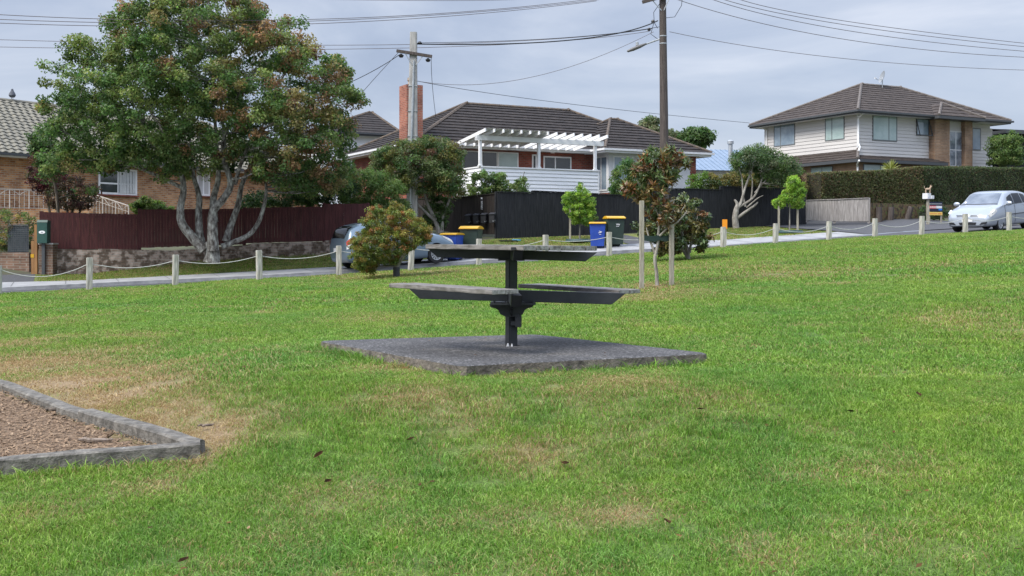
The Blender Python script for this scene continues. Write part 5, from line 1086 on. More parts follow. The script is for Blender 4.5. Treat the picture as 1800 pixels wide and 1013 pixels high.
# wires
def wire(label, pts, r=.016, mat=None, sag=None, group='overhead wires'):
    """pts: (px,py,Yn) control points, smoothed"""
    P_ = [P(*p) for p in pts]; out_ = []
    if len(P_) == 2 or sag:
        a, b = P_[0], P_[-1]; out_ = [a.lerp(b, t) - Vector((0, 0, (sag or 0) * 4 * t * (1 - t))) for t in np.linspace(0, 1, 21)]
    else:
        t = np.linspace(0, 1, len(P_)); A = np.array([list(p) for p in P_]); c = [np.polyfit(t, A[:, k], min(2, len(P_) - 1)) for k in range(3)]
        out_ = [Vector([np.polyval(c[k], u_) for k in range(3)]) for u_ in np.linspace(-.5 if pts[0][0] < 0 else 0, 1.5 if pts[-1][0] > 1800 else 1, 35)]
    m = MB(); m.tube(out_, r * .8, 5); return tag(m.build('overhead_wire', mat or m_wirer, smooth=True), label, 'wire', group)
wire('uppermost overhead wire at the left, passing above the concrete pole', [(-60, 24, 30), (300, 35, 31), (560, 33, 33), (800, 22, 35), (1060, -3, 38)], .014)
wire('second overhead wire from the top at the left, above the concrete pole', [(-60, 33, 30.5), (300, 40, 31.5), (560, 36, 33.5), (800, 24, 35.5), (1065, -1, 38.5)], .014)
wire('third overhead wire from the top at the left, above the concrete pole', [(-60, 40, 31), (300, 45, 32), (560, 41, 34), (800, 28, 36), (1060, 1, 39)], .014)
wire('overhead wire entering at the left edge just level with the concrete pole top', [(-60, 68, 38.8), (350, 79, 39), (720, 77, 39), (950, 71, 39.2), (1150, 50, 39.4)], .014)
wire('lower overhead wire from the left edge passing just behind the crossarm', [(-60, 81, 39), (350, 89, 39.2), (720, 83, 39.3), (950, 75, 39.5), (1145, 55, 39.6)], .014)
wire('thick black bundled cable sagging between the concrete and the timber pole', [(738, 76, 38.5), (880, 81, 38.8), (1010, 70, 39.1), (1095, 54, 39.3), (1156, 38, 39.4)], .030, m_wire)
wire('thin black cable just above the thick bundle between the two poles', [(738, 75, 38.5), (900, 73, 38.8), (1060, 60, 39.2), (1156, 48, 39.4)], .014, m_wire)
wire('overhead wire at the very top running to the timber pole from the left', [(430, -4, 38), (700, 2, 38.5), (900, -1, 39), (960, -6, 39)], .012)
wire('service wire from the crossarm down to the left behind the big tree', [(704, 95, 38.5), (650, 128, 38), (585, 158, 37.4)], .018, m_wire)
wire('steeper service wire from the crossarm down into the big tree', [(700, 93, 38.5), (664, 132, 37.5), (634, 166, 36.6)], .014, m_wire)
wire('thin service wire dropping from the crossarm to the bungalow roof', [(758, 102, 38.5), (760, 150, 41), (766, 205, 45)], .013, m_wire)
wire('long service wire from the concrete pole to the two-storey house eave', [(731, 143, 38.5), (900, 168, 42), (1100, 196, 47), (1318, 216, 53.5)], .014, m_wire)
wire('service wire swooping from the concrete pole up to the timber pole', [(738, 144, 38.5), (870, 146, 38.8), (1000, 118, 39), (1150, 56, 39.4)], .012)
wire('service wire from the timber pole to the far right edge, lowest at right', [(1172, 56, 39.5), (1400, 92, 41), (1600, 114, 43), (1860, 125, 45)], .014)
wire('lowest of the four lines crossing the upper right sky', [(1178, -4, 39.5), (1400, 54, 41), (1600, 84, 43), (1860, 104, 46)], .016)
wire('second from bottom of the four lines crossing the upper right sky', [(1230, -8, 39.8), (1400, 37, 41), (1600, 70, 43), (1860, 95, 46)], .016)
wire('third from bottom of the four lines crossing the upper right sky', [(1255, -6, 39.9), (1400, 29, 41), (1600, 60, 43), (1860, 88, 46)], .016)
wire('topmost of the four lines crossing the upper right sky', [(1285, -6, 40), (1400, 22, 41), (1600, 54, 43), (1860, 82, 46)], .016)
# ================================================================ TREES, SHRUBS, HEDGES
def leaf_mesh(name, Pn, Nn, Ax, Lg, Wd, Cc, mat, parent, fold=.25):
    """Pn centres, Nn normals, Ax axes (arrays n x 3), lengths, widths, colours"""
    n = len(Pn); Sd = np.cross(Nn, Ax); Sd /= np.maximum(np.linalg.norm(Sd, axis=1, keepdims=True), 1e-6)
    Lg = Lg[:, None]; Wd = Wd[:, None]
    a = Pn - Ax * Lg / 2; t = Pn + Ax * Lg / 2; mid = Pn - Ax * Lg * .05
    l = mid + Sd * Wd / 2 + Nn * Wd * fold; r = mid - Sd * Wd / 2 + Nn * Wd * fold
    V = np.stack([a, l, t, r], 1).reshape(-1, 3); I = np.arange(n)[:, None] * 4
    F = np.concatenate([I + [[0, 2, 1]], I + [[0, 3, 2]]], 1).reshape(-1, 3)
    me = bpy.data.meshes.new(name); me.vertices.add(len(V)); me.vertices.foreach_set('co', V.astype(np.float32).ravel())
    me.loops.add(len(F) * 3); me.loops.foreach_set('vertex_index', F.astype(np.int32).ravel()); me.polygons.add(len(F)); me.polygons.foreach_set('loop_start', (np.arange(len(F)) * 3).astype(np.int32)); me.polygons.foreach_set('loop_total', np.full(len(F), 3, np.int32))
    ca = me.color_attributes.new('leaf_colour', 'FLOAT_COLOR', 'POINT'); CC = np.ones((len(V), 4), np.float32); CC[:, :3] = np.repeat(Cc, 4, 0); ca.data.foreach_set('color', CC.ravel())
    me.update(); me.materials.append(mat); o = bpy.data.objects.new(name, me); COL.objects.link(o)
    if parent: o.parent = parent
    return o
def unit(a): return a / np.maximum(np.linalg.norm(a, axis=1, keepdims=True), 1e-9)
def poly_dist(x, y, poly):
    d = np.full(x.shape, 1e9); n = len(poly)
    for i in range(n):
        x1, y1 = poly[i]; x2, y2 = poly[(i + 1) % n]; dx, dy = x2 - x1, y2 - y1; t = np.clip(((x - x1) * dx + (y - y1) * dy) / (dx * dx + dy * dy), 0, 1)
        d = np.minimum(d, np.hypot(x - x1 - dx * t, y - y1 - dy * t))
    return d
def plant(name, label, cat, outline, Yn, depth, ncl, cr, nl, leaf, pal, base, limbs=(), bark=None, twigs=30, seed=1, mat=None, group=None, flat=(1, 1, .75), up=.5, radial=0, shell=.6, trad=.012, tint=.22, kind_parts=('crown', 'trunk'), drop=.0, yoff=0):
    """outline: silhouette of the crown as seen in the survey picture, given real depth; limbs: polylines (px,py,dY,r)"""
    rs = np.random.RandomState(seed); b = P(base[0], base[1], base[2] if len(base) > 2 else Yn)
    root = thing(name, label, cat, b, 0, group); o = np.array(b)
    xs = [p[0] for p in outline]; ys = [p[1] for p in outline]; sc = Yn / 1750; crp = cr / sc
    cx = []; cy = []
    while len(cx) < ncl:
        x = rs.uniform(min(xs), max(xs), 4000); y = rs.uniform(min(ys), max(ys), 4000); ok = in_poly(x, y, outline); x, y = x[ok], y[ok]
        d = poly_dist(x, y, outline); ok = d > crp * (.30 + .5 * rs.rand(len(d))); cx += list(x[ok]); cy += list(y[ok])
    cx, cy = np.array(cx[:ncl]), np.array(cy[:ncl]); d = poly_dist(cx, cy, outline); dm = max((max(xs) - min(xs)), (max(ys) - min(ys))) * .33
    q = np.clip(d / dm, 0, 1); hz = np.sqrt(1 - (1 - q) ** 2) * depth; u_ = rs.uniform(-1, 1, ncl); u_ = np.sign(u_) * np.abs(u_) ** shell; cz = u_ * hz
    YY = Yn * KY + cz + yoff; k = YY / FPX; CX = (cx - 900) / 1750 * Yn; CZ = EYE + (HOR - cy) / 1750 * Yn      # real sizes, taken at the trunk's distance
    CP = np.stack([CX, YY, CZ], 1) - o
    cols = np.array([pal(a, b_, rs) for a, b_ in zip(cx, cy)]); crs = cr * rs.uniform(.7, 1.25, ncl)
    idx = np.repeat(np.arange(ncl), nl); n = len(idx)
    dirs = unit(rs.normal(size=(n, 3))); rr = rs.rand(n) ** .5; off = dirs * (rr * crs[idx])[:, None] * np.array(flat); Pn = CP[idx] + off
    if radial:
        Ax = unit(dirs + np.array([0, 0, .25]) + rs.normal(size=(n, 3)) * (1 - radial)); Nn = unit(np.cross(Ax, rs.normal(size=(n, 3))))
        Nn = np.where(Nn[:, 2:3] < 0, -Nn, Nn)
    else:
        Nn = unit(dirs * .7 + rs.normal(size=(n, 3)) * .7 + np.array([0, 0, up])); Ax = unit(np.cross(Nn, rs.normal(size=(n, 3)))); Ax = unit(Ax + np.array([0, 0, -drop]))
        Nn = unit(np.cross(Ax, np.cross(Nn, Ax)))
    cc = cols[idx] * (1 + rs.normal(size=(n, 1)) * tint) * (1 + rs.normal(size=(n, 3)) * .08); cc = np.clip(cc * 1.22, .004, .9)
    L_ = leaf[0] * rs.uniform(.65, 1.3, n); W_ = leaf[1] * rs.uniform(.7, 1.25, n)
    leaf_mesh(kind_parts[0], Pn, Nn, Ax, L_, W_, cc, mat or LEAF, root)
    if limbs or twigs:
        m = MB(); pts = []
        for lb in limbs:
            Q = []
            for (px, py, dY, r) in lb: p = P(px, py, Yn); p.y += dY; Q.append(p - b)
            # smooth
            t = np.linspace(0, 1, len(Q)); nS = (len(Q) - 1) * 4 + 1; T = np.linspace(0, 1, nS); S = []; rd = []
            for u__ in T:
                i = min(int(u__ * (len(Q) - 1)), len(Q) - 2); f = u__ * (len(Q) - 1) - i; p0, p1, p2_, p3 = Q[max(i - 1, 0)], Q[i], Q[i + 1], Q[min(i + 2, len(Q) - 1)]
                S.append(.5 * ((2 * p1) + (p2_ - p0) * f + (2 * p0 - 5 * p1 + 4 * p2_ - p3) * f * f + (3 * p1 - p0 - 3 * p2_ + p3) * f ** 3)); rd.append(lb[i][3] * (1 - f) + lb[i + 1][3] * f)
            m.tube(S, rd, 9); pts += [(Vector(s_), r_) for s_, r_ in zip(S, rd)][len(S) // 3:]
        if pts and twigs:
            pick = rs.choice(ncl, min(twigs, ncl), replace=False)
            for i in pick:
                c = Vector(CP[i]); best = min(pts, key=lambda q_: (q_[0] - c).length + max(0, q_[0].z - c.z) * 2.5); a, r = best
                mid = a.lerp(c, .5) + Vector((rs.normal() * .06, rs.normal() * .06, (c - a).length * (-.06 + .1 * rs.rand()))); r0 = min(r * .6, trad * (1 + (c - a).length * .6))
                m.tube([a, a.lerp(mid, .5) + Vector((rs.normal(), rs.normal(), rs.normal())) * .02, mid, mid.lerp(c, .5) + Vector((rs.normal(), rs.normal(), rs.normal())) * .02, c + (c - mid) * .15], [r0, r0 * .85, r0 * .7, r0 * .5, r0 * .25], 5)
        if m.v: m.build(kind_parts[1], bark or m_barkd, root, smooth=True)
    return root
def mixpal(*cw):
    cs = [c for c, w_ in cw]; ws = np.array([w_ for c, w_ in cw], float); ws /= ws.sum()
    def f(x, y, rs): c = np.array(cs[rs.choice(len(cs), p=ws)]); return c * rs.uniform(.75, 1.25)
    return f
G1, G2, G3 = (.050, .090, .030), (.085, .135, .042), (.13, .185, .058)
OL, RD, BR, YE = (.115, .115, .035), (.14, .065, .035), (.10, .060, .038), (.22, .19, .05)

# the big multi-stemmed tree
def pal_big(x, y, rs):
    red = np.clip((x - 330) / 260, 0, 1) * .42 + np.clip((140 - y) / 200, 0, 1) * .30 + (.25 if y > 60 and rs.rand() < .12 else 0); t = rs.rand()
    if t < red * .45: c = (.15, .110, .068)
    elif t < red: c = (.150, .150, .072)
    elif t < red + .25: c = (.088, .145, .056)
    else: c = (.054, .108, .040) if rs.rand() < .6 else (.125, .18, .070)
    return np.array(c) * np.array([1.18, 1.04, .85]) * rs.uniform(.72, 1.35)
big = [(75, 330), (82, 300), (72, 275), (88, 240), (82, 200), (90, 160), (84, 118), (104, 104), (134, 126), (128, 90), (140, 68), (176, 62), (196, 78), (180, 48), (178, 30), (205, 36), (215, 0), (250, -40), (330, -55), (420, -45), (462, -5), (470, 42), (488, 20), (515, 20), (520, 62), (532, 34), (545, 50), (540, 88), (560, 62), (575, 78), (570, 105), (596, 78), (610, 110), (626, 112), (612, 140), (640, 165), (655, 172), (645, 188), (616, 186), (624, 215), (634, 250), (625, 290), (632, 330), (585, 345), (530, 352), (480, 340), (450, 330), (440, 296), (400, 310), (340, 322), (322, 318), (292, 330), (270, 318), (240, 300), (200, 302), (165, 310), (120, 322)]
TB = 33.0
plant('broadleaf_tree', 'large spreading tree with several pale trunks and green to reddish leaves by the oxblood fence', 'tree', big, TB, 3.3, 1250, .33, 125, (.098, .068), pal_big, (372, 457, TB), bark=m_bark, twigs=420, seed=11, trad=.022, tint=.28, shell=.75, limbs=[
    [(372, 462, 0, 0.288), (374, 448, 0, 0.240), (372, 435, 0, 0.208), (366, 425, 0, 0.192)],
    [(360, 440, -.05, 0.192), (338, 415, -.1, 0.160), (322, 392, -.15, 0.136), (320, 365, -.15, 0.120), (326, 335, -.2, 0.104), (322, 305, -.3, 0.080), (300, 270, -.6, 0.056), (270, 230, -.8, 0.032)],
    [(352, 430, .1, 0.160), (348, 405, .15, 0.128), (346, 375, .2, 0.112), (347, 345, .2, 0.096), (336, 310, .3, 0.072), (328, 270, .5, 0.048), (320, 200, .7, 0.032)],
    [(378, 440, -.2, 0.192), (378, 400, -.3, 0.160), (380, 372, -.35, 0.136), (400, 350, -.5, 0.120), (414, 325, -.6, 0.104), (405, 290, -.7, 0.080), (403, 258, -.8, 0.064), (415, 220, -.9, 0.048), (440, 150, -1.0, 0.032)],
    [(376, 390, 0, 0.144), (372, 350, .2, 0.112), (378, 310, .4, 0.088), (372, 250, .6, 0.064), (365, 150, .6, 0.040), (360, 40, .4, 0.024)],
    [(394, 425, .2, 0.128), (402, 395, .3, 0.112), (413, 360, .4, 0.096), (418, 325, .5, 0.080), (432, 290, .6, 0.064), (438, 250, .7, 0.048), (470, 180, .8, 0.032)],
    [(388, 434, .1, 0.104), (410, 425, .2, 0.088), (435, 412, .3, 0.080), (452, 388, .3, 0.072), (464, 350, .2, 0.060), (466, 322, .1, 0.048), (458, 290, 0, 0.040), (480, 240, -.3, 0.024)],
    [(420, 325, -.5, 0.072), (440, 280, -.9, 0.056), (470, 240, -1.2, 0.040), (540, 200, -1.3, 0.024)],
    [(322, 330, -.2, 0.072), (260, 300, -.4, 0.048), (190, 270, -.6, 0.036), (120, 230, -.8, 0.024)], [(330, 300, 0, 0.064), (260, 200, .5, 0.040), (200, 120, .8, 0.024)], [(405, 270, -.6, 0.056), (400, 160, -.8, 0.040), (420, 60, -.9, 0.024)]])
# plum-red shrub and thin dark shrub behind the fence
plant('plum_shrub', 'plum-red leaved shrub in front of the orange brick house corner', 'shrub', [(50, 290), (58, 268), (78, 262), (100, 275), (118, 300), (110, 330), (85, 345), (60, 340), (48, 315)], 36, .7, 60, .20, 60, (.09, .05), mixpal(((.085, .022, .026), 3), ((.05, .018, .02), 2), ((.06, .06, .03), 1)), (86, 372, 36), limbs=[[(88, 378, 0, .05), (84, 350, 0, .04), (82, 310, 0, .03), (80, 280, 0, .02)]], twigs=30, seed=2)
plant('sparse_shrub', 'sparse brownish shrub with bare twigs above the oxblood fence at left', 'shrub', [(84, 372), (80, 335), (92, 315), (125, 306), (160, 312), (176, 332), (172, 352), (150, 372)], 35.6, .6, 170, .16, 26, (.08, .045), mixpal(((.06, .045, .025), 3), ((.07, .035, .03), 3), ((.05, .065, .025), 2)), (125, 392, 35.6), limbs=[[(120, 398, 0, .05), (118, 370, 0, .04), (105, 345, 0, .025), (95, 325, 0, .012)], [(126, 398, 0, .05), (128, 365, 0, .04), (128, 340, .1, .025), (130, 318, .1, .01)], [(132, 398, .1, .05), (142, 368, 0, .035), (155, 345, 0, .02), (166, 330, 0, .01)], [(118, 385, 0, .04), (138, 355, -.1, .02), (146, 325, 0, .01)]], twigs=60, seed=3)
plant('green_tree_limb', 'small dark green tree between the orange brick house roof and the big tree', 'tree', [(52, 262), (48, 232), (66, 226), (92, 240), (112, 262), (112, 320), (170, 330), (168, 352), (120, 340), (90, 310), (62, 290)], 34.6, .6, 80, .24, 70, (.11, .06), mixpal((G1, 3), (G2, 2), (BR, 1.5)), (104, 380, 34.6), limbs=[[(104, 400, 0, .06), (100, 350, 0, .05), (92, 300, 0, .04), (80, 260, 0, .02)]], twigs=30, seed=31)
plant('rambling_shrub', 'tangled yellow-green rambling shrub over the mesh screen at the far left', 'shrub', [(-30, 440), (-30, 372), (10, 362), (40, 370), (62, 372), (72, 392), (62, 402), (56, 425), (45, 442), (10, 446)], 34.6, .5, 130, .16, 34, (.07, .04), mixpal((G2, 3), (G3, 2), (YE, .8), ((.10, .085, .05), 2)), (20, 446, 34.8), limbs=[[(18, 455, 0, .04), (22, 420, 0, .03), (18, 395, 0, .02), (4, 375, 0, .01)], [(22, 430, 0, .03), (10, 410, 0, .02), (-2, 400, 0, .01)]], bark=m_barkg, twigs=30, seed=4)
plant('hydrangea_bush', 'fresh green bush showing above the oxblood fence beside the window', 'bush', [(233, 385), (232, 358), (242, 345), (262, 348), (282, 352), (300, 362), (306, 385)], 36.2, .5, 60, .17, 60, (.10, .07), mixpal((G3, 4), ((.13, .19, .05), 2), (G2, 2)), (268, 400, 36.2), seed=5, twigs=0)
# bushes behind the fence, right of the big tree
plant('evergreen_bush', 'dark evergreen bush mass behind the fence, right of the big tree trunks', 'bush', [(415, 372), (425, 345), (450, 332), (480, 345), (500, 310), (540, 290), (590, 295), (625, 302), (636, 335), (620, 358), (560, 368), (480, 372)], 36.6, 1.1, 170, .28, 70, (.11, .055), mixpal((G1, 4), (G2, 2), ((.028, .05, .02), 2)), (520, 385, 36.6), seed=6, twigs=0)
plant('lime_bush', 'lighter green feathery bush between the dark evergreen and the concrete pole', 'bush', [(590, 372), (596, 330), (612, 300), (640, 290), (668, 292), (700, 312), (718, 335), (720, 372), (680, 380), (640, 378)], 37.2, .8, 190, .24, 80, (.10, .04), mixpal((G3, 4), (G2, 3), ((.09, .15, .04), 2)), (655, 400, 37.2), seed=7, twigs=0)
plant('round_tree', 'round-headed olive green tree with leaning dark stems behind the concrete pole', 'tree', [(642, 322), (640, 290), (660, 262), (700, 248), (735, 238), (770, 236), (800, 246), (818, 262), (822, 290), (818, 320), (826, 345), (800, 352), (770, 342), (735, 350), (700, 340), (670, 335)], 38.9, 1.5, 360, .26, 85, (.105, .05), mixpal((OL, 3), (G2, 3), (G1, 2), ((.12, .15, .065), 3), (BR, .5)), (770, 402, 38.9), bark=m_barkg, twigs=60, seed=8, limbs=[[(772, 410, 0, .10), (764, 385, 0, .085), (752, 360, 0, .07), (742, 330, 0, .05), (720, 300, 0, .03)], [(776, 408, .1, .09), (778, 380, .1, .07), (788, 355, .1, .05), (795, 320, .1, .03)], [(766, 390, 0, .07), (740, 365, -.2, .05), (722, 345, -.3, .03)]])
plant('ivy_bush', 'dark leafy climber hanging down the worn black fence below the round-headed tree', 'bush', [(742, 350), (760, 335), (790, 345), (800, 365), (790, 395), (778, 405), (762, 404), (744, 398)], 39.2, .4, 70, .17, 50, (.09, .06), mixpal((G1, 3), (G2, 2)), (770, 406, 39.2), seed=9, twigs=0)
plant('camellia_bush', 'glossy mid-green bush in front of the white weatherboard deck', 'bush', [(815, 345), (822, 312), (838, 300), (862, 296), (890, 304), (905, 318), (922, 300), (926, 320), (932, 345), (870, 350)], 41.2, .6, 95, .20, 55, (.12, .06), mixpal((G3, 3), (G2, 3), (G1, 1), ((.15, .19, .07), 1)), (868, 360, 41.2), seed=10, twigs=14, limbs=[[(868, 365, 0, .04), (868, 330, 0, .03), (880, 310, 0, .02)], [(905, 345, 0, .02), (918, 315, 0, .015), (922, 302, 0, .01)]])
# clipped maple on the lawn
Ym = 18.2; mp_ = G(697, 488); Ym = mp_.y / KY
plant('maple_bush', 'low round maple with olive and rusty leaves on the lawn beside the blue-grey car', 'tree', [(612, 440), (616, 415), (634, 405), (636, 380), (648, 372), (652, 358), (668, 358), (676, 368), (690, 350), (704, 354), (712, 366), (730, 362), (738, 382), (752, 392), (761, 410), (755, 428), (735, 436), (722, 450), (705, 462), (700, 470), (672, 468), (652, 484), (634, 482), (616, 462)], Ym, .75, 520, .09, 75, (.046, .024), lambda x, y, rs: np.array([(.19, .105, .040), (.18, .150, .042), (.15, .165, .042), (.10, .135, .036)][min(3, int(.5 + rs.rand() * 4.6 * (.45 + .55 * np.clip((np.sin(x * .06) + np.cos(y * .07) + 2) / 4 + (y - 360) / 300, 0, 1))))]) * rs.uniform(.8, 1.3), (697, 488, Ym), bark=m_barkg, twigs=60, seed=12, trad=.006, tint=.3, limbs=[[(697, 492, 0, .055), (697, 478, 0, .055), (696, 465, 0, .05), (690, 440, 0, .03), (680, 410, 0, .02)], [(697, 470, 0, .045), (715, 440, 0, .03), (728, 410, 0, .015)], [(696, 466, 0, .04), (665, 440, 0, .025), (640, 420, 0, .015)]], yoff=0)
m = MB(); m.lathe([(.072, 0), (.072, .22), (.066, .24)], (0, 0, -.02), 12); sl = m.build('tree_guard', m_black, loc=(0, 0, 0)); sl.parent = [x for x in COL.objects if x.name.startswith('maple_bush')][0]; sl.data.materials[0] = M_('grey_guard', (.05, .05, .055), rough=.7)
def stake(px, yt, yb, name_label, w_=.05, Y=None, lean=0):
    g = G(px, yb) if Y is None else on(px, Y); k = g.y / FPX; h = (g.z - (EYE + (HOR - yt) * k)) * -1; m = MB(); m.bb(-w_ / 2, w_ / 2, -w_ / 2, w_ / 2, -.1, h); o = m.build('tree_stake', m_stake, loc=g, bevel=.004); o.rotation_euler = (0, lean, .2); return tag(o, name_label, 'stake')
# staked bronze tree
mg = G(1155, 503); YM = mg.y / KY
stake(1128, 353, 508, 'left timber stake of the bronze-leaved young tree', .058); stake(1180.5, 352, 503, 'right timber stake of the bronze-leaved young tree', .062)
m = MB()
for (a, b) in ((1128, 1158), (1158, 1181)):
    p, q = P(a, 417, YM), P(b, 418, YM); n = 8
    m.add([tuple(p.lerp(q, t) + Vector((0, -.035 + .0 * t, z - .02 * math.sin(math.pi * t)))) for t in np.linspace(0, 1, n) for z in (-.04, .04)] + [tuple(p.lerp(q, t) + Vector((0, -.028, z - .02 * math.sin(math.pi * t)))) for t in np.linspace(0, 1, n) for z in (-.04, .04)], [(2 * i, 2 * i + 2, 2 * i + 3, 2 * i + 1) for i in range(n - 1)] + [(2 * n + 2 * i, 2 * n + 2 * i + 1, 2 * n + 2 * i + 3, 2 * n + 2 * i + 2) for i in range(n - 1)])
for a in (1128, 1180.5):
    p = P(a, 417, YM); m.box((p.x, p.y - .0, p.z), (.072, .076, .085), rz=.2)
tie = m.build('tree_tie', M_('dark_green_webbing', (.010, .030, .026), rough=.8)); tag(tie, 'dark green webbing tie strapping the bronze-leaved tree to its two stakes', 'tree tie')
def pal_mag(x, y, rs): return np.array([(.15, .072, .030), (.12, .075, .040), (.075, .105, .042), (.12, .15, .065), (.17, .12, .050)][rs.choice(5, p=[.16, .2, .27, .19, .18])]) * rs.uniform(.8, 1.25)
mo = [(1128, 272), (1130, 256), (1150, 252), (1165, 262), (1172, 252), (1190, 262), (1206, 272), (1214, 288), (1210, 302), (1196, 312), (1190, 330), (1172, 345), (1185, 362), (1190, 392), (1176, 404), (1150, 396), (1140, 380), (1130, 366), (1112, 350), (1092, 342), (1080, 328), (1092, 318), (1112, 320), (1128, 326), (1108, 306), (1112, 290)]
plant('bronze_leaved_tree', 'young tree with large bronze and green leaves tied between two stakes on the lawn', 'tree', mo, YM, .42, 215, .072, 14, (.118, .036), pal_mag, (1155, 503, YM), bark=m_barkg, mat=LEAFG, twigs=70, seed=13, trad=.008, radial=.75, flat=(1, 1, 1), tint=.25, limbs=[
    [(1155, 508, 0, .030), (1154, 480, 0, .026), (1151, 455, 0, .024), (1156, 430, 0, .022), (1158, 400, 0, .018), (1160, 370, 0, .014), (1158, 330, 0, .010), (1150, 290, .05, .008)],
    [(1153, 450, 0, .022), (1146, 432, 0, .018), (1140, 415, 0, .012), (1136, 400, 0, .008)],
    [(1159, 415, -.03, .018), (1172, 402, -.08, .014), (1190, 390, -.1, .012), (1206, 372, -.1, .008)],
    [(1158, 380, 0, .014), (1145, 352, 0, .011), (1120, 318, 0, .008), (1112, 300, 0, .005)], [(1159, 370, 0, .013), (1172, 345, .05, .010), (1188, 318, .05, .008), (1200, 285, .05, .005)],
    [(1142, 374, 0, .010), (1118, 356, -.05, .008), (1100, 340, -.05, .005)], [(1158, 340, 0, .010), (1166, 310, 0, .007), (1172, 280, 0, .004)], [(1155, 350, 0, .010), (1152, 310, 0, .008), (1148, 275, 0, .004)]])
bg_ = G(1210, 457); YB = bg_.y / KY
plant('bronze_bush', 'dense round bush of bronze and green leaves behind the right stake of the young tree', 'bush', [(1112, 400), (1118, 388), (1140, 392), (1150, 372), (1178, 350), (1196, 338), (1222, 345), (1232, 362), (1246, 375), (1250, 392), (1240, 405), (1252, 418), (1246, 436), (1230, 446), (1215, 440), (1198, 446), (1178, 450), (1160, 454), (1146, 440), (1150, 420), (1125, 418)], YB, .8, 220, .12, 46, (.10, .045), lambda x, y, rs: (pal_mag(x, y, rs) if rs.rand() < .18 else np.array([(.04, .065, .025), (.065, .09, .032), (.10, .09, .03)][rs.choice(3)])) * rs.uniform(.75, 1.2), (1210, 457, YB), bark=m_barkg, mat=LEAFG, twigs=50, seed=14, tint=.25, trad=.009, limbs=[[(1210, 462, 0, .05), (1208, 440, 0, .045), (1200, 415, 0, .035), (1190, 385, 0, .02)], [(1208, 452, 0, .035), (1196, 432, 0, .03), (1188, 412, 0, .02), (1165, 395, 0, .012)], [(1212, 445, 0, .035), (1216, 420, 0, .025), (1225, 390, 0, .015)]])
# staked pale green trees on the verge
def young(px, yt, yb, Yn, outl, stakes, lab, slabs, seed):
    b = on(px, Yn); y_ = HOR - (b.z - EYE) / Yn * 1750
    plant('young_tree', lab, 'tree', outl, Yn, .55, 190, .13, 48, (.10, .034), mixpal(((.19, .30, .045), 4), ((.12, .21, .04), 3), ((.26, .36, .07), 2)), (px, y_, Yn), bark=m_barkg, twigs=30, seed=seed, trad=.008, limbs=[[(px, y_ + 2, 0, .035), (px, y_ - 15, 0, .03), (px, y_ - 35, 0, .025), (px, yt + 20, 0, .012)]], group='staked young trees on the verge')
    for (sx, st), sl_ in zip(stakes, slabs):
        g = on(sx, Yn - .15); h = P(sx, st, Yn - .15).z - g.z; m = MB(); m.bb(-.035, .035, -.035, .035, -.1, h); tag(m.build('tree_stake', m_stake, loc=g), sl_, 'stake')
    m = MB(); m.lathe([(.40, .05), (.52, .10), (.56, .02), (.60, 0)], (0, 0, 0), 20); r_ = m.build('tree_collar', M_('collar_green', (.02, .05, .05), rough=.6), loc=(b.x, b.y, b.z), smooth=True); tag(r_, 'dark round planting collar at the foot of ' + ('the staked tree beside the blue bin' if px < 1100 else 'the staked tree near the silvered fence'), 'planter ring')
young(1019, 318, 415, 38.3, [(984, 372), (990, 350), (986, 342), (1000, 334), (1012, 336), (1018, 318), (1030, 322), (1038, 340), (1046, 352), (1050, 362), (1046, 376), (1050, 388), (1040, 398), (1020, 396), (1008, 396), (994, 378)], [(1002, 366)], 'bushy pale green young tree staked on the verge in front of the tall black fence', ['timber stake of the pale green tree near the blue bin'], 15)
young(1388, 306, 402, 41.0, [(1362, 360), (1360, 352), (1372, 344), (1378, 328), (1384, 312), (1400, 304), (1408, 318), (1416, 326), (1414, 344), (1417, 358), (1408, 366), (1398, 372), (1388, 362), (1376, 364), (1370, 372), (1364, 368)], [(1369, 356), (1402, 358)], 'slim bright green young tree between two stakes at the right end of the black fence', ['left timber stake of the slim bright green tree', 'right timber stake of the slim bright green tree'], 16)
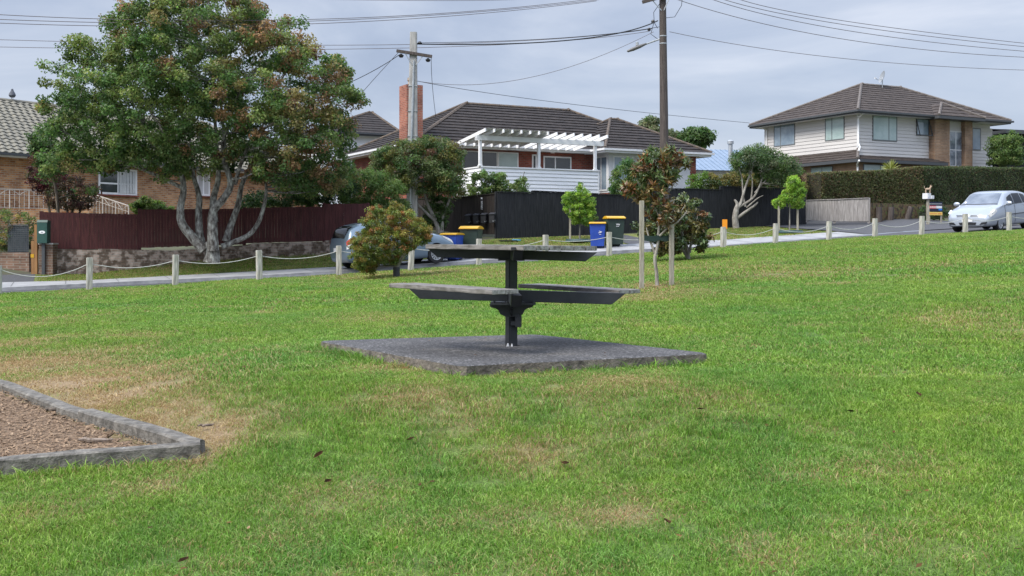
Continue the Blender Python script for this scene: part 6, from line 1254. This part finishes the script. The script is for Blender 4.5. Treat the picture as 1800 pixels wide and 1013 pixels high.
# shrubs behind the black fence
plant('dark_green_shrub', 'dark green upright shrub in front of the bungalow wing window', 'shrub', [(1072, 348), (1070, 310), (1078, 290), (1100, 276), (1124, 280), (1146, 290), (1150, 320), (1150, 350)], 45, .8, 110, .22, 60, (.11, .065), mixpal((G2, 4), ((.05, .11, .03), 3), (G3, 1)), (1110, 360, 45), seed=17, twigs=0)
plant('garden_hedge', 'loose bright green and yellowing hedge behind the black fence beside the bungalow', 'hedge', [(1206, 340), (1208, 312), (1225, 305), (1250, 301), (1270, 303), (1300, 298), (1340, 304), (1362, 310), (1362, 345), (1260, 342)], 48, .8, 230, .22, 60, (.10, .055), lambda x, y, rs: np.array(((.10, .17, .035) if x < 1245 else (.14, .125, .04)) if rs.rand() < .6 else (.05, .08, .025)) * rs.uniform(.8, 1.2), (1260, 350, 48), seed=18, twigs=0)
plant('gnarled_tree', 'small gnarled tree with bare grey branches and a dark green top by the black fence', 'tree', [(1284, 300), (1278, 288), (1288, 268), (1305, 258), (1330, 250), (1352, 258), (1372, 266), (1394, 278), (1406, 300), (1396, 324), (1366, 338), (1342, 326), (1322, 306), (1300, 302)], 44.0, 1.4, 250, .25, 75, (.09, .045), mixpal((G2, 3), (G1, 3), ((.07, .11, .05), 2), ((.11, .13, .07), 1)), (1290, 398, 44.0), bark=m_barkg, twigs=90, seed=19, trad=.018, limbs=[
    [(1290, 402, -.5, 0.148), (1288, 385, -.5, 0.133), (1290, 370, -.5, 0.117), (1292, 360, -.5, 0.078), (1287, 352, -.5, 0.039)], [(1290, 368, -.5, 0.094), (1298, 358, -.5, 0.070), (1306, 330, -.5, 0.047), (1318, 300, -.4, 0.031), (1326, 280, -.3, 0.016)],
    [(1289, 386, -.5, 0.078), (1308, 372, -.5, 0.062), (1322, 362, -.5, 0.055), (1328, 356, -.5, 0.023)], [(1292, 366, -.5, 0.062), (1318, 350, -.5, 0.047), (1330, 330, -.5, 0.039), (1340, 305, -.3, 0.023)], [(1306, 364, -.5, 0.047), (1302, 345, -.5, 0.039), (1300, 315, -.5, 0.027), (1294, 295, -.5, 0.016)],
    [(1316, 352, -.5, 0.039), (1318, 320, -.5, 0.027), (1310, 295, -.5, 0.016)], [(1322, 340, -.5, 0.031), (1350, 310, -.4, 0.023), (1372, 290, -.2, 0.012)], [(1308, 366, -.5, 0.039), (1326, 350, -.6, 0.023), (1336, 345, -.6, 0.009)]])
plant('leafy_shrub', 'brown and olive shrub filling the corner by the two-storey house window', 'shrub', [(1352, 335), (1350, 305), (1378, 290), (1395, 288), (1408, 290), (1418, 305), (1417, 330), (1414, 372), (1400, 380)], 47.0, .7, 150, .22, 60, (.09, .05), mixpal(((.10, .085, .03), 3), (G2, 3), (BR, 2), ((.14, .13, .04), 1)), (1400, 392, 47.0), seed=20, twigs=0)
plant('distant_tree', 'feathery pale tree far behind the bungalow roof, left of the timber pole', 'tree', [(1118, 235), (1124, 212), (1140, 205), (1155, 210), (1165, 222), (1185, 228), (1200, 232), (1210, 250), (1195, 262), (1150, 262), (1125, 250)], 95, 2.5, 150, .55, 60, (.35, .14), mixpal(((.10, .12, .06), 3), ((.14, .15, .08), 2), (G2, 1)), (1155, 275, 95), seed=21, twigs=20, limbs=[[(1155, 290, 0, .3), (1152, 250, 0, .2), (1145, 225, 0, .1)]])
plant('distant_tree', 'dark rounded tree far behind, above the blue metal roof', 'tree', [(1190, 262), (1194, 240), (1205, 228), (1225, 225), (1245, 230), (1254, 242), (1246, 256), (1235, 262), (1215, 266)], 92, 2.2, 140, .55, 60, (.32, .2), mixpal((G1, 3), (G2, 2)), (1218, 275, 92), seed=22, twigs=20, limbs=[[(1218, 290, 0, .3), (1220, 255, 0, .2), (1225, 240, 0, .1)]])
plant('round_tree', 'dense round green tree at the right end of the two-storey house', 'tree', [(1745, 290), (1744, 250), (1752, 236), (1765, 230), (1778, 234), (1788, 248), (1790, 270), (1786, 292)], 56, 1.4, 170, .26, 80, (.11, .06), mixpal((G2, 4), (G3, 2), (G1, 1)), (1766, 300, 56), seed=23, twigs=0)
# spiky cabbage plant above the hedge
cp = P(1566, 302, 49.5); m = MB(); rs = np.random.RandomState(4)
CB = thing('cabbage_tree', 'spiky yellow-green cabbage tree poking above the clipped hedge', 'plant', cp); n = 70; ax = unit(rs.normal(size=(n, 3)) + np.array([0, 0, .5])); nn_ = unit(np.cross(ax, rs.normal(size=(n, 3))))
leaf_mesh('leaves', ax * .27 + np.array([0, 0, .12]), nn_, ax, np.full(n, .55), np.full(n, .05), np.clip(np.array([.24, .27, .06]) * rs.uniform(.7, 1.2, (n, 1)), 0, 1), LEAFG, CB); m.tube([(0, 0, -1.4), (0, 0, .12)], [.06, .05], 8); m.build('trunk', m_barkg, CB)
# clipped hedges
def hedge(name, label, pts, dn, n, leaf, pal, seed):
    """pts: (px, Yn, ytop, ybottom) along the front; dn thickness going back"""
    rs = np.random.RandomState(seed); T_ = [P(a, c, y) for a, y, c, d in pts]; B_ = [P(a, d, y) for a, y, c, d in pts]; root = thing(name, label, 'hedge', B_[0]); o = B_[0]; Pn = []; Nn = []; Cc = []
    m = MB(); tot = sum((T_[i + 1] - T_[i]).length for i in range(len(T_) - 1))
    for i in range(len(T_) - 1):
        t0, t1, b0, b1 = T_[i] - o, T_[i + 1] - o, B_[i] - o, B_[i + 1] - o; d = (t1 - t0); d.z = 0; L = d.length; d.normalize(); nn = Vector((-d.y, d.x, 0)); ins = .10
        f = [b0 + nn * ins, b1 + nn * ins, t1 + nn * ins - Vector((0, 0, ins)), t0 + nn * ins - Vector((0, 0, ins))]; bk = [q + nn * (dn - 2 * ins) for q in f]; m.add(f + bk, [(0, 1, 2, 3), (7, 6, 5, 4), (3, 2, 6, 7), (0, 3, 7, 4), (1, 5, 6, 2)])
        k = int(n * L / tot); kf_ = int(k * .75)
        for q in range(k):
            t = rs.rand()
            if q < kf_: w__ = rs.rand(); p = (b0.lerp(b1, t)).lerp(t0.lerp(t1, t), w__) + nn * (rs.rand() * .16 - .03 + .04 * math.sin(t * L * 2.1 + w__ * 5)); N_ = -nn
            else: p = t0.lerp(t1, t) + nn * rs.rand() * dn + Vector((0, 0, rs.uniform(-.14, .03))); N_ = Vector((0, 0, 1))
            Pn.append(p); Nn.append(N_)
        if i == 0:
            for q in range(int(k * .15)): w__ = rs.rand(); Pn.append(b0.lerp(t0, w__) + nn * rs.rand() * dn + d * rs.uniform(-.03, .12)); Nn.append(-d)
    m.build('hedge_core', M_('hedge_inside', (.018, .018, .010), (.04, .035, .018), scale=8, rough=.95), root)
    Pn = np.array(Pn); Nn = np.array(Nn); k = len(Pn); Nn = unit(Nn + rs.normal(size=(k, 3)) * .55 + np.array([0, 0, .25])); Ax = unit(np.cross(Nn, rs.normal(size=(k, 3)))); cc = np.array([pal(p[0], p[2], rs) for p in Pn]) * (1 + rs.normal(size=(k, 1)) * .2)
    leaf_mesh('foliage', Pn, Nn, Ax, leaf * rs.uniform(.7, 1.3, k), leaf * .55 * rs.uniform(.7, 1.3, k), np.clip(cc, .004, .9), LEAF, root); return root
def pal_h(x, z, rs):
    b = vnoise(np.array([x * .9 + 30]), np.array([z * 1.3 + 9]), 3)[0]
    return 1.4 * np.array((.11, .075, .040) if rs.rand() < .22 + .5 * (b - .35) else ((.065, .078, .030) if rs.rand() < .6 else (.10, .115, .042))) * rs.uniform(.7, 1.25)
hedge('clipped_hedge', 'tall brownish clipped hedge in front of the two-storey house, facing the driveway', [(1446, 46.4, 303, 352), (1490, 47.0, 302, 356), (1535, 47.6, 300, 358), (1560, 47.9, 299.5, 359), (1580, 48.1, 297, 360), (1624, 48.6, 292.5, 361)], 1.2, 24000, .085, pal_h, 1)
hedge('clipped_hedge', 'green clipped hedge in shade-dark leaf colours running along the road behind the silver car', [(1626, 48.7, 292.5, 361), (1700, 51.0, 293, 362), (1860, 56, 296, 366)], 1.3, 26000, .085, lambda x, z, rs: 1.6 * np.array((.040, .058, .024) if rs.rand() < .6 else ((.075, .06, .032) if rs.rand() < .4 else (.07, .095, .036))) * rs.uniform(.7, 1.25), 2)  # leaf palette darkened to paint in the shade on this side of the hedge
plant('hedge_climber', 'bright green creeping plants at the hedge foot behind the letterbox post', 'shrub', [(1612, 388), (1612, 362), (1640, 358), (1668, 366), (1680, 386)], 46.0, .3, 60, .14, 40, (.08, .04), mixpal((G1, 3), (G2, 2), ((.028, .04, .02), 3)), (1640, 390, 46.0), seed=25, twigs=0)
# ================================================================ CARS
def cr_interp(xs, Y, x):
    """Catmull-Rom-like (PCHIP-free) smooth interpolation of rows"""
    xs = np.asarray(xs, float); x = np.atleast_1d(x); out_ = []
    for q in x:
        i = int(np.clip(np.searchsorted(xs, q) - 1, 0, len(xs) - 2)); f = (q - xs[i]) / (xs[i + 1] - xs[i]); m = []
        for j in (i, i + 1):
            if j == 0: s_ = (Y[1] - Y[0]) / (xs[1] - xs[0])
            elif j == len(xs) - 1: s_ = (Y[-1] - Y[-2]) / (xs[-1] - xs[-2])
            else:
                a, b = (Y[j] - Y[j - 1]) / (xs[j] - xs[j - 1]), (Y[j + 1] - Y[j]) / (xs[j + 1] - xs[j]); s_ = np.where(a * b > 0, 2 * a * b / (a + b + 1e-12), 0)
            m.append(s_)
        h = xs[i + 1] - xs[i]; h00 = 2 * f ** 3 - 3 * f ** 2 + 1; h10 = f ** 3 - 2 * f ** 2 + f; h01 = -2 * f ** 3 + 3 * f ** 2; h11 = f ** 3 - f ** 2
        out_.append(h00 * Y[i] + h10 * h * m[0] + h01 * Y[i + 1] + h11 * h * m[1])
    return np.array(out_)
class Car:
    """stations: x, zbottom, half width, zbelt, half width belt, zroof edge, half width roof, z top"""
    def __init__(s, st):
        st = sorted(st); s.xs = [a[0] for a in st]; s.Y = np.array([a[1:] for a in st], float)
    def ring(s, x):
        zb_, hw, zbl, hb, zre, hr, zt_ = cr_interp(s.xs, s.Y, x)[0]
        return np.array([(0, zb_), (hw * .80, zb_), (hw * .97, zb_ + .06), (hw, zb_ + (zbl - zb_) * .45), (hw * .995, zb_ + (zbl - zb_) * .72), (hb, zbl), (hb * .965 + hr * .035, zbl + (zre - zbl) * .12), (hr, zre), (hr * .86, zre + (zt_ - zre) * .62), (hr * .5, zre + (zt_ - zre) * .93), (0, zt_)])
    def S(s, x, t, side=1, off=0):
        r = s.ring(x); y = cr_interp(np.arange(len(r)), r, t)[0]; p = Vector((x, side * y[0], y[1]))
        if off:
            e = .02; a = s.S(x + e, t, side); b = s.S(x, min(t + .05, 10), side); c = s.S(x, max(t - .05, 0), side); n = (a - p).cross(b - c)
            if n.length > 1e-9:
                n.normalize(); n = n if n.dot(p - Vector((x, 0, .6))) > 0 else -n; p = p + n * off
        return p
    def body(s, nx=64, tt=None):
        m = MB(); X = np.linspace(s.xs[0], s.xs[-1], nx); tt = np.linspace(0, 10, 31); o = 0; k = len(tt); full = 2 * k - 2
        for x in X:
            r = s.ring(x); q = cr_interp(np.arange(len(r)), r, tt); L_ = [(x, a, b) for a, b in q] + [(x, -a, b) for a, b in q[::-1][1:-1]]; m.v += L_
        for i in range(nx - 1):
            for j in range(full): m.f.append((i * full + j, (i + 1) * full + j, (i + 1) * full + (j + 1) % full, i * full + (j + 1) % full))
        m.f.append(tuple(range(full))); m.f.append(tuple((nx - 1) * full + j for j in range(full))[::-1]); return m
    def patch(s, c, side=1, off=.006, nu=10, nv_=8, thick=0):
        """c: four (x,t) corners in order"""
        m = MB(); (a, b, cc, d) = c
        for i in range(nu + 1):
            for j in range(nv_ + 1):
                u_, v_ = i / nu, j / nv_; x = (a[0] * (1 - u_) + b[0] * u_) * (1 - v_) + (d[0] * (1 - u_) + cc[0] * u_) * v_; t = (a[1] * (1 - u_) + b[1] * u_) * (1 - v_) + (d[1] * (1 - u_) + cc[1] * u_) * v_
                m.v.append(tuple(s.S(x, t, side, off)))
        for i in range(nu):
            for j in range(nv_): q = i * (nv_ + 1) + j; m.f.append((q, q + nv_ + 1, q + nv_ + 2, q + 1) if side > 0 else (q, q + 1, q + nv_ + 2, q + nv_ + 1))
        return m
def arch_cut(ob, cuts):
    """real wheel arches: boolean, baked into the mesh"""
    for (x, z, r) in cuts:
        m = MB(); m.prism([(r * math.cos(a), r * math.sin(a)) for a in np.linspace(0, 2 * math.pi, 33)[:-1]], -1.2, 1.2, Matrix.Translation((x, 0, z)) @ Matrix.Rotation(R(90), 4, 'X')); c = m.build('cutter', None)
        md = ob.modifiers.new('cut', 'BOOLEAN'); md.object = c; md.operation = 'DIFFERENCE'; md.solver = 'EXACT'
        bpy.context.view_layer.update(); me = bpy.data.meshes.new_from_object(ob.evaluated_get(bpy.context.evaluated_depsgraph_get())); ob.modifiers.clear(); ob.data = me; bpy.data.objects.remove(c)
    for p in ob.data.polygons: p.use_smooth = True
    ob.data.set_sharp_from_angle(angle=R(38))
m_cavity = M_('wheel_well', (.006, .006, .007), rough=.95)
m_rim = M_('alloy_rim', (.50, .51, .52), rough=.3, metal=.7)
m_hub = M_('wheel_cover', (.42, .43, .44), rough=.35, metal=.4)
def wheel(par, x, y, r, side, style, w_=.20):
    M0 = Matrix.Translation((x, y, r)) @ Matrix.Rotation(R(-90 * side), 4, 'X'); m = MB()
    m.lathe([(r * .64, -w_ / 2), (r * .93, -w_ / 2), (r, -w_ * .36), (r, w_ * .36), (r * .95, w_ / 2), (r * .66, w_ / 2), (r * .64, w_ * .3)], (0, 0, 0), 28, M0); wt = m.build('wheel', m_tyre, par, smooth=True)
    m = MB(); n = 12 if style == 'multi' else 5; R0 = r * .65
    m.lathe([(R0, w_ * .30), (R0, w_ * .50), (R0 * .90, w_ * .49), (R0 * .88, w_ * .25)], (0, 0, 0), 28, M0); m.lathe([(0, w_ * .2), (R0 * .2, w_ * .2), (R0 * .19, w_ * .44), (R0 * .1, w_ * .47), (0, w_ * .47)], (0, 0, 0), 14, M0)
    for k in range(n):
        a = 2 * math.pi * k / n; d = Vector((math.cos(a), math.sin(a), 0)); e = Vector((-math.sin(a), math.cos(a), 0)); wi, wo = (.10, .16) if style != 'multi' else (.07, .09); wo = wo * (1.3 if style != 'multi' else 1)
        q = [M0 @ (d * R0 * .15 - e * R0 * wi + Vector((0, 0, w_ * .43))), M0 @ (d * R0 * .15 + e * R0 * wi + Vector((0, 0, w_ * .43))), M0 @ (d * R0 * .91 + e * R0 * wo + Vector((0, 0, w_ * .45))), M0 @ (d * R0 * .91 - e * R0 * wo + Vector((0, 0, w_ * .45)))]
        q2_ = [M0 @ (M0.inverted() @ p - Vector((0, 0, w_ * .2))) for p in q]; m.add(q + q2_, [(0, 1, 2, 3), (4, 7, 6, 5), (0, 4, 5, 1), (1, 5, 6, 2), (2, 6, 7, 3), (3, 7, 4, 0)])
    m.build('rim', m_rim if style == 'multi' else m_hub, wt); m = MB(); m.lathe([(0, w_ * .05), (R0 * .99, w_ * .05), (R0 * .99, w_ * .10), (0, w_ * .10)], (0, 0, 0), 20, M0); m.build('brake_disc', m_cavity, wt)
def paint(name, c, metal=.5): return M_(name, c, tuple(x * .96 for x in c), scale=3, rough=.28, metal=metal, coat=.8)
# ---- silver hatchback. front at +x
def silver():
    c0 = P(1690, HOR, 35.6); W = 1.69; h = W / 2
    st = [(-2.02, .42, h * .78, .80, h * .72, .84, h * .60, .86), (-1.95, .30, h * .90, .90, h * .84, .98, h * .70, 1.02), (-1.72, .24, h * .98, .97, h * .93, 1.22, h * .74, 1.27), (-1.35, .20, h, .99, h * .955, 1.36, h * .76, 1.42), (-.6, .20, h, .965, h * .96, 1.41, h * .77, 1.475), (.0, .20, h, .945, h * .96, 1.405, h * .765, 1.47), (.42, .20, h, .93, h * .955, 1.34, h * .74, 1.41), (.80, .20, h, .925, h * .95, 1.12, h * .78, 1.19), (1.10, .20, h, .905, h * .94, .965, h * .82, 1.00), (1.40, .21, h * .99, .86, h * .92, .90, h * .76, .935), (1.75, .20, h * .98, .76, h * .90, .81, h * .68, .85), (1.96, .20, h * .93, .67, h * .84, .715, h * .60, .74), (2.08, .21, h * .86, .58, h * .75, .62, h * .50, .64), (2.14, .25, h * .78, .50, h * .66, .53, h * .42, .55)]
    car = Car(st); fx = 2.05; q = c0
    rz = math.atan2(ev.y, ev.x) + math.pi + R(14)
    root = thing('parked_car', 'silver hatchback car facing left at the right edge of the photo', 'car', q, rz); pm = paint('silver_paint', (.34, .375, .42), .35)
    b = car.body().build('body', pm, root); arch_cut(b, [(1.28, .31, .36), (-1.30, .31, .36)])
    m = MB(); m.bb(-1.75, 1.72, -h + .10, h - .10, .22, .62); m.build('wheel_wells', m_cavity, root)
    gl_ = M_('car_glass', (.05, .07, .09), (.09, .12, .14), scale=1.5, rough=.03, spec=1.0); gd = M_('car_glass_dark', (.008, .009, .010), rough=.08, spec=.25)
    gw = M_('windscreen', (.07, .09, .12), (.16, .19, .23), scale=2.0, rough=.04, spec=1.0)
    m = car.patch([(1.07, 7.6), (1.12, 10), (.50, 10), (.46, 7.7)], 1, .008); q_ = car.patch([(1.07, 7.6), (1.12, 10), (.50, 10), (.46, 7.7)], -1, .008); m.add(q_.v, q_.f); ws = m.build('windscreen', gw, root, smooth=True)
    m = MB()
    for s_ in (1, -1): q_ = car.patch([(1.12, 7.4), (1.155, 10), (1.10, 10), (1.06, 7.4)], s_, .010); m.add(q_.v, q_.f)
    m.build('cowl', m_black, ws)
    m = MB(); q_ = car.patch([(.98, 8.0), (1.02, 8.35), (.94, 8.35), (.90, 8.0)], -1, .012, 3, 3); m.add(q_.v, q_.f); q_ = car.patch([(.98, 8.0), (1.02, 8.35), (.94, 8.35), (.90, 8.0)], 1, .012, 3, 3); m.build('sticker', m_signw, ws)
    for s_ in (1, -1):
        f = car.patch([(.86, 5.35), (-.02, 5.35), (.02, 6.75), (.42, 6.6)], s_, .007).build('side_window', gd, root, smooth=True); car.patch([(-.08, 5.35), (-.85, 5.4), (-.72, 6.8), (-.05, 6.8)], s_, .007).build('side_window', gd, root, smooth=True); car.patch([(-.92, 5.4), (-1.45, 5.6), (-1.20, 6.7), (-.80, 6.8)], s_, .007).build('side_window', gd, root, smooth=True)
        hl = car.patch([(1.56, 4.35), (2.02, 4.1), (2.02, 5.15), (1.50, 6.0)], s_, .010).build('headlight', M_('headlight_lens', (.36, .36, .34), (.55, .55, .50), scale=14, rough=.15, spec=.5), root, smooth=True)
        p_ = [car.S(x, t, s_, .018) for x, t in ((1.74, 5.0), (1.88, 4.85))]; m = MB()
        for p in p_: m.lathe([(0, -.01), (.05, -.01), (.045, .01), (0, .014)], p, 12, Matrix.Rotation(R(60), 4, 'Y'))
        m.build('lamp', m_rim, hl, smooth=True)
        m = MB(); a = car.S(.80, 5.5, s_); m.tube([a, a + Vector((.02, s_ * .09, .04))], .025, 6); m.lathe([(0, -.11), (.06, -.10), (.085, -.02), (.085, .05), (.05, .10), (0, .11)], a + Vector((.02, s_ * .15, .07)), 14, Matrix.Rotation(R(90), 4, 'X') @ Matrix.Diagonal((.8, 1, 1, 1))); m.build('mirror', pm, root, smooth=True)
        m = MB(); 
        for x0_, x1_ in ((-1.0, .78),): pa = [car.S(x, 3.35, s_, .012) for x in np.linspace(x0_, x1_, 12)]; m.tube(pa, .016, 6)
        m.build('side_moulding', m_black, root)
        m = MB(); 
        for x in (-.15, -.95): a = car.S(x + .13, 4.7, s_, .02); b_ = car.S(x, 4.7, s_, .02); m.tube([a, (a + b_) / 2 + Vector((0, s_ * .02, 0)), b_], .012, 6)
        m.build('door_handle', pm, root)
        for x in (-.04, .86, -.98): pa = [car.S(x - (.1 if x < -.9 else 0) * t / 5, t, s_, .0035) for t in np.linspace(2.1, 5.2, 9)]; m = MB(); m.tube(pa, .005, 4); m.build('panel_gap', m_cavity, root)
        wheel(root, 1.28, s_ * (h - .115), .305, s_, 'five'); wheel(root, -1.30, s_ * (h - .115), .305, s_, 'five')
    # front: grille bars, intakes, plate, badge
    m = MB(); GR = []
    for y0, y1, z in ((.09, .42, .615), (-.42, -.09, .615), (.09, .40, .575), (-.40, -.09, .575)):
        n = 8; pa = []
        for k in range(n + 1):
            y = y0 + (y1 - y0) * k / n; pa.append((z, y))
        GR.append(pa)
    def front_x(y, z):
        lo, hi = 1.2, 2.14
        for _ in range(24):
            md = (lo + hi) / 2; r = car.ring(md); tt = np.linspace(0, 10, 61); pr_ = cr_interp(np.arange(len(r)), r, tt); inside = in_poly(np.array([abs(y)]), np.array([z]), [(-.01, r[0][1])] + [tuple(q) for q in pr_] + [(-.01, r[-1][1])])[0]
            if inside: lo = md
            else: hi = md
        return lo
    for pa in GR: m = MB(); m.tube([(front_x(y, z) + .004, y, z) for z, y in pa], .013, 5); m.build('grille_bar', m_black, root)
    def fpatch(name, poly, mat, off=.012, par=root):
        m = MB(); n = 6; (a, b_, c_, d) = poly
        for i in range(n + 1):
            for j in range(3):
                u_, v_ = i / n, j / 2; y = (a[0] * (1 - u_) + b_[0] * u_) * (1 - v_) + (d[0] * (1 - u_) + c_[0] * u_) * v_; z = (a[1] * (1 - u_) + b_[1] * u_) * (1 - v_) + (d[1] * (1 - u_) + c_[1] * u_) * v_; m.v.append((front_x(y, z) + off, y, z))
        for i in range(n):
            for j in range(2): q = i * 3 + j; m.f.append((q, q + 3, q + 4, q + 1))
        return m.build(name, mat, par, smooth=True)
    fpatch('lower_intake', [(-.28, .27), (.28, .27), (.32, .36), (-.32, .36)], m_black); fpatch('number_plate', [(-.19, .385), (.19, .385), (.19, .49), (-.19, .49)], m_offwhite, .035)
    fpatch('fog_recess', [(.42, .27), (.66, .30), (.70, .38), (.50, .36)], m_black); fpatch('fog_recess', [(-.66, .30), (-.42, .27), (-.50, .36), (-.70, .38)], m_black)
    m = MB(); m.lathe([(0, 0), (.055, 0), (.05, .012), (.03, .012), (.028, .004), (0, .004)], (front_x(0, .60) + .004, 0, .60), 16, Matrix.Rotation(R(62), 4, 'Y') @ Matrix.Diagonal((.7, 1, 1, 1))); m.build('badge', m_rim, root, smooth=True)
    return root, car
SC, sc_car = silver()
# put its nose at column 1665 and its wheels on the road
def place_car(o, px, Yn, rz, x_off):
    q = P(px, HOR, Yn); d = Vector((math.cos(rz), math.sin(rz), 0)); c = q - d * x_off; o.rotation_euler[2] = rz
    zf_, zr_ = H(c.x + d.x * 1.28, c.y + d.y * 1.28), H(c.x - d.x * 1.3, c.y - d.y * 1.3); o.location = (c.x, c.y, (zf_ + zr_) / 2); o.rotation_euler[1] = -math.atan2(zf_ - zr_, 2.58)
rz_s = math.atan2(ev.y, ev.x) + math.pi + R(22)
place_car(SC, 1704, 36.0, rz_s, 2.0)
# ---- blue-grey hatch on the left, mostly behind the maple. front at +x, heads right
def bluecar():
    W = 1.72; h = W / 2
    st = [(-2.15, .40, h * .80, .86, h * .74, .92, h * .58, .95), (-2.08, .30, h * .92, .98, h * .86, 1.10, h * .66, 1.14), (-1.90, .24, h * .98, 1.05, h * .93, 1.34, h * .72, 1.39), (-1.5, .20, h, 1.05, h * .95, 1.44, h * .76, 1.50), (-.7, .20, h, 1.02, h * .96, 1.49, h * .78, 1.55), (.0, .20, h, .99, h * .96, 1.49, h * .775, 1.55), (.55, .20, h, .97, h * .955, 1.38, h * .74, 1.45), (.95, .20, h, .96, h * .95, 1.17, h * .78, 1.24), (1.25, .20, h, .95, h * .94, 1.02, h * .82, 1.06), (1.55, .21, h * .99, .92, h * .92, .95, h * .76, .985), (1.85, .21, h * .95, .83, h * .86, .86, h * .66, .895), (2.05, .21, h * .94, .73, h * .84, .78, h * .60, .80), (2.16, .22, h * .86, .62, h * .75, .66, h * .50, .68), (2.22, .26, h * .78, .53, h * .66, .56, h * .42, .58)]
    car = Car(st); root = thing('parked_car', 'blue-grey hatchback car parked behind the low maple bush, its nose by the bins', 'car'); pm = paint('bluegrey_paint', (.17, .235, .29), .4)
    b = car.body().build('body', pm, root); arch_cut(b, [(1.33, .32, .37), (-1.34, .32, .37)])
    m = MB(); m.bb(-1.8, 1.8, -h + .10, h - .10, .22, .64); m.build('wheel_wells', m_cavity, root); gd = MATS['car_glass_dark']
    m = MB()
    for s_ in (1, -1): q_ = car.patch([(1.22, 7.5), (1.27, 10), (.62, 10), (.58, 7.7)], s_, .008); m.add(q_.v, q_.f)
    m.build('windscreen', gd, root, smooth=True); m = MB()
    for s_ in (1, -1): q_ = car.patch([(-2.11, 7.3), (-2.11, 10), (-1.78, 10), (-1.80, 7.5)], s_, .010); m.add(q_.v, q_.f)
    m.build('rear_window', gd, root, smooth=True)
    for s_ in (1, -1):
        for c_ in ([(.95, 5.35), (.05, 5.35), (.08, 6.75), (.48, 6.6)], [(-.02, 5.35), (-.85, 5.35), (-.78, 6.75), (.02, 6.75)], [(-.95, 5.4), (-1.7, 5.5), (-1.5, 6.6), (-.86, 6.75)]): car.patch(c_, s_, .007).build('side_window', gd, root, smooth=True)
        car.patch([(-2.12, 4.3), (-1.85, 4.3), (-1.85, 5.2), (-2.12, 5.4)], s_, .012).build('tail_light', M_('tail_red', (.45, .03, .02), (.6, .10, .06), scale=6, rough=.15), root, smooth=True)
        car.patch([(-2.13, 3.6), (-1.95, 3.6), (-1.92, 4.2), (-2.13, 4.25)], s_, .012).build('reversing_light', m_signw, root, smooth=True)
        car.patch([(1.65, 4.6), (2.08, 4.2), (2.05, 5.0), (1.55, 5.9)], s_, .010).build('headlight', MATS['headlight_lens'], root, smooth=True)
        wheel(root, 1.33, s_ * (h - .115), .32, s_, 'multi'); wheel(root, -1.34, s_ * (h - .115), .32, s_, 'multi')
        m = MB(); a = car.S(.92, 5.5, s_); m.lathe([(0, -.11), (.06, -.10), (.085, -.02), (.085, .05), (.05, .10), (0, .11)], a + Vector((.02, s_ * .14, .06)), 14, Matrix.Rotation(R(90), 4, 'X') @ Matrix.Diagonal((.8, 1, 1, 1))); m.build('mirror', pm, root, smooth=True)
    m = MB(); m.bb(-2.2, -2.12, -.26, .26, .62, .74); m.build('number_plate', m_offwhite, root)
    return root
BC = bluecar(); rzb = math.atan2(ev.y, ev.x) + R(9)
def fit_car(o, pxf, Ynf, xf, rz):
    q = P(pxf, HOR, Ynf); d = Vector((math.cos(rz), math.sin(rz), 0)); c = q - d * xf; o.rotation_euler[2] = rz
    zf_, zr_ = H(c.x + d.x * 1.3, c.y + d.y * 1.3), H(c.x - d.x * 1.3, c.y - d.y * 1.3); o.location = (c.x, c.y, (zf_ + zr_) / 2); o.rotation_euler[1] = -math.atan2(zf_ - zr_, 2.6)
fit_car(BC, 749, 34.0, 1.21, rzb)
BC.scale = (.91, 1, 1)
for o_ in [c for c in COL.objects if c.parent == BC and c.name.startswith('wheel') and not c.name.startswith('wheel_wells')]:
    xw = 1.33 if sum(v.co.x for v in o_.data.vertices) > 0 else -1.34; o_.scale.x = 1 / .91; o_.location.x = xw * (1 - 1 / .91)

# a bird on the tiled ridge
q = P(21.5, 176, 44.5)
ru = F3.u(21.5, 4.5); q = F3.w(ru, 4.5, z3r + .12); m = MB(); m.lathe([(0, 0), (.10, .01), (.15, .09), (.13, .18), (.075, .27), (.055, .32), (.045, .37), (0, .40)], (0, 0, .06), 14); m.tube([(-.03, 0, -.02), (-.03, 0, .08)], .012, 5); m.tube([(.03, 0, -.02), (.03, 0, .08)], .012, 5); m.tube([(.0, -.04, .40), (0, -.09, .39)], [.012, .002], 5)
bd = m.build('bird', M_('slate_feathers', (.05, .055, .07), (.11, .12, .14), scale=10, rough=.8), loc=q, smooth=True); tag(bd, 'dark bird perched on the tiled ridge of the orange brick house', 'bird')
print('THINGS', len([o for o in COL.objects if o.parent is None]), 'OBJECTS', len(COL.objects))
